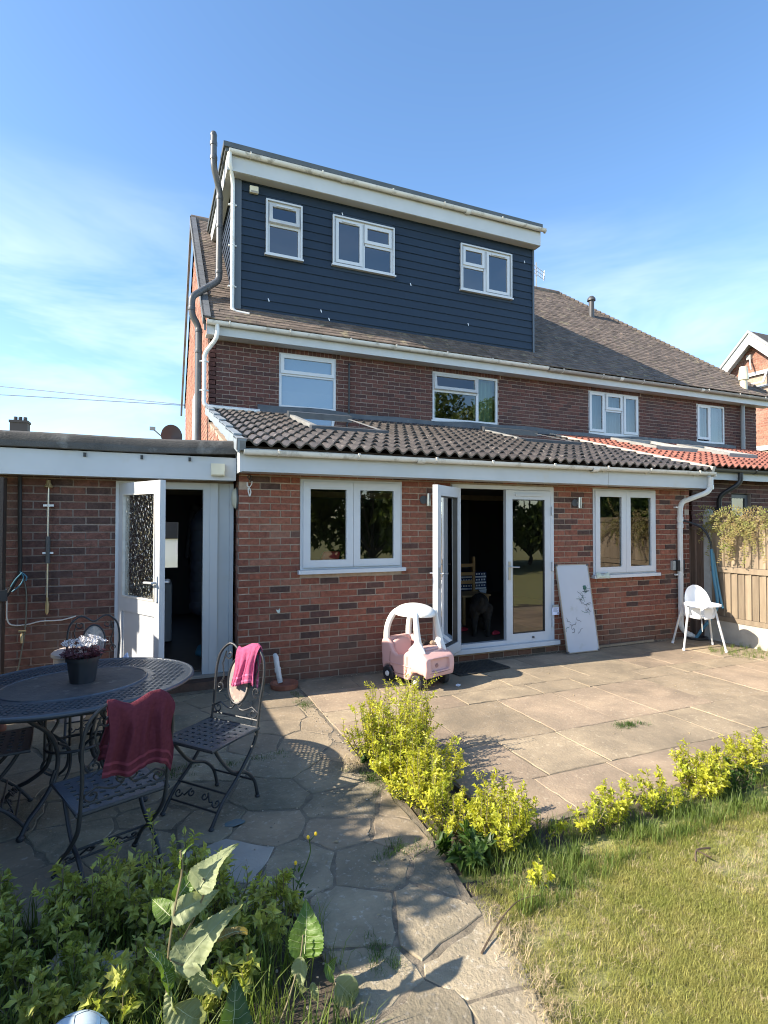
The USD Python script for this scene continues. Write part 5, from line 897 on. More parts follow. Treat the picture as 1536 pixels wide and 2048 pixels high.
# ================================================================ TABLE AND CHAIRS
def make_chair():
    """folding wrought-iron chair facing +y, origin on the ground under its seat"""
    t = thing('bistro_chair', 'x', 'chair', (0, 0, 0), local=True)
    X = 0.19; iron = 'wrought_iron'
    base = sbox(-X, -0.19, X, 0.19).buffer(0.012); holes = []
    for i in range(7):
        for j in range(7): holes.append(sbox(-0.011, -0.011, 0.011, 0.011).buffer(0.001) if 0 else shapely.affinity.translate(shapely.affinity.rotate(sbox(-0.0125, -0.0115, 0.0125, 0.0115), 12 if (i+j) % 2 else -12), (i-3)*0.05, (j-3)*0.05))
    t.add('seat', prism(base.difference(shapely.union_all(holes)), 0.444, 0.452), 'table_iron')
    t.add('seat_rim', tube([(-X-0.012, -0.20, 0.446), (X+0.012, -0.20, 0.446), (X+0.012, 0.20, 0.446), (-X-0.012, 0.20, 0.446)], 0.010, 6, closed=True), iron)
    by = lambda z: -0.205-(z-0.45)*0.16      # the back leans
    hoop = [(-X, -0.205, 0.45), (-X, by(0.6), 0.6), (-X-0.008, by(0.75), 0.75), (-X+0.01, by(0.86), 0.86), (-X+0.07, by(0.925), 0.925), (-0.07, by(0.925), 0.925), (0, by(0.885), 0.885), (0.07, by(0.925), 0.925), (X-0.07, by(0.925), 0.925), (X-0.01, by(0.86), 0.86), (X+0.008, by(0.75), 0.75), (X, by(0.6), 0.6), (X, -0.205, 0.45)]
    t.add('back_frame', tube(spline(hoop, 6), 0.0085, 8), iron, smooth=50)
    for s in (-1, 1):
        t.add('leg', tube(spline([(s*X, -0.205, 0.46), (s*X, -0.17, 0.36), (s*X, -0.03, 0.22), (s*X, 0.10, 0.12), (s*X, 0.19, 0.012)], 7), 0.0105, 8), iron, smooth=50)
        xi = s*(X-0.022)
        t.add('leg', tube(spline([(xi, 0.15, 0.44), (xi, 0.10, 0.36), (xi, 0.0, 0.25), (xi, -0.12, 0.20), (xi, -0.20, 0.12), (xi, -0.235, 0.012)], 7), 0.0105, 8), iron, smooth=50)
        for q in ((s*X, 0.19), (xi, -0.235)): t.add('foot', lathe([(0.0, 0.022), (0.010, 0.02), (0.017, 0.009), (0.013, 0.0), (0.0, 0.0)], 10, (q[0], q[1], 0)), iron, smooth=40)
    a = np.linspace(0, 2*PI, 28, endpoint=False)
    ov = np.stack([0.088*np.cos(a), by(0.71+0.145*np.sin(a))+0.0*a, 0.71+0.145*np.sin(a)], 1)
    t.add('plaque_ring', tube(ov, 0.007, 6, closed=True), iron, smooth=50)
    c = np.array([0, by(0.71), 0.71]); v = np.vstack([ov, [c]])*[0.97, 1, 1]; t.add('mosaic_plaque', (v, np.array([[i, (i+1) % 28, 28] for i in range(28)])), 'plaque')
    mb = MB(); u = np.array([1.0, 0, 0]); w = np.array([0, -0.158, 0.987])
    for s in (-1, 1):
        mb.tube(np.vstack([spiral((s*0.10, by(0.86), 0.86), 0.006, 0.036, 0, 2.2*PI, u*s, w, 20), [(s*0.150, by(0.80), 0.80), (s*0.128, by(0.72), 0.72), (s*0.15, by(0.66), 0.66)]]), 0.005, 5)
        mb.tube(spiral((s*0.152, by(0.655), 0.655), 0.034, 0.006, PI/2, 2.6*PI, u*s, -w, 18), 0.005, 5)
        mb.tube(np.vstack([spiral((s*0.145, by(0.525), 0.525), 0.006, 0.034, 0, 2.1*PI, u*s, w, 18), spline([(s*0.13, by(0.56), 0.56), (s*0.075, by(0.535), 0.535), (s*0.03, by(0.535), 0.535), (s*0.012, by(0.56), 0.56)], 5)]), 0.005, 5)
        mb.tube(spiral((s*0.03, by(0.572), 0.572), 0.024, 0.004, PI, 3.0*PI, u*s, w, 16), 0.005, 5)
    mb.tube([(-X, by(0.49), 0.49), (X, by(0.49), 0.49)], 0.006, 6)
    t.add('back_scrolls', mb, iron, smooth=50)
    mb = MB(); yy = lambda z: 0.10+(0.12-z)*0.83
    for z in (0.155, 0.075): mb.tube([(-X, yy(z), z), (X, yy(z), z)], 0.006, 6)
    for s in (-1, 1):
        mb.tube(np.vstack([spiral((s*0.05, yy(0.12), 0.125), 0.004, 0.026, 0, 2.3*PI, u*s, np.array([0, -0.64, 0.77]), 16), [(s*0.10, yy(0.105), 0.105)], spiral((s*0.15, yy(0.11), 0.11), 0.03, 0.004, PI, 3.2*PI, u*s, np.array([0, -0.64, 0.77]), 16)]), 0.005, 5)
    t.add('leg_scrolls', mb, iron, smooth=50)
    mb = MB(); mb.tube([(-X+0.022, -0.20, 0.12), (X-0.022, -0.20, 0.12)], 0.006, 6); t.add('stretcher', mb, iron)
    return t
CH = make_chair()
def setc(node, label, pos, rz):
    pr = stage.GetPrimAtPath(node.path); x = UsdGeom.Xformable(pr); x.ClearXformOpOrder(); x.AddTranslateOp().Set(Gf.Vec3d(*pos)); x.AddRotateZOp().Set(rz); meta(pr, label, 'chair', 'wrought-iron folding chairs round the patio table')
def yaw_of(d): return math.degrees(math.atan2(-d[0], d[1]))
G_ = 'wrought-iron folding chairs round the patio table'
CR = ((-0.51, -2.48), yaw_of((-0.76, -0.65))); CF = ((-1.03, -2.98), yaw_of((-0.36, 0.93)))
setc(CH, 'black wrought-iron folding chair with the pink towel over its back, right of the table', (*CR[0], 0), CR[1])
copy_of(CH, 'bistro_chair', 'black wrought-iron folding chair with the wine-red towel, in front of the table', 'chair', (*CF[0], 0), CF[1], G_)
copy_of(CH, 'bistro_chair', 'black wrought-iron folding chair behind the table, by the outbuilding brick wall', 'chair', (-1.28, -0.93, 0), yaw_of((0.08, -1.0)), G_)
copy_of(CH, 'bistro_chair', 'black wrought-iron folding chair cut off by the left edge, by the table', 'chair', (-1.70, -2.17, 0), yaw_of((0.99, 0.12)), G_)
# towels hung over chair backs (a folded sheet: front fall, crest over the hoop, rear fall)
def towel(name, m, label, pos, rz, xc, wid, zc, front, back, seed, lean=0.158, slant=0.0, crest=None):
    nx, nz = 34, 46; r_ = np.random.default_rng(seed)
    U_ = np.linspace(-0.5, 0.5, nx); S = np.linspace(-front, back, nz); rows = []
    by = lambda z: -0.205-(z-0.45)*0.16
    for s in S:
        cr = zc+(crest(U_*wid+xc) if crest else 0*U_)
        k = np.clip(abs(s)/0.03, 0, 1); drop = np.maximum(0, abs(s)-0.012)
        z = cr+0.012*(1-k**2)-drop
        fold = 0.012*np.sin(U_*15+seed)+0.009*np.sin(U_*27+seed*2)+0.004*np.sin(U_*53+seed*3+s*9)
        fold = fold*np.clip(drop/0.12, 0, 1)
        side = 1 if s < 0 else -1
        y = by(z)+side*(0.013*k)+fold*side*0.7+(side*0.004 if abs(s) > 0.02 else 0)+side*0.018*np.clip(drop/0.2, 0, 1)
        pinch = 1-0.10*np.sin(np.clip(drop/0.2, 0, 1)*PI)*0.5+0.10*drop
        x = xc+U_*wid*pinch+slant*drop+0.006*np.sin(s*22+U_*5)
        rows.append(np.stack([x, y, z+0.006*np.sin(U_*9+seed)*np.clip(drop/0.2, 0, 1)], 1))
    v = np.vstack(rows); f = quad2tri([[i*nx+j, i*nx+j+1, (i+1)*nx+j+1, (i+1)*nx+j] for i in range(nz-1) for j in range(nx-1)])
    n_ = np.cross(v[f[:, 1]]-v[f[:, 0]], v[f[:, 2]]-v[f[:, 0]]); vn = np.zeros_like(v)
    for k in range(3): np.add.at(vn, f[:, k], n_)
    vn /= np.linalg.norm(vn, axis=1, keepdims=True)+1e-9; N = len(v)
    edge = [(j, j+1) for j in range(nx-1)]+[((nz-1)*nx+j+1, (nz-1)*nx+j) for j in range(nx-1)]+[((i+1)*nx, i*nx) for i in range(nz-1)]+[(i*nx+nx-1, (i+1)*nx+nx-1) for i in range(nz-1)]
    fe = [[b, a, N+a] for a, b in edge]+[[b, N+a, N+b] for a, b in edge]
    V = np.vstack([v+vn*0.003, v-vn*0.003]); F = np.vstack([f, f[:, ::-1]+N, np.array(fe)])
    T = thing(name, label, 'towel', (*pos, 0), rz, local=True); c_ = T.add('cloth', (V, F), m, smooth=60)
    for i0, off in ((1, 1), (4, 1), (nz-3, -1), (nz-6, -1)):
        for sg in (1, -1):
            b_ = np.vstack([(v+vn*sg*0.0042)[i0*nx:(i0+1)*nx], (v+vn*sg*0.0042)[(i0+1)*nx:(i0+2)*nx]]); c_.add('hem_band', (b_, quad2tri([[j, j+1, nx+j+1, nx+j] for j in range(nx-1)])), m+'_hem', smooth=60)
heart = lambda x: np.interp(np.abs(x), [0, 0.035, 0.075, 0.12, 0.16, 0.185, 0.2], [-0.038, -0.022, 0.0, 0.003, -0.025, -0.06, -0.09])
towel('pink_towel', 'towel_pink', 'pink towel draped over the back of the chair right of the table', CR[0], CR[1], -0.06, 0.17, 0.935, 0.24, 0.27, 5, slant=0.05, crest=heart)
towel('wine_towel', 'towel_wine', 'wine-red towel draped over the back of the chair in front of the table', CF[0], CF[1], 0.045, 0.30, 0.935, 0.28, 0.335, 3, slant=-0.02, crest=heart)
TB = thing('patio_table', 'oval dark metal lattice patio table with a stone mosaic centre', 'table', (-1.28, -2.07, 0), 18.8, local=True)
def ell(a, b, n=64): t_ = np.linspace(0, 2*PI, n, endpoint=False); return np.stack([a*np.cos(t_), b*np.sin(t_)], 1)
A_, B_ = 0.70, 0.587
ringp = Polygon(ell(A_-0.008, B_-0.008)).difference(Polygon(ell(0.42, 0.345))); hs = []
hole = Polygon([(-0.017, 0), (-0.010, 0.0095), (0.010, 0.0095), (0.017, 0), (0.010, -0.0095), (-0.010, -0.0095)])
lim = Polygon(ell(A_-0.03, B_-0.03)).difference(Polygon(ell(0.44, 0.365)))
for i in range(-20, 21):
    for j in range(-32, 33):
        p = (i*0.042+(j % 2)*0.021, j*0.0255); h = shapely.affinity.translate(hole, *p)
        if lim.contains(h): hs.append(h)
TB.add('table_top', prism(ringp.difference(shapely.union_all(hs)), 0.722, 0.732), 'table_iron')
TB.add('rim', tube(np.column_stack([ell(A_, B_), np.full(64, 0.724)]), 0.013, 8, closed=True), 'table_iron', smooth=50); TB.add('apron', tube(np.column_stack([ell(A_-0.03, B_-0.03), np.full(64, 0.706)]), 0.012, 6, closed=True), 'wrought_iron', smooth=50)
TB.add('mosaic_centre', prism(Polygon(ell(0.405, 0.33)), 0.724, 0.735), 'mosaic'); TB.add('mosaic_ring', tube(np.column_stack([ell(0.412, 0.337), np.full(64, 0.732)]), 0.008, 6, closed=True), 'table_iron', smooth=50)
for k in range(4):
    a = PI/4+k*PI/2; d = np.array([math.cos(a)*1.1, math.sin(a)*0.95, 0]); z_ = np.array([0, 0, 1.0]); P = lambda r_, z: tuple(d*r_+z_*z)
    mb = MB(); mb.tube(spline([P(0.46, 0.71), P(0.36, 0.62), P(0.22, 0.5), P(0.15, 0.36), P(0.17, 0.22), P(0.27, 0.13), P(0.36, 0.08), P(0.42, 0.012)], 6), 0.013, 8)
    mb.tube(spline([P(0.15, 0.42), P(0.05, 0.34), P(0.05, 0.22), P(0.12, 0.16), P(0.20, 0.20), P(0.17, 0.27)], 6), 0.009, 6); mb.tube(spline([P(0.42, 0.70), P(0.25, 0.66), P(0.15, 0.56), P(0.20, 0.50)], 6), 0.009, 6)
    mb.add(*lathe([(0, 0.03), (0.016, 0.024), (0.022, 0.01), (0.018, 0), (0, 0)], 10, P(0.42, 0.0))); TB.add('leg', mb, 'wrought_iron', smooth=50)
for z, rr_ in ((0.36, 0.15), (0.66, 0.30)): TB.add('leg_hoop', tube(np.column_stack([ell(rr_*1.1, rr_*0.95, 32), np.full(32, z)]), 0.009, 6, closed=True), 'wrought_iron', smooth=50)
for k in range(4): a = k*PI/2; TB.add('upright', tube([(0.165*math.cos(a), 0.145*math.sin(a), 0.30), (0.165*math.cos(a), 0.145*math.sin(a), 0.715)], 0.009, 6), 'wrought_iron')
# flower pot on the table
PT = thing('flower_pot', 'black plastic pot of purple-leaved plants with white flowers on the table', 'flower pot', (-1.245, -2.06, 0.735))
c0 = np.array([-1.245, -2.06, 0.735])
PT.add('pot', lathe([(0.0, 0.0), (0.072, 0.0), (0.090, 0.135), (0.098, 0.136), (0.099, 0.158), (0.092, 0.158), (0.086, 0.13), (0.0, 0.12)], 28, c0), 'pot_black', smooth=40)
fol = MB(); stm = MB(); fl_ = MB()
for k in range(170):
    a = rng.uniform(0, 2*PI); r_ = 0.085*math.sqrt(rng.random())+0.02; h = 0.17+0.075*rng.random()*(1.15-r_/0.12); c = c0+[r_*1.15*math.cos(a), r_*1.15*math.sin(a), h]
    for q in range(3):
        b = a+q*2.09+rng.uniform(-.3, .3); L = rng.uniform(0.014, 0.024); d = np.array([math.cos(b), math.sin(b), rng.uniform(-0.4, 0.25)]); n_ = np.array([-math.sin(b), math.cos(b), 0])
        fol.add([c, c+d*L*0.8+n_*L*0.55, c+d*L*0.72-[0, 0, 0.003], c+d*L*0.8-n_*L*0.55], [[0, 1, 2], [0, 2, 3]])
    if k % 3 == 0: stm.tube([c0+[r_*0.4*math.cos(a), r_*0.4*math.sin(a), 0.12], c], 0.0012, 3, caps=False)
for k in range(64):
    a = rng.uniform(0, 2*PI); r_ = 0.10*math.sqrt(rng.random()); h = 0.235+0.06*rng.random()*(1.1-r_/0.13); c = c0+[r_*1.2*math.cos(a)+0.01, r_*1.2*math.sin(a), h]
    ax = np.array([math.cos(a)*0.5, math.sin(a)*0.5-0.25, 1.0]); ax /= np.linalg.norm(ax); p1 = np.cross(ax, [1, 0, 0]); p1 /= np.linalg.norm(p1); p2 = np.cross(ax, p1)
    for q in range(5):
        b = q*2*PI/5; d = math.cos(b)*p1+math.sin(b)*p2; n_ = -math.sin(b)*p1+math.cos(b)*p2; L = 0.0135
        fl_.add([c-ax*0.006, c+d*L+n_*0.005+ax*0.004, c+d*L*1.1+ax*0.005, c+d*L-n_*0.005+ax*0.004], [[0, 1, 2], [0, 2, 3]])
    stm.tube([c-[0.02*math.cos(a), 0.02*math.sin(a), 0.1], c-ax*0.006], 0.001, 3, caps=False)
PT.add('foliage', fol, 'oxalis'); PT.add('stems', stm, 'oxalis'); PT.add('flowers', fl_, 'petal')
t = thing('lidded_bucket', 'cream lidded bucket behind the table by the outbuilding wall', 'bucket', (-1.50, -0.40, 0)); t.add('bucket', lathe([(0.0, 0.0), (0.12, 0.0), (0.14, 0.55), (0.0, 0.55)], 24, (-1.50, -0.40, 0)), 'tub_cream', smooth=40); t.add('lid', lathe([(0.0, 0.62), (0.10, 0.615), (0.14, 0.60), (0.158, 0.585), (0.158, 0.56), (0.145, 0.552)], 24, (-1.50, -0.40, 0)), 'tub_cream', smooth=40)
single('blue_bag', soft(hull([(-1.02, -1.02, 0.50), (-1.12, -1.0, 0.5), (-1.03, -1.02, 0.66), (-1.08, -0.95, 0.52)], [0.03, 0.03, 0.01, 0.03]), 0.02, 4), 'paper', 'pale blue plastic bag on the chair behind the table', 'bag', (-1.06, -1.0, 0.46), smooth=30)
single('orange_ball', (trimesh.creation.icosphere(2, 0.035).vertices+[-1.98, -0.55, 0.035], trimesh.creation.icosphere(2).faces), 'terracotta', 'small orange ball on the paving at the left edge behind the table', 'ball', (-1.98, -0.55, 0), smooth=True)
# ================================================================ TOY CAR (faces +y locally)
CARP = (1.83, -0.58); CARR = yaw_of((0.30, -0.95))
TC = thing('toy_car', 'pink and white ride-on toy car parked on the patio beside the open french door', 'toy car', (*CARP, 0), CARR, local=True)
prof_o = [(-0.34, 0.16), (-0.30, 0.085), (0.10, 0.075), (0.155, 0.165), (0.30, 0.165), (0.345, 0.13), (0.365, 0.22), (0.355, 0.335), (0.27, 0.385), (0.12, 0.40), (0.05, 0.365), (0.0, 0.325), (-0.10, 0.31), (-0.165, 0.345), (-0.205, 0.42), (-0.255, 0.46), (-0.33, 0.47), (-0.36, 0.40), (-0.35, 0.26)]
def extr(pr, w): return m3.Manifold.extrude(m3.CrossSection([pr]), w).translate((0, 0, -w/2)).rotate((90, 0, 90))
body = extr(prof_o, 0.42)
cut = extr([(-0.285, 0.14), (0.06, 0.14), (0.06, 0.7), (-0.285, 0.7)], 0.33); eng = extr([(0.33, 0.20), (0.40, 0.20), (0.40, 0.31), (0.33, 0.33)], 0.26)
for sx in (-1, 1): body -= m3.Manifold.cylinder(0.06, 0.095, 0.095, 24).rotate((0, 90, 0)).translate((sx*0.2-0.03, -0.235, 0.09)); body -= m3.Manifold.cylinder(0.07, 0.085, 0.085, 24).rotate((0, 90, 0)).translate((sx*0.2-0.035, 0.21, 0.085))
body = body-cut-eng
TC.add('body', soft(body, 0.028, 7), 'car_pink', smooth=40)
TC.add('seat', soft(hull([(-0.11, -0.25, 0.22), (0.11, -0.25, 0.22), (-0.11, -0.25, 0.40), (0.11, -0.25, 0.40), (0, -0.25, 0.44)], 0.03), 0.03, 3), 'car_pink', smooth=50); TC.add('seat_cushion', soft(hull([(-0.11, -0.22, 0.19), (0.11, -0.22, 0.19), (-0.11, -0.04, 0.19), (0.11, -0.04, 0.19)], 0.025), 0.03, 3), 'car_pink', smooth=50)
roof = m3.Manifold.sphere(1.0, 40).scale((0.20, 0.255, 0.105)).trim_by_plane((0, 0, 1), -0.02).translate((0, -0.03, 0.75)) - m3.Manifold.sphere(1.0, 40).scale((0.178, 0.23, 0.088)).translate((0, -0.03, 0.728))
TC.add('roof', soft(roof, 0.025, 4), 'car_white', smooth=50)
for sx in (-1, 1):
    arc = spline([(sx*0.165, -0.315, 0.44), (sx*0.165, -0.305, 0.56), (sx*0.155, -0.265, 0.67), (sx*0.14, -0.20, 0.755), (sx*0.115, -0.11, 0.80)], 4)
    m_ = m3.Manifold.batch_boolean([hull([a + np.array([0, 0.012, 0]), b + np.array([0, 0.012, 0]), a - np.array([0, 0.012, 0]), b - np.array([0, 0.012, 0])], 0.027) for a, b in zip(arc[:-1], arc[1:])], m3.OpType.Add); TC.add('rear_pillar', soft(m_, 0.03, 3), 'car_white', smooth=50)
    q = [(sx*0.145, 0.13, 0.765), (sx*0.155, 0.16, 0.60), (sx*0.165, 0.19, 0.46), (sx*0.17, 0.21, 0.395)]
    m_ = m3.Manifold.batch_boolean([hull([q[0], q[1]], [0.03, 0.033]), hull([q[1], q[2]], [0.033, 0.040]), hull([q[2], q[3], (sx*0.165, 0.07, 0.385), (sx*0.155, 0.27, 0.385)], [0.038, 0.024, 0.018, 0.018])], m3.OpType.Add); TC.add('front_pillar', soft(m_, 0.03, 3), 'car_white', smooth=50)
    for y in (-0.235, 0.21):
        r_ = 0.085 if y < 0 else 0.075
        wv, wf = lathe([(0.0, -0.035), (r_-0.012, -0.035), (r_, -0.022), (r_, 0.022), (r_-0.012, 0.035), (0.045, 0.035), (0.04, 0.028), (0.0, 0.028)] if sx > 0 else [(0.0, -0.028), (0.04, -0.028), (0.045, -0.035), (r_-0.012, -0.035), (r_, -0.022), (r_, 0.022), (r_-0.012, 0.035), (0.0, 0.035)], 26, (sx*0.19, y, r_+0.001), 'x')
        W_ = TC.add('wheel', (wv, wf), 'tyre', smooth=40); W_.add('hubcap', lathe([(0.0, -0.01), (0.026, -0.008), (0.03, 0.0), (0.026, 0.008), (0.0, 0.01)], 16, (sx*0.224, y, r_+0.001), 'x'), 'car_white', smooth=40)
a = np.linspace(0, 2*PI, 22, endpoint=False); TC.add('steering_wheel', tube(np.stack([0.055*np.cos(a), 0.055+0.03*np.sin(a), 0.43+0.048*np.sin(a)], 1), 0.010, 7, closed=True), 'tyre', smooth=50)
TC.add('bonnet_ornament', (trimesh.creation.icosphere(2, 0.026).vertices*[1.25, 1, 1]+[-0.10, 0.14, 0.435], trimesh.creation.icosphere(2).faces), 'paving_rose', smooth=True)
for sx in (-1, 1):
    TC.add('door_seam', tube(spline([(sx*0.2125, -0.20, 0.33), (sx*0.2125, -0.19, 0.14), (sx*0.2125, -0.02, 0.12), (sx*0.2125, 0.06, 0.16), (sx*0.2125, 0.07, 0.32)], 6), 0.0035, 5), 'car_seam'); TC.add('side_trim', tube([(sx*0.2125, -0.27, 0.215), (sx*0.2125, 0.13, 0.215)], 0.006, 6), 'car_pink', smooth=50)
TC.add('bumper_seam', tube([(-0.19, 0.352, 0.185), (0.0, 0.362, 0.18), (0.19, 0.352, 0.185)], 0.004, 5), 'car_seam'); TC.add('badge', lathe([(0.0, 0.0), (0.022, 0.0), (0.018, 0.006), (0.0, 0.008)], 14, (0.03, 0.332, 0.25), 'y'), 'car_seam')
TC.add('windscreen_sill', soft(hull([(-0.13, 0.10, 0.39), (0.13, 0.10, 0.39), (-0.09, 0.22, 0.40), (0.09, 0.22, 0.40)], 0.018), 0.03, 3), 'car_pink', smooth=50)
# ================================================================ HIGH CHAIR (faces +y locally)
HC = thing('high_chair', 'white plastic high chair with tray and slim splayed legs by the downpipe', 'high chair', (6.2, -0.61, 0), yaw_of((-0.57, -0.82)), local=True)
for sx in (-1, 1):
    for sy in (-1, 1):
        L_ = HC.add('leg', tube([(sx*0.165, sy*0.13, 0.57), (sx*0.215, sy*0.19, 0.28), (sx*0.262, sy*0.245, 0.012)], [0.016, 0.015, 0.0135], 12), 'leg_grey', smooth=50); L_.add('foot_cap', tube([(sx*0.258, sy*0.241, 0.035), (sx*0.2635, sy*0.2465, 0.004)], 0.017, 12), 'chair_white')
def sup(w, d, n_, e=3.0): t_ = np.linspace(0, 2*PI, n_, endpoint=False); return np.stack([w*np.sign(np.cos(t_))*abs(np.cos(t_))**(2/e), d*np.sign(np.sin(t_))*abs(np.sin(t_))**(2/e)], 1)
tr = Polygon(sup(0.22, 0.16, 48)); HC.add('tray', prism(tr.difference(Polygon(sup(0.19, 0.13, 48))), 0.615, 0.640), 'chair_white', smooth=40); HC.add('tray_base', prism(Polygon(sup(0.192, 0.132, 48)), 0.612, 0.620), 'chair_white')
for nm in ('tray', 'tray_base'):
    g_ = stage.GetPrimAtPath(HC.path+'/'+nm); UsdGeom.Xformable(g_).AddTranslateOp().Set(Gf.Vec3d(0, 0.17, 0))
n = 17; zz = np.linspace(0.42, 0.86, 16); sh = []
for z in zz:
    wz = 0.165*math.sqrt(max(0.02, 1-max(0, (z-0.62)/0.245)**2)) if z > 0.62 else 0.165-0.05*(0.62-z)
    t_ = np.linspace(-1, 1, n); sh.append(np.stack([wz*t_, -0.10-0.10*(z-0.42)+0.10*np.abs(t_)**2.2*(1 if z < 0.66 else max(0.15, 1-(z-0.66)/0.2)), np.full(n, z)], 1))
v = np.vstack(sh); f = quad2tri([[i*n+j, i*n+j+1, (i+1)*n+j+1, (i+1)*n+j] for i in range(15) for j in range(n-1)]); v2 = v-[0, 0.012, 0]
HC.add('seat_back', (np.vstack([v, v2]), np.vstack([f[:, ::-1], f+len(v)])), 'chair_white', smooth=50)
HC.add('seat', soft(hull([(-0.135, -0.07, 0.43), (0.135, -0.07, 0.43), (-0.14, 0.13, 0.45), (0.14, 0.13, 0.45)], 0.022), 0.035, 3), 'chair_white', smooth=50)
for sx in (-1, 1): HC.add('side_wing', soft(hull([(sx*0.16, -0.08, 0.58), (sx*0.165, 0.12, 0.58), (sx*0.15, -0.06, 0.44), (sx*0.15, 0.13, 0.45)], 0.014), 0.03, 3), 'chair_white', smooth=50)
for sx in (-1, 1): HC.add('front_lip', soft(hull([(sx*0.03, 0.155, 0.56), (sx*0.12, 0.15, 0.56), (sx*0.035, 0.16, 0.43), (sx*0.11, 0.155, 0.44)], 0.013), 0.03, 3), 'chair_white', smooth=50)
HC.add('strap', MB().tube(spline([(-0.01, 0.10, 0.42), (-0.012, 0.11, 0.33), (-0.02, 0.10, 0.24)], 5), 0.006, 5), 'leg_grey')
# ================================================================ WHITEBOARD
q0, q1, q2, q3 = np.array([4.235, -0.215, 0.006]), np.array([4.775, -0.225, 0.006]), np.array([4.76, -0.03, 1.17]), np.array([4.20, -0.028, 1.175])
WB = thing('whiteboard', 'smeared whiteboard leaning against the brick between door and window', 'whiteboard', tuple(q0))
ex, ez = q1-q0, q3-q0; nn = np.cross(ex, ez); nn /= np.linalg.norm(nn); ex2 = q2-q3
P = lambda s, h, o=0.0: (q0+ex*s)*(1-h)+(q3+ex2*s)*h+nn*o
WB.add('board', (np.array([P(0, 0, 0), P(1, 0, 0), P(1, 1, 0), P(0, 1, 0), P(0, 0, -.014), P(1, 0, -.014), P(1, 1, -.014), P(0, 1, -.014)]), BOXF[:, ::-1]), 'board_white')
for (s0, h0, s1, h1) in ((0, 0, 0.022, 1), (0.978, 0, 1, 1), (0.022, 0, 0.978, 0.01), (0.022, 0.99, 0.978, 1)): WB.add('frame_edge', (np.array([P(s0, h0, -.018), P(s1, h0, -.018), P(s1, h1, -.018), P(s0, h1, -.018), P(s0, h0, .005), P(s1, h0, .005), P(s1, h1, .005), P(s0, h1, .005)]), BOXF), 'board_frame')
for s_, h_ in ((0.02, 0.99), (0.98, 0.99), (0.02, 0.01), (0.98, 0.01)): WB.add('corner_cap', (np.array([P(s_+a_*0.03, h_+b_*0.012, o) for o in (-.02, .008) for a_, b_ in ((-1, -1), (1, -1), (1, 1), (-1, 1))]), BOXF), 'soil_pipe_plastic')
def mark(pts, wd, m):
    mb = MB()
    for (a, b) in zip(pts[:-1], pts[1:]):
        d = np.array(b)-a; d = d/(np.linalg.norm(d)+1e-9); pn = np.array([-d[1]*1.0, d[0]*0.5])*wd
        mb.add([P(*(np.array(a)-pn), .0012), P(*(np.array(b)-pn), .0012), P(*(np.array(b)+pn), .0012), P(*(np.array(a)+pn), .0012)], [[0, 1, 2], [0, 2, 3]])
    WB.add('pen_mark', mb, m)
rk = np.random.default_rng(11)
a = np.linspace(0, 6.28, 12); mark([(0.80+0.035*math.cos(t_)*(1+.4*math.sin(3*t_)), 0.72+0.018*math.sin(t_)) for t_ in a], 0.03, 'ink_green')
for k in range(30):
    c = rk.choice([0, 1, 2]); c = [(0.72, 0.66), (0.30, 0.30), (0.75, 0.52)][c]; p = np.array([c[0]+rk.normal(0, .09), c[1]+rk.normal(0, .045)]); th = rk.uniform(0, 6.28); pts = [p]
    for _ in range(6): th += rk.normal(0, .7); p = p+np.array([math.cos(th)*.035, math.sin(th)*.014]); pts.append(np.clip(p, 0.05, 0.95))
    mark(pts, rk.uniform(0.002, 0.006), rk.choice(['ink_green', 'ink_dark', 'ink_dark']))
t = thing('hanging_tag', 'small pale paper packet hanging beside the french door frame', 'packet', (4.2, -0.05, 0.58)); t.add('packet', box(4.125, 4.235, -0.055, -0.045, 0.50, 0.60), 'paper'); t.add('header', box(4.13, 4.23, -0.054, -0.046, 0.601, 0.635), 'concrete_grey'); t.add('barcode', MB().box(4.205, 4.225, -0.0565, -0.0555, 0.515, 0.53), 'ink_dark')
for k in range(4): t.add('printed_line', box(4.135, 4.135+rk.uniform(0.05, 0.085), -0.0565, -0.0555, 0.545+k*0.013, 0.549+k*0.013), 'ink_dark')
nx, nz = 16, 12; xx, zz = np.meshgrid(np.linspace(0, 1, nx), np.linspace(0, 1, nz)); cy = -0.068-0.012*np.sin(zz*3)-0.01*np.abs(np.sin(xx*9)); v = np.stack([4.875+0.24*xx+0.01*np.sin(zz*7), cy, 0.975+0.085*zz*(0.75+0.25*np.sin(xx*8+1))-0.03*np.abs(xx-0.4)], -1).reshape(-1, 3)
single('dish_cloth', (v, quad2tri([[i*nx+j, i*nx+j+1, (i+1)*nx+j+1, (i+1)*nx+j] for i in range(nz-1) for j in range(nx-1)])), 'cloth_sage', 'crumpled pale green cloth on the left end of the right window sill', 'cloth', (4.99, -0.07, 0.97), smooth=50)
DM = thing('door_mat', 'dark ribbed rubber door mat below the french doors', 'door mat', (2.72, -0.35, 0.0)); dmv, dmf = prism(sbox(-0.36, -0.20, 0.36, 0.20).buffer(0.02), 0.004, 0.016); R = lambda v: rot(v, 6, 'z')+[2.72, -0.33, 0]; DM.add('mat', (R(dmv), dmf), 'door_mat_rubber')
for k in range(18): bv, bf = box(-0.34+k*0.039, -0.325+k*0.039, -0.18, 0.18, 0.016, 0.021); DM.add('rib', (R(bv), bf), 'door_mat_rubber')
single('crumpled_paper', (trimesh.creation.icosphere(2, 0.02).vertices*(1+0.3*rng.normal(0, .5, (162, 1)))*[1.3, 1, 0.6]+[2.16, -0.9, 0.014], trimesh.creation.icosphere(2).faces), 'cloth_white', 'scrap of crumpled white paper on the patio in front of the toy car', 'litter', (2.16, -0.9, 0))
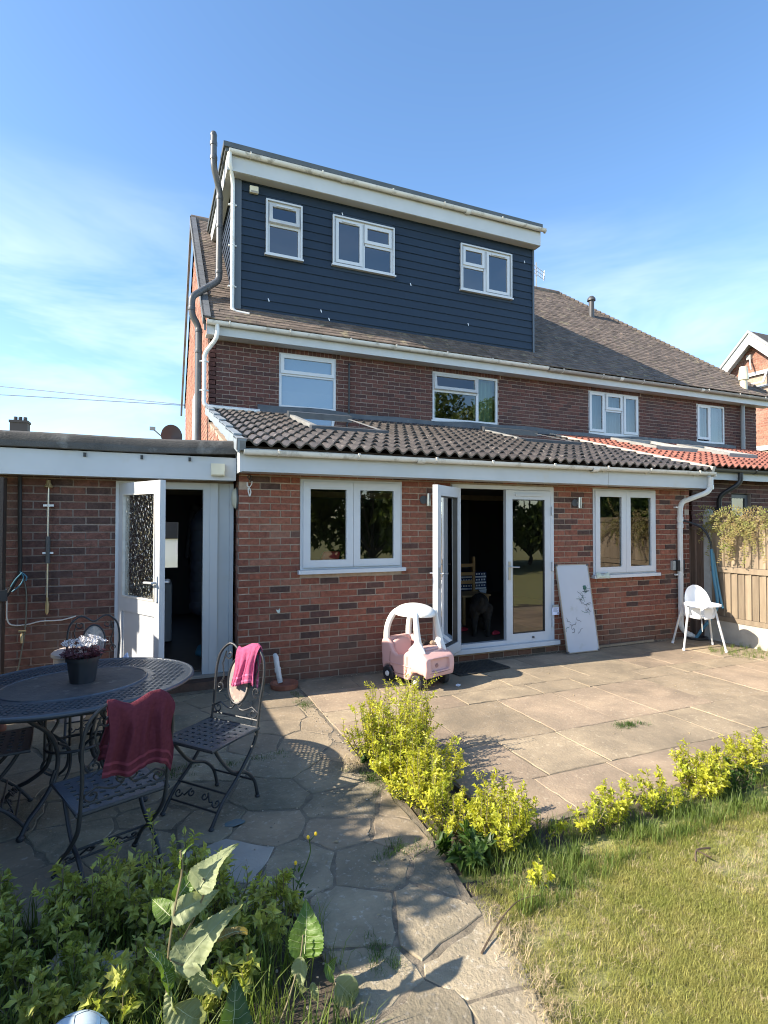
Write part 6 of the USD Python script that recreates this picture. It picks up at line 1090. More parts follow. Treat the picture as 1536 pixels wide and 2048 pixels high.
single('timber_batten', obox((4.85, -0.10, 0.004), (1.1, 0.01, 0), (0, 0.035, 0), (0, 0, 0.03)), 'timber_fence', 'thin timber batten lying along the foot of the wall by the whiteboard', 'batten', (5.4, -0.08, 0))
# ================================================================ ROOM BEHIND THE FRENCH DOORS
DT = thing('dining_table', 'wooden dining table under the gingham cloth, inside the french doors', 'table', (3.9, 2.7, 0.12)); DT.add('tabletop', box(3.2, 4.52, 2.24, 3.2, 0.845, 0.875), 'wood_light')
for x in (3.25, 4.40):
    for y in (2.30, 3.1): DT.add('leg', box(x, x+0.06, y, y+0.06, 0.12, 0.845), 'wood_light')
TCn = thing('gingham_tablecloth', 'navy and white gingham cloth hanging over the indoor table', 'tablecloth', (3.9, 2.7, 0.88)); S_ = 0.052
TCn.add('cloth', MB().box(3.15, 4.56, 2.20, 3.22, 0.877, 0.881).box(3.15, 4.56, 2.196, 2.1995, 0.58, 0.881).box(4.56, 4.564, 2.196, 3.22, 0.58, 0.881), 'gingham_navy')
TCn.add('hanging_corner', (np.array([[4.40, 2.19, 0.58], [4.565, 2.19, 0.585], [4.53, 2.17, 0.47], [4.50, 2.21, 0.47]]), np.array([[0, 2, 1], [0, 3, 2]])), 'cloth_white')
for i in range(27):
    for j in range(6): TCn.add('white_check', box(3.155+i*S_, 3.155+i*S_+S_*(0.55 if j % 2 else 0.93), 2.1915, 2.195, 0.59+j*0.05, 0.59+j*0.05+0.026), 'cloth_white') if j % 1 == 0 else None
DC = thing('dining_chair', 'pale wooden ladder-back dining chair in front of the indoor table', 'chair', (3.95, 1.9, 0.12))
for x in (3.70, 4.14): DC.add('back_post', box(x, x+0.04, 1.95, 1.99, 0.12, 1.17), 'wood_light'); DC.add('leg', box(x, x+0.04, 1.54, 1.58, 0.12, 0.56), 'wood_light')
DC.add('seat', box(3.68, 4.20, 1.52, 2.0, 0.56, 0.59), 'wood_light')
for z in (0.72, 0.86, 1.0): DC.add('back_slat', box(3.74, 4.14, 1.96, 1.98, z, z+0.055), 'wood_light')
# dog with a curly coat, head down, seen dimly inside
DG = thing('dog', 'dark brown curly-coated dog sniffing the floor inside the french doors', 'dog', (3.63, 0.95, 0.12), 0, local=True)
sk_ = [((0.0, 0.28, 0.44), 0.115), ((0.0, 0.02, 0.45), 0.12), ((0.0, -0.20, 0.43), 0.125)]
B = [hull([a[0], b[0]], [a[1], b[1]]) for a, b in zip(sk_[:-1], sk_[1:])]
B += [hull([(0, -0.24, 0.42), (0.02, -0.36, 0.30)], [0.10, 0.075]), hull([(0.02, -0.38, 0.25), (0.03, -0.44, 0.17)], [0.078, 0.045]), hull([(0.03, -0.44, 0.17), (0.035, -0.48, 0.10)], [0.042, 0.03])]
for s in (-1, 1):
    B += [hull([(s*0.085, -0.22, 0.38), (s*0.085, -0.20, 0.20)], [0.06, 0.036]), hull([(s*0.085, -0.20, 0.20), (s*0.085, -0.21, 0.03)], [0.036, 0.03]), hull([(s*0.085, -0.21, 0.025), (s*0.085, -0.245, 0.02)], [0.028, 0.022])]
    B += [hull([(s*0.085, 0.27, 0.40), (s*0.09, 0.23, 0.24)], [0.085, 0.05]), hull([(s*0.09, 0.23, 0.24), (s*0.09, 0.33, 0.15)], [0.045, 0.032]), hull([(s*0.09, 0.33, 0.15), (s*0.09, 0.30, 0.03)], [0.03, 0.026]), hull([(s*0.09, 0.30, 0.025), (s*0.09, 0.26, 0.02)], [0.026, 0.022])]
    B += [hull([(s*0.07+0.02, -0.36, 0.29), (s*0.105+0.02, -0.37, 0.17)], [0.03, 0.026])]
B += [hull([(0, 0.36, 0.48), (0, 0.46, 0.56)], [0.035, 0.022])]
dv, df = soft(m3.Manifold.batch_boolean(B, m3.OpType.Add), 0.022, 6); nrm = trimesh.Trimesh(dv, df, process=False).vertex_normals; dv = dv+nrm*(0.022*(meshkit.fbm(dv*38, 3, 2)-0.4))[:, None]
DG.add('body', (rot(dv, 150, 'z'), df), 'dog_fur', smooth=True)
for x, y, m_, l_ in ((3.45, 1.1, 'red_plastic', 'red plastic toy on the floor inside the french doors at the left'), (3.74, 0.70, 'red_plastic', 'red and white toy on the floor by the right door leaf')):
    single('floor_toy', soft(hull([(x-0.05, y, 0.15), (x+0.05, y+0.02, 0.15), (x, y+0.03, 0.17)], [0.025, 0.025, 0.02]), 0.03, 3), m_, l_, 'toy', (x, y, 0.12), smooth=40)
single('red_bag', soft(hull([(0.98, 0.26, 1.2), (1.17, 0.29, 1.2), (1.04, 0.27, 1.37), (1.20, 0.28, 1.37)], 0.03), 0.03, 3), 'red_plastic', 'red toy bag on the inner sill behind the left window', 'bag', (0.95, 0.22, 1.17), smooth=40)
single('teal_box', MB().box(1.25, 1.36, 0.2, 0.32, 1.17, 1.30), 'teal_plastic', 'teal box on the inner sill behind the left window', 'box', (1.2, 0.26, 1.17))
# ================================================================ ROOM BEHIND THE OUTBUILDING DOOR
CB = thing('hanging_coat', 'long dark navy padded coat hanging inside the outbuilding doorway', 'coat', (-0.35, 1.0, 1.2))
pr = [(0.02, 0.0)]
for k in range(9): z = 0.06+k*0.12; pr += [(0.15, z), (0.17, z+0.06), (0.15, z+0.115)]
pr += [(0.10, 1.2), (0.03, 1.28)]; v, f = lathe(pr, 18); CB.add('coat_body', (v*[0.8, 0.75, 1]+[-0.30, 0.95, 0.62], f), 'coat_navy', smooth=50); CB.add('hook', tube([(-0.1, 0.95, 1.95), (-0.3, 0.95, 1.9)], 0.01, 6), 'metal')
CB2 = thing('hanging_jacket', 'black jacket hanging in front of the far window inside the outbuilding', 'coat', (-0.6, 1.6, 1.5)); CB2.add('jacket_body', soft(hull([(-0.34, 1.6, 1.95), (-0.26, 1.6, 1.9), (-0.33, 1.6, 1.2), (-0.22, 1.6, 1.15)], [0.05, 0.08, 0.08, 0.1]), 0.05, 3), 'coat_black', smooth=40); CB2.add('sleeve', soft(hull([(-0.37, 1.55, 1.85), (-0.43, 1.5, 1.3)], [0.045, 0.035]), 0.05, 3), 'coat_black', smooth=40)
AP = thing('chest_freezer', 'white appliance standing inside the outbuilding doorway', 'appliance', (-0.85, 2.2, 0.14)); AP.add('cabinet', soft(hull([(-1.15, 1.9, 0.18), (-0.62, 1.9, 0.18), (-1.15, 2.5, 0.18), (-0.62, 2.5, 0.18), (-1.15, 1.9, 0.9), (-0.62, 1.9, 0.9), (-1.15, 2.5, 0.9), (-0.62, 2.5, 0.9)], 0.03), 0.12, 2), 'appliance', smooth=40); AP.add('control_panel', box(-1.1, -0.72, 1.862, 1.872, 0.76, 0.88), 'soil_pipe_plastic')
single('blue_shoe', soft(hull([(-0.33, 0.85, 0.2), (-0.25, 0.80, 0.19), (-0.30, 0.95, 0.24)], 0.04), 0.03, 3), 'hose_blue', 'blue bundle on the floor inside the outbuilding doorway', 'shoe', (-0.3, 0.85, 0.14), smooth=40)
# ================================================================ PLANTS
def leafmesh(mb, c, d, n_, L, W, fold=0.25, curl=0.15):
    """a folded pointed leaf from c along d, n_ its upper side"""
    d = d/np.linalg.norm(d); s = np.cross(d, n_); s /= np.linalg.norm(s)+1e-9; n_ = np.cross(s, d)
    a = c+d*L*0.45-n_*0.0; t_ = c+d*L-n_*L*curl
    mb.add([c, a+s*W/2+n_*W*fold, t_, a-s*W/2+n_*W*fold, a], [[0, 4, 1], [1, 4, 2], [0, 3, 4], [3, 2, 4]])
def privet(name, label, x, y, h, spread, nst, m, leaf=0.03, group=None, seed=0, cat='shrub', lean=(0, 0), step=0.021, low=0.12, bare=0.0):
    r_ = np.random.default_rng(seed); t = thing(name, label, cat, (x, y, 0), group=group); fol, st = MB(), MB()
    for k in range(nst):
        a = r_.uniform(0, 2*PI); q = math.sqrt(r_.random()); hh = h*(0.42+0.58*r_.random()**1.3)*(1-0.2*q); b = np.array([x+0.35*spread*q*math.cos(a), y+0.35*spread*q*math.sin(a), 0.0]); e = np.array([x+spread*q*math.cos(a)+lean[0]*hh, y+spread*q*math.sin(a)+lean[1]*hh, hh])
        mid = (b+e)/2+np.array([spread*0.35*q*math.cos(a), spread*0.35*q*math.sin(a), hh*0.08])
        P = spline([b, mid, e], 12); st.tube(P[::3], np.linspace(0.0035, 0.0012, len(P[::3])), 4, caps=False)
        seg = np.linalg.norm(np.diff(P, axis=0), axis=1).cumsum(); tot = seg[-1]; s = max(low*tot, bare); ph = r_.uniform(0, PI); k2 = 0; lsz = r_.uniform(0.7, 1.25)
        while s < tot:
            i = min(np.searchsorted(seg, s), len(P)-2); c = P[i]; ax = P[i+1]-P[i]; ax /= np.linalg.norm(ax)+1e-9
            u = np.cross(ax, [math.cos(ph), math.sin(ph), 0.1]); u /= np.linalg.norm(u); w = np.cross(ax, u); an = ph+k2*PI/2
            fr = s/tot; L = lsz*leaf*(1.05-0.5*max(0, fr-0.75)*3)*r_.uniform(0.75, 1.2)
            for sg in (0, PI):
                o = math.cos(an+sg)*u+math.sin(an+sg)*w; d = o*0.85+ax*(0.55+0.8*max(0, fr-0.7))+r_.normal(0, 0.18, 3); leafmesh(fol, c, d, ax*1.0-o*0.4, L, L*0.5)
            s += step*r_.uniform(0.8, 1.2); k2 += 1
        # side shoots
        for _ in range(2):
            i = int(r_.uniform(0.3, 0.85)*(len(P)-1)); c = P[i]; d = np.array([math.cos(a+r_.normal(0, 1)), math.sin(a+r_.normal(0, 1)), 0.9]); d /= np.linalg.norm(d); LL = r_.uniform(0.05, 0.14)*h/0.6
            for q2 in np.arange(0.25, 1.0, 0.14):
                p = c+d*LL*q2; o = np.cross(d, r_.normal(0, 1, 3)); o /= np.linalg.norm(o)
                for sg in (1, -1): leafmesh(fol, p, o*sg*0.9+d*0.6, d-o*sg*0.3, leaf*r_.uniform(0.65, 1.0), leaf*0.45)
    t.add('stems', st, 'stem'); t.add('foliage', fol, m); return t
GG = 'golden privet shrubs edging the patio bed'
privet('golden_privet', 'tallest golden privet shrub, in front of the toy car', 0.84, -2.30, 0.74, 0.22, 70, 'privet_gold', seed=1, group=GG)
privet('golden_privet', 'broad golden privet on the left side of the tallest one, by the stone path', 0.70, -2.58, 0.54, 0.20, 62, 'privet_gold', seed=2, group=GG)
privet('golden_privet', 'golden privet halfway along the stone path edge', 0.72, -2.98, 0.40, 0.17, 50, 'privet_gold', seed=3, group=GG)
privet('golden_privet', 'sparse golden privet on the path edge, just before the corner one', 0.70, -3.28, 0.30, 0.13, 30, 'privet_gold', seed=21, group=GG)
privet('golden_privet', 'golden privet behind the halfway one, on its patio side', 0.90, -2.75, 0.40, 0.16, 36, 'privet_gold', seed=22, group=GG)
privet('golden_privet', 'bright golden privet at the corner of the bed, with two tall shoots', 0.88, -3.52, 0.40, 0.14, 48, 'privet_gold', seed=4, group=GG)
privet('golden_privet', 'small golden privet sprig low in the long grass by the corner', 0.86, -3.84, 0.16, 0.05, 6, 'privet_gold', seed=5, group=GG)
privet('golden_privet', 'thin airy golden privet at the near end of the row along the lawn', 1.42, -3.55, 0.27, 0.12, 12, 'privet_gold', seed=6, group=GG)
privet('golden_privet', 'golden privet second in the row along the lawn', 1.66, -3.55, 0.29, 0.11, 15, 'privet_gold', seed=7, group=GG)
privet('golden_privet', 'golden privet third in the row along the lawn', 1.98, -3.53, 0.25, 0.15, 18, 'privet_gold', seed=8, group=GG)
privet('golden_privet', 'dense round golden privet near the right edge', 2.42, -3.5, 0.33, 0.15, 56, 'privet_gold', seed=9, group=GG)
privet('golden_privet', 'golden privet cut off by the right edge', 2.98, -3.45, 0.34, 0.13, 30, 'privet_gold', seed=10, group=GG)
privet('golden_privet', 'low golden privet linking the corner shrub to the row along the lawn', 1.14, -3.50, 0.18, 0.12, 8, 'privet_gold', seed=61, group=GG, leaf=0.026)
privet('golden_privet', 'low straggly golden privet in the gap before the dense round one', 2.20, -3.50, 0.17, 0.12, 8, 'privet_gold', seed=62, group=GG, leaf=0.026)
privet('golden_privet', 'tall thin golden privet shoots behind the corner shrub', 0.98, -3.30, 0.34, 0.10, 12, 'privet_gold', seed=63, group=GG, leaf=0.033)
privet('golden_privet', 'leaning golden privet shoots on the left flank of the tallest shrub', 0.62, -2.22, 0.50, 0.15, 22, 'privet_gold', seed=64, group=GG, lean=(-0.12, 0.0))
privet('golden_privet', 'golden privet shoots low on the path side of the broad shrub', 0.62, -2.78, 0.30, 0.12, 26, 'privet_gold', seed=65, group=GG, leaf=0.034)
privet('golden_privet', 'small golden privet at the right of the dense round one', 2.72, -3.42, 0.26, 0.11, 20, 'privet_gold', seed=66, group=GG)
privet('leafy_shrub', 'dark green shrub behind the round golden privet at the right edge', 2.68, -3.52, 0.20, 0.16, 26, 'leaf_green', seed=12)
privet('leafy_weed', 'broad-leaved green weed at the foot of the corner privet', 0.66, -3.52, 0.16, 0.10, 10, 'leaf_green', leaf=0.07, seed=13, cat='weed')
privet('leafy_weed', 'tuft of green weed at the path edge below the tallest privet', 0.62, -2.30, 0.16, 0.06, 9, 'leaf_green', leaf=0.05, seed=14, cat='weed')
GD_ = 'variegated privet shoots filling the front bed'
for k, (x, y, h, sp, n_, lb) in enumerate([(-1.38, -3.42, 0.36, 0.17, 20, 'variegated privet shoots at the left edge of the front bed'), (-1.08, -3.42, 0.40, 0.16, 20, 'variegated privet shoots below the left leg of the front chair'), (-0.82, -3.40, 0.46, 0.16, 22, 'tall variegated privet shoots in front of the wine-red towel chair'), (-0.60, -3.50, 0.36, 0.15, 20, 'variegated privet shoots behind the large pale leaves'), (-0.40, -3.64, 0.30, 0.13, 18, 'variegated privet shoots beside the stone path'), (-1.20, -3.74, 0.30, 0.15, 20, 'low variegated privet shoots above the blue-white ball'), (-0.90, -3.78, 0.30, 0.16, 20, 'low variegated privet shoots behind the pale leaf stem'), (-0.62, -3.86, 0.24, 0.14, 16, 'low variegated privet shoots right of the pale leaf stem'), (-1.5, -3.15, 0.34, 0.12, 10, 'wispy dark shoots under the left edge of the table')]):
    privet('variegated_privet', lb, x, y, h, sp, n_, 'privet_dark', leaf=0.046, seed=30+k, group=GD_, step=0.034)
# large toothed leaves on arching stems
def big_leaf(mb, c, d, n_, L, W, seed, curl=0.35, droop=0.2):
    r_ = np.random.default_rng(seed); c, d, n_ = (np.asarray(q, float) for q in (c, d, n_)); d = d/np.linalg.norm(d); s = np.cross(d, n_); s /= np.linalg.norm(s); n_ = np.cross(s, d)
    m_ = 34; k = 11; rows = []; tw = r_.uniform(-0.5, 0.5); wv = r_.uniform(0, 6)
    for i in range(m_+1):
        t_ = i/m_; w = W/2*(math.sin(PI*min(1, t_**0.62))**0.75)*(1-0.25*t_); w *= 1+(0.045 if i % 2 else -0.03)*(0 < i < m_)+0.05*math.sin(t_*9+seed)
        for j in range(k):
            q = (j/(k-1)-0.5)*2; ridge = 0.022*L*math.sin(t_*40-abs(q)*9)*min(1, abs(q)*3)*(1-0.4*abs(q))-0.03*L*math.exp(-(q*7)**2)+0.09*L*math.sin(t_*7+wv+q*1.5)*abs(q)+tw*q*t_*W*0.6
            rows.append(c+d*(L*t_-0.06*L*abs(q)*0)+s*w*q-d*L*0.10*abs(q)*(1-t_)+n_*(abs(q)**1.5*w*curl-droop*2.4*L*t_*t_*t_+ridge+0.02*L*math.sin(t_*5+seed)))
    mid_ = [rows[i*k+k//2]+n_*0.0012 for i in range(m_+1)]; ve = MB(); ve.tube(mid_, np.linspace(0.0016, 0.0004, m_+1), 4, caps=False)
    for i in range(4, m_-5, 4):
        for sd in (1, -1): ve.tube([rows[min(m_, i+int(q*0.9))*k+k//2+sd*q]+n_*0.001 for q in range(0, k//2)], 0.0004, 3, caps=False)
    mb.veins = ve
    mb.add(rows, quad2tri([[i*k+j, i*k+j+1, (i+1)*k+j+1, (i+1)*k+j] for i in range(m_) for j in range(k-1)]))
BL = thing('large_leaf_shoot', 'tall shoot with large pale toothed leaves caught by the sun in the front bed', 'plant', (-0.78, -4.1, 0))
BL.add('stem', MB().tube(spline([(-0.80, -4.12, 0.0), (-0.80, -4.11, 0.2), (-0.795, -4.10, 0.36), (-0.775, -4.09, 0.5), (-0.755, -4.08, 0.60), (-0.76, -4.07, 0.66)], 6), 0.004, 6).tube(spline([(-0.79, -4.10, 0.34), (-0.72, -4.09, 0.44), (-0.68, -4.08, 0.53), (-0.69, -4.08, 0.56)], 6), 0.003, 6).tube(spline([(-0.79, -4.11, 0.35), (-0.755, -4.12, 0.33), (-0.72, -4.12, 0.325)], 5), 0.003, 6), 'stem', smooth=50)
CAMD = np.array([-0.05, -1.0, 0.45]); LFT = np.array([-0.9, -0.45, 0.35])
for k, (c, d, n_, L, W, m_) in enumerate([((-0.70, -4.08, 0.535), (0.55, 0.1, 0.75), (-0.75, -0.6, 0.35), 0.15, 0.105, 'big_leaf_back'), ((-0.775, -4.09, 0.475), (0.8, -0.05, 0.28), (-0.4, -0.8, 0.45), 0.135, 0.085, 'big_leaf_back'), ((-0.755, -4.12, 0.325), (0.62, 0.0, 0.72), (-0.7, -0.65, 0.35), 0.20, 0.115, 'big_leaf_back'), ((-0.725, -4.13, 0.32), (0.35, -0.05, -0.8), (-0.5, -0.75, 0.4), 0.18, 0.10, 'big_leaf_back'), ((-0.775, -4.16, 0.235), (0.55, -0.1, -0.55), (-0.45, -0.75, 0.4), 0.13, 0.10, 'big_leaf_back'),
        ((-0.755, -4.07, 0.61), (0.02, 0.1, 0.9), (-0.95, -0.2, 0.1), 0.06, 0.035, 'big_leaf'), ((-0.77, -4.07, 0.51), (0.7, 0.3, 0.62), (0.1, -0.8, 0.6), 0.12, 0.06, 'big_leaf'), ((-0.79, -4.07, 0.46), (-0.35, 0.3, 0.25), (0.2, -0.9, 0.3), 0.09, 0.07, 'big_leaf'), ((-0.80, -4.13, 0.32), (-0.25, -0.1, 0.8), (0.6, -0.7, 0.3), 0.10, 0.055, 'big_leaf'), ((-0.795, -4.14, 0.28), (0.0, -0.1, 0.8), (0.7, -0.7, 0.2), 0.075, 0.045, 'big_leaf'), ((-0.79, -4.15, 0.27), (0.05, -0.1, -0.9), (-0.7, -0.7, 0.2), 0.12, 0.05, 'big_leaf_back'), ((-0.64, -4.09, 0.36), (0.9, 0.1, 0.08), (-0.2, -0.5, 0.85), 0.10, 0.035, 'climber_leaf'), ((-0.62, -4.22, 0.10), (0.15, 0.2, 0.6), (0.1, -0.9, 0.5), 0.16, 0.15, 'leaf_green'), ((-0.9, -4.15, 0.12), (-0.3, 0.2, 0.5), (-0.1, -0.8, 0.6), 0.10, 0.09, 'leaf_green')]):
    mb = MB(); big_leaf(mb, c, d, n_, L, W, k, curl=0.25 if W > 0.05 else 0.6); lf_ = BL.add('leaf', mb, m_, smooth=60); lf_.add('veins', mb.veins, 'leaf_vein')
B2 = thing('large_leaf_shoot', 'smaller shoot with broad ribbed green leaves at the edge of the stone path', 'plant', (-0.33, -4.0, 0)); B2.add('stem', tube(spline([(-0.46, -4.12, 0.0), (-0.40, -4.08, 0.08), (-0.345, -4.02, 0.16), (-0.33, -4.0, 0.22)], 6), 0.0035, 6), 'stem', smooth=50)
for k, (c, d, n_, L, W, m_) in enumerate([((-0.325, -4.0, 0.15), (0.15, 0.25, 0.75), (-0.1, -0.85, 0.5), 0.15, 0.14, 'big_leaf'), ((-0.35, -4.05, 0.17), (-0.15, -0.1, -0.85), (-0.8, -0.6, 0.2), 0.12, 0.055, 'big_leaf_back'), ((-0.24, -4.02, 0.10), (0.3, 0.1, -0.5), (0.0, -0.7, 0.7), 0.09, 0.08, 'big_leaf'), ((-0.22, -4.08, 0.07), (0.35, -0.15, -0.35), (-0.4, -0.6, 0.7), 0.13, 0.10, 'big_leaf_back'), ((-0.31, -4.06, 0.08), (0.1, -0.1, -0.5), (-0.2, -0.8, 0.5), 0.08, 0.03, 'big_leaf_back')]):
    mb = MB(); big_leaf(mb, c, d, n_, L, W, k+40); lf_ = B2.add('leaf', mb, m_, smooth=60); lf_.add('veins', mb.veins, 'leaf_vein')
WD = thing('yellow_flower_weed', 'thin weed with small yellow flowers beside the stone path', 'weed', (-0.26, -3.6, 0)); WD.add('stem', MB().tube(spline([(-0.27, -3.6, 0.0), (-0.265, -3.6, 0.10), (-0.22, -3.59, 0.19), (-0.19, -3.585, 0.26), (-0.195, -3.585, 0.32)], 6), 0.0025, 5).tube(spline([(-0.265, -3.6, 0.10), (-0.27, -3.6, 0.17), (-0.26, -3.6, 0.235)], 6), 0.0022, 5).tube([(-0.195, -3.585, 0.31), (-0.165, -3.585, 0.335)], 0.002, 5), 'leaf_green')
mb = MB(); 
for c in ((-0.26, -3.6, 0.24), (-0.165, -3.585, 0.338), (-0.2, -3.585, 0.33)): mb.add(trimesh.creation.icosphere(1, 0.007).vertices*[1, 1, 1.3]+c, trimesh.creation.icosphere(1).faces)
WD.add('flower', mb, 'yellow_petal'); mb = MB()
for k in range(14): c = np.array([-0.26+0.05*rng.random(), -3.6, 0.03+0.2*rng.random()]); leafmesh(mb, c, np.array([rng.normal(), rng.normal()*0.6, 0.8]), np.array([0, -0.4, 1.0]), 0.035, 0.013)
WD.add('leaves', mb, 'leaf_green')
# grass
def tuft(n_, h, sp, w, seed, lean=0.5):
    r_ = np.random.default_rng(seed); mb = MB()
    for k in range(n_):
        a = r_.uniform(0, 2*PI); b = np.array([r_.normal(0, sp), r_.normal(0, sp), 0]); hh = h*r_.uniform(0.5, 1.15); o = np.array([math.cos(a), math.sin(a), 0]); s = np.array([-o[1], o[0], 0])*w; l = lean*r_.uniform(0.2, 1.3)
        p1 = b+o*hh*l*0.35+[0, 0, hh*0.6]; p2 = b+o*hh*l+[0, 0, hh*(1-0.25*l)]
        mb.add([b-s, b+s, p1+s*0.8, p1-s*0.8, p2], [[0, 1, 2], [0, 2, 3], [3, 2, 4]])
    return mb
short = [tuft(20, 0.030, 0.022, 0.0013, s, 1.0) for s in range(8)]; longt = [tuft(12, 0.15, 0.022, 0.0019, 20+s, 0.55) for s in range(6)]; dry = [tuft(10, 0.05, 0.03, 0.0013, 40+s, 1.5) for s in range(4)]
def scatter(poly, n_, dens=None):
    x0, y0, x1, y1 = poly.bounds; out = []
    while len(out) < n_:
        c = rng.uniform((x0, y0), (x1, y1), (4000, 2)); ok = shapely.contains_xy(poly, c[:, 0], c[:, 1])
        if dens is not None: ok &= rng.random(4000) < dens(c)
        out += list(c[ok])
    return np.array(out[:n_])
near = LAWN.intersection(sbox(0.3, -5.2, 4.6, -3.6))
dn = lambda c: np.clip(2.2*(meshkit.fbm(np.column_stack([c*2.2, 0*c[:, 0]]), 4, 9)-0.28), 0.10, 1)
P = scatter(near, 13500, dn); n_ = len(P); instancer('/World/lawn_grass', short, 'grass_blade', np.column_stack([P, np.full(n_, -0.012)]), rng.uniform(0, 6.28, n_), rng.uniform(0.4, 0.95, n_), rng.integers(0, 8, n_), label='short sunlit lawn grass with dry patches', cat='grass')
P = scatter(near, 3000, lambda c: 1-dn(c)+0.12); n_ = len(P); instancer('/World/dry_grass', dry, 'straw', np.column_stack([P, np.full(n_, -0.010)]), rng.uniform(0, 6.28, n_), rng.uniform(0.3, 0.75, n_), rng.integers(0, 4, n_), label='dry straw-coloured grass in the bare patches of the lawn', cat='grass')
EDGE = shapely.union_all([Polygon([(0.58, -3.45), (0.95, -3.42), (3.2, -3.50), (3.2, -3.82), (1.6, -3.82), (0.9, -4.0), (0.60, -3.95)]), Polygon([(0.58, -2.3), (0.75, -2.3), (0.9, -3.4), (0.58, -3.4)])])
P = scatter(EDGE, 820, lambda c: np.where(c[:, 1] < -3.45, 1.0, 0.22)*np.clip(2.4*(meshkit.noise(np.column_stack([c*7, 0*c[:, 0]]), 4)-0.15), 0.1, 1)); n_ = len(P); instancer('/World/long_grass', longt, 'grass_long', np.column_stack([P, np.full(n_, -0.02)]), rng.uniform(0, 6.28, n_), rng.uniform(0.28, 1.0, n_)*rng.uniform(0.7, 1.15, n_), rng.integers(0, 6, n_), label='long uncut grass round the feet of the golden privets', cat='grass')
P = scatter(FRONTBED.intersection(sbox(-1.4, -4.3, -0.1, -3.2)), 330); n_ = len(P); instancer('/World/bed_grass', longt, 'grass_long', np.column_stack([P, np.full(n_, -0.02)]), rng.uniform(0, 6.28, n_), rng.uniform(0.6, 1.5, n_), rng.integers(0, 6, n_), label='rough grass growing among the shoots of the front bed', cat='grass')
P = scatter(shapely.union_all([sbox(6.1, -1.4, 6.88, -0.75), sbox(6.5, -2.6, 6.9, -1.0)]), 260); n_ = len(P); instancer('/World/fence_foot_weeds', longt, 'grass_long', np.column_stack([P, np.full(n_, 0.0)]), rng.uniform(0, 6.28, n_), rng.uniform(0.25, 0.6, n_), rng.integers(0, 6, n_), label='bright green weeds along the foot of the fence', cat='weeds')
cr = [(0.5+rng.normal(0, .03), rng.uniform(-1.0, -0.3), 0) for _ in range(22)]+[(2.94+rng.normal(0, .06), -2.44+rng.normal(0, .03), 0) for _ in range(26)]+[(rng.uniform(-0.9, 0.1), -1.9+rng.normal(0, .04), 0) for _ in range(28)]+[(0.35+rng.normal(0, .05), -3.32+rng.normal(0, .03), 0) for _ in range(14)]+[(0.0+rng.normal(0, .02), -3.95+rng.normal(0, .06), 0) for _ in range(14)]+[(0.55+rng.normal(0, .05), -2.5+rng.normal(0, .1), 0) for _ in range(24)]
instancer('/World/joint_weeds', short, 'leaf_green', cr, rng.uniform(0, 6.28, len(cr)), rng.uniform(0.5, 1.3, len(cr)), rng.integers(0, 8, len(cr)), label='small weeds growing in the paving joints', cat='weeds')
st = [(0.52+rng.normal(0, .05), -2.28+rng.normal(0, .06), 0) for _ in range(40)]+[(0.50+0.12*rng.random()-0.1*k/60, -3.95-0.5*k/60+rng.normal(0, .03), -0.004) for k in range(90)]
instancer('/World/straw_litter', dry, 'straw', st, rng.uniform(0, 6.28, len(st)), rng.uniform(0.5, 1.1, len(st)), rng.integers(0, 4, len(st)), label='dry grass clippings lying along the path edge', cat='clippings')
single('fallen_twig', tube(spline([(0.80, -3.93, 0.03), (0.68, -3.93, 0.035), (0.56, -3.98, 0.03), (0.44, -4.05, 0.015), (0.38, -4.09, 0.006)], 6), np.linspace(0.002, 0.005, 25), 5), 'twig', 'bent dry twig across the corner of the stone path and lawn', 'twig', (0.5, -4.0, 0))
single('fallen_twig', MB().tube(spline([(1.70, -4.02, 0.02), (1.76, -3.98, 0.04), (1.86, -3.98, 0.03)], 5), 0.005, 5).tube([(1.76, -3.98, 0.04), (1.80, -4.03, 0.02)], 0.004, 5), 'twig', 'short dark twig lying on the lawn', 'twig', (1.78, -4.0, 0))
lit_ = [(rng.uniform(0.7, 6.7), rng.uniform(-3.3, -0.1), 0.006) for _ in range(150)]+[(rng.uniform(-1.5, 0.5), rng.uniform(-4.2, -0.3), 0.007) for _ in range(110)]
lf0 = MB(); leafmesh(lf0, np.zeros(3), np.array([1.0, 0, 0.05]), np.array([0, 0, 1.0]), 0.028, 0.014); lf1 = MB(); leafmesh(lf1, np.zeros(3), np.array([1.0, 0, 0.1]), np.array([0, 0.4, 1.0]), 0.018, 0.006)
instancer('/World/leaf_litter', [lf0.m(), lf1.m()], 'straw', lit_, rng.uniform(0, 6.28, len(lit_)), rng.uniform(0.4, 1.2, len(lit_)), rng.integers(0, 2, len(lit_)), label='dry leaf crumbs scattered over the paving', cat='leaf litter')
for x_, z_ in ((2.35, 7.42), (1.95, 5.55), (2.1, 5.42), (5.05, 5.75), (3.75, 6.35), (6.45, 7.3), (1.0, 5.6)): DORM.add('bird_dropping', obox((x_, YD-0.006, z_), (0.014, 0, 0.01), (0, 0.003, 0), (-0.02, 0, 0.05)), 'cloth_white')
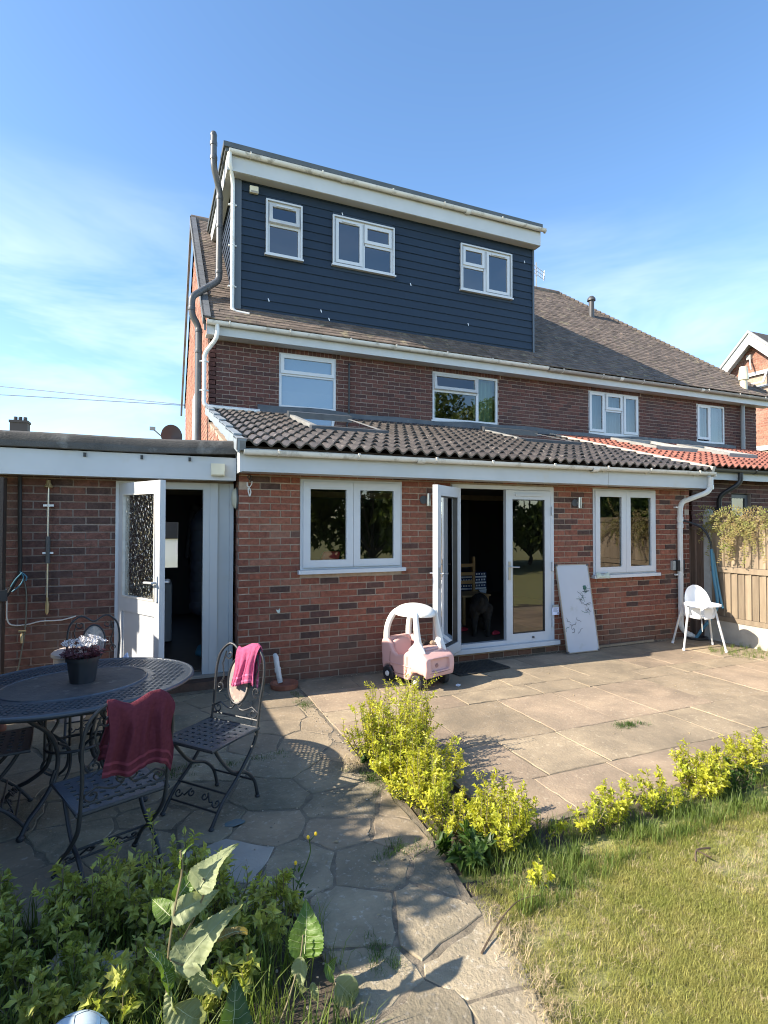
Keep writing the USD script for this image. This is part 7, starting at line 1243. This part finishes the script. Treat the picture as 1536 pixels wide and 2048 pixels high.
# climber over the fence
CL = thing('fence_climber', 'straggling climber with pale green and tan leaves hanging over the fence', 'climbing plant', (6.88, -1.0, 1.7)); mb, st_ = MB(), MB(); r_ = np.random.default_rng(77)
for k in range(72):
    y0 = -0.32-1.25*r_.random()**0.9; ln = r_.uniform(0.12, 0.5)*(1.0+0.9*max(0, 1-abs(y0+0.95)/0.5)); z0_ = r_.uniform(1.62, 1.93); p = np.array([6.84+r_.normal(0, .03), y0, z0_]); d = np.array([-0.25*r_.random(), r_.normal(0, .5), 0.25-0.3*r_.random()]); pts = [p.copy()]
    for s in range(int(ln/0.03)):
        d = d+[r_.normal(0, .06), r_.normal(0, .14), -0.11+r_.normal(0, .05)]; d[0] = np.clip(d[0], -0.3, 0.15); d /= np.linalg.norm(d); p = p+d*0.03; p[0] = min(p[0], 6.885); pts.append(p.copy())
        for sg in (1, -1): o = np.cross(d, [1, 0.2, 0.1])*sg+[-0.5, 0, 0.2]; leafmesh(mb, p, o+r_.normal(0, .35, 3), np.array([-1.0, -0.3, 0.6]), r_.uniform(0.025, 0.045), 0.02)
    st_.tube(pts, 0.002, 3, caps=False)
CL.add('vines', st_, 'twig'); CL.add('foliage', mb, 'climber_leaf')
# ball at the bottom left
BC = np.array([-1.064, -4.019, 0.068]); BA = thing('football', 'pale blue-white stitched football at the bottom left of the front bed', 'ball', (BC[0], BC[1], 0)); ic = trimesh.creation.icosphere(4, 0.11); BA.add('cover', (ic.vertices+BC, ic.faces), 'ball_white', smooth=True)
mb = MB(); dd = trimesh.creation.icosahedron(); tr_ = np.array(trimesh.creation.icosphere(0).vertices); E_ = set()
hexv = []
for f_ in dd.faces:
    for i in range(3): a_, b_ = sorted((f_[i], f_[(i+1) % 3])); E_.add((a_, b_))
A3 = dd.vertices/np.linalg.norm(dd.vertices[0])
for a_, b_ in E_:
    p, q = A3[a_]*2/3+A3[b_]/3, A3[a_]/3+A3[b_]*2/3; s_ = np.linspace(0, 1, 6)[:, None]; c = p*(1-s_)+q*s_; c = c/np.linalg.norm(c, axis=1, keepdims=True)*0.1102+BC; mb.tube(c, 0.0013, 4, caps=False)
for v_ in range(12):
    nb_ = [b_ if a_ == v_ else a_ for a_, b_ in E_ if v_ in (a_, b_)]
    for i in nb_:
        for j in nb_:
            if i < j and (min(i, j), max(i, j)) in E_:
                p, q = A3[v_]*2/3+A3[i]/3, A3[v_]*2/3+A3[j]/3; s_ = np.linspace(0, 1, 6)[:, None]; c = p*(1-s_)+q*s_; c = c/np.linalg.norm(c, axis=1, keepdims=True)*0.1102+BC; mb.tube(c, 0.0013, 4, caps=False)
BA.add('seams', mb, 'ball_seam')
for k, (x, y, r0) in enumerate([(-0.98, -3.66, 0.08), (-0.78, -3.60, 0.06), (-1.12, -3.55, 0.07)]):
    ic = trimesh.creation.icosphere(3, r0); single('garden_stone', (ic.vertices*(0.8+0.45*meshkit.fbm(ic.vertices*14, 3, k))[:, None]*[1.2, 1, 0.75]+[x, y, r0*0.4], ic.faces), 'crazy_pale', ['pale stone half hidden in the front bed above the football', 'small pale stone among the front bed shoots, right of the larger one', 'pale stone at the back of the front bed'][k], 'stone', (x, y, 0), smooth=True)
# ================================================================ TREES AROUND THE GARDEN (behind and left of the viewer; seen in the panes and as shade)
def tree(name, label, x, y, h, crown_r, crown_z, n_, m, seed, leaf=0.11, squash=1.0, trunk=0.12, cat='tree'):
    r_ = np.random.default_rng(seed); t = thing(name, label, cat, (x, y, 0)); tb, fb = MB(), MB()
    tb.tube(spline([(x, y, 0), (x+0.1, y, crown_z*0.6), (x, y+0.1, crown_z), (x, y, h*0.85)], 4), np.linspace(trunk, trunk*0.25, 13), 8); cl = []
    for k in range(16):
        a, b = r_.uniform(0, 2*PI), r_.uniform(-0.7, 1.0); e = np.array([x+crown_r*0.7*math.cos(a), y+crown_r*0.7*math.sin(a), crown_z+(h-crown_z)*0.5*(1+b)*0.85]); cl.append((e, crown_r*r_.uniform(0.3, 0.5))); tb.tube([(x, y, crown_z*0.7+k*0.02), (np.array([x, y, crown_z])+e)/2, e], [trunk*0.4, trunk*0.25, 0.012], 5)
    for k in range(n_):
        c, rr_ = cl[r_.integers(len(cl))]; d = r_.normal(0, 1, 3); d /= np.linalg.norm(d); p = c+d*rr_*r_.random()**0.4*[1, 1, squash]; p[2] = max(p[2], 0.1); leafmesh(fb, p, r_.normal(0, 1, 3)+[0, 0, -0.3], r_.normal(0, 1, 3)+[0, 0, 1.2], leaf*r_.uniform(0.7, 1.3), leaf*0.6)
    t.add('trunk', tb, 'bark'); t.add('crown', fb, m)
tree('garden_tree', 'leafy garden tree left of the patio, beyond the fence', -3.4, -3.02, 2.9, 0.62, 1.3, 4600, 'leaf_green', 101, leaf=0.085)
tree('garden_tree', 'tall tree at the far end of the garden', 17.5, -16, 10.5, 3.0, 3.5, 7000, 'hedge_leaf', 102, leaf=0.32)
for k, x in enumerate((3.0, 6.5, 10.0, 14.0, 18.0, 22.0)):
    tree('garden_hedge_tree', ['bushy evergreen at the end of the garden, opposite the left window', 'bushy evergreen at the end of the garden, second from the left', 'bushy evergreen at the end of the garden, third from the left', 'bushy evergreen at the end of the garden, fourth from the left', 'bushy evergreen at the end of the garden, fifth from the left', 'bushy evergreen at the end of the garden, furthest right'][k], x, -13.0+0.6*math.sin(k*2), 5.2+0.5*math.sin(k), 2.6, 0.5, 6500, 'hedge_leaf', 110+k, leaf=0.36, trunk=0.1)
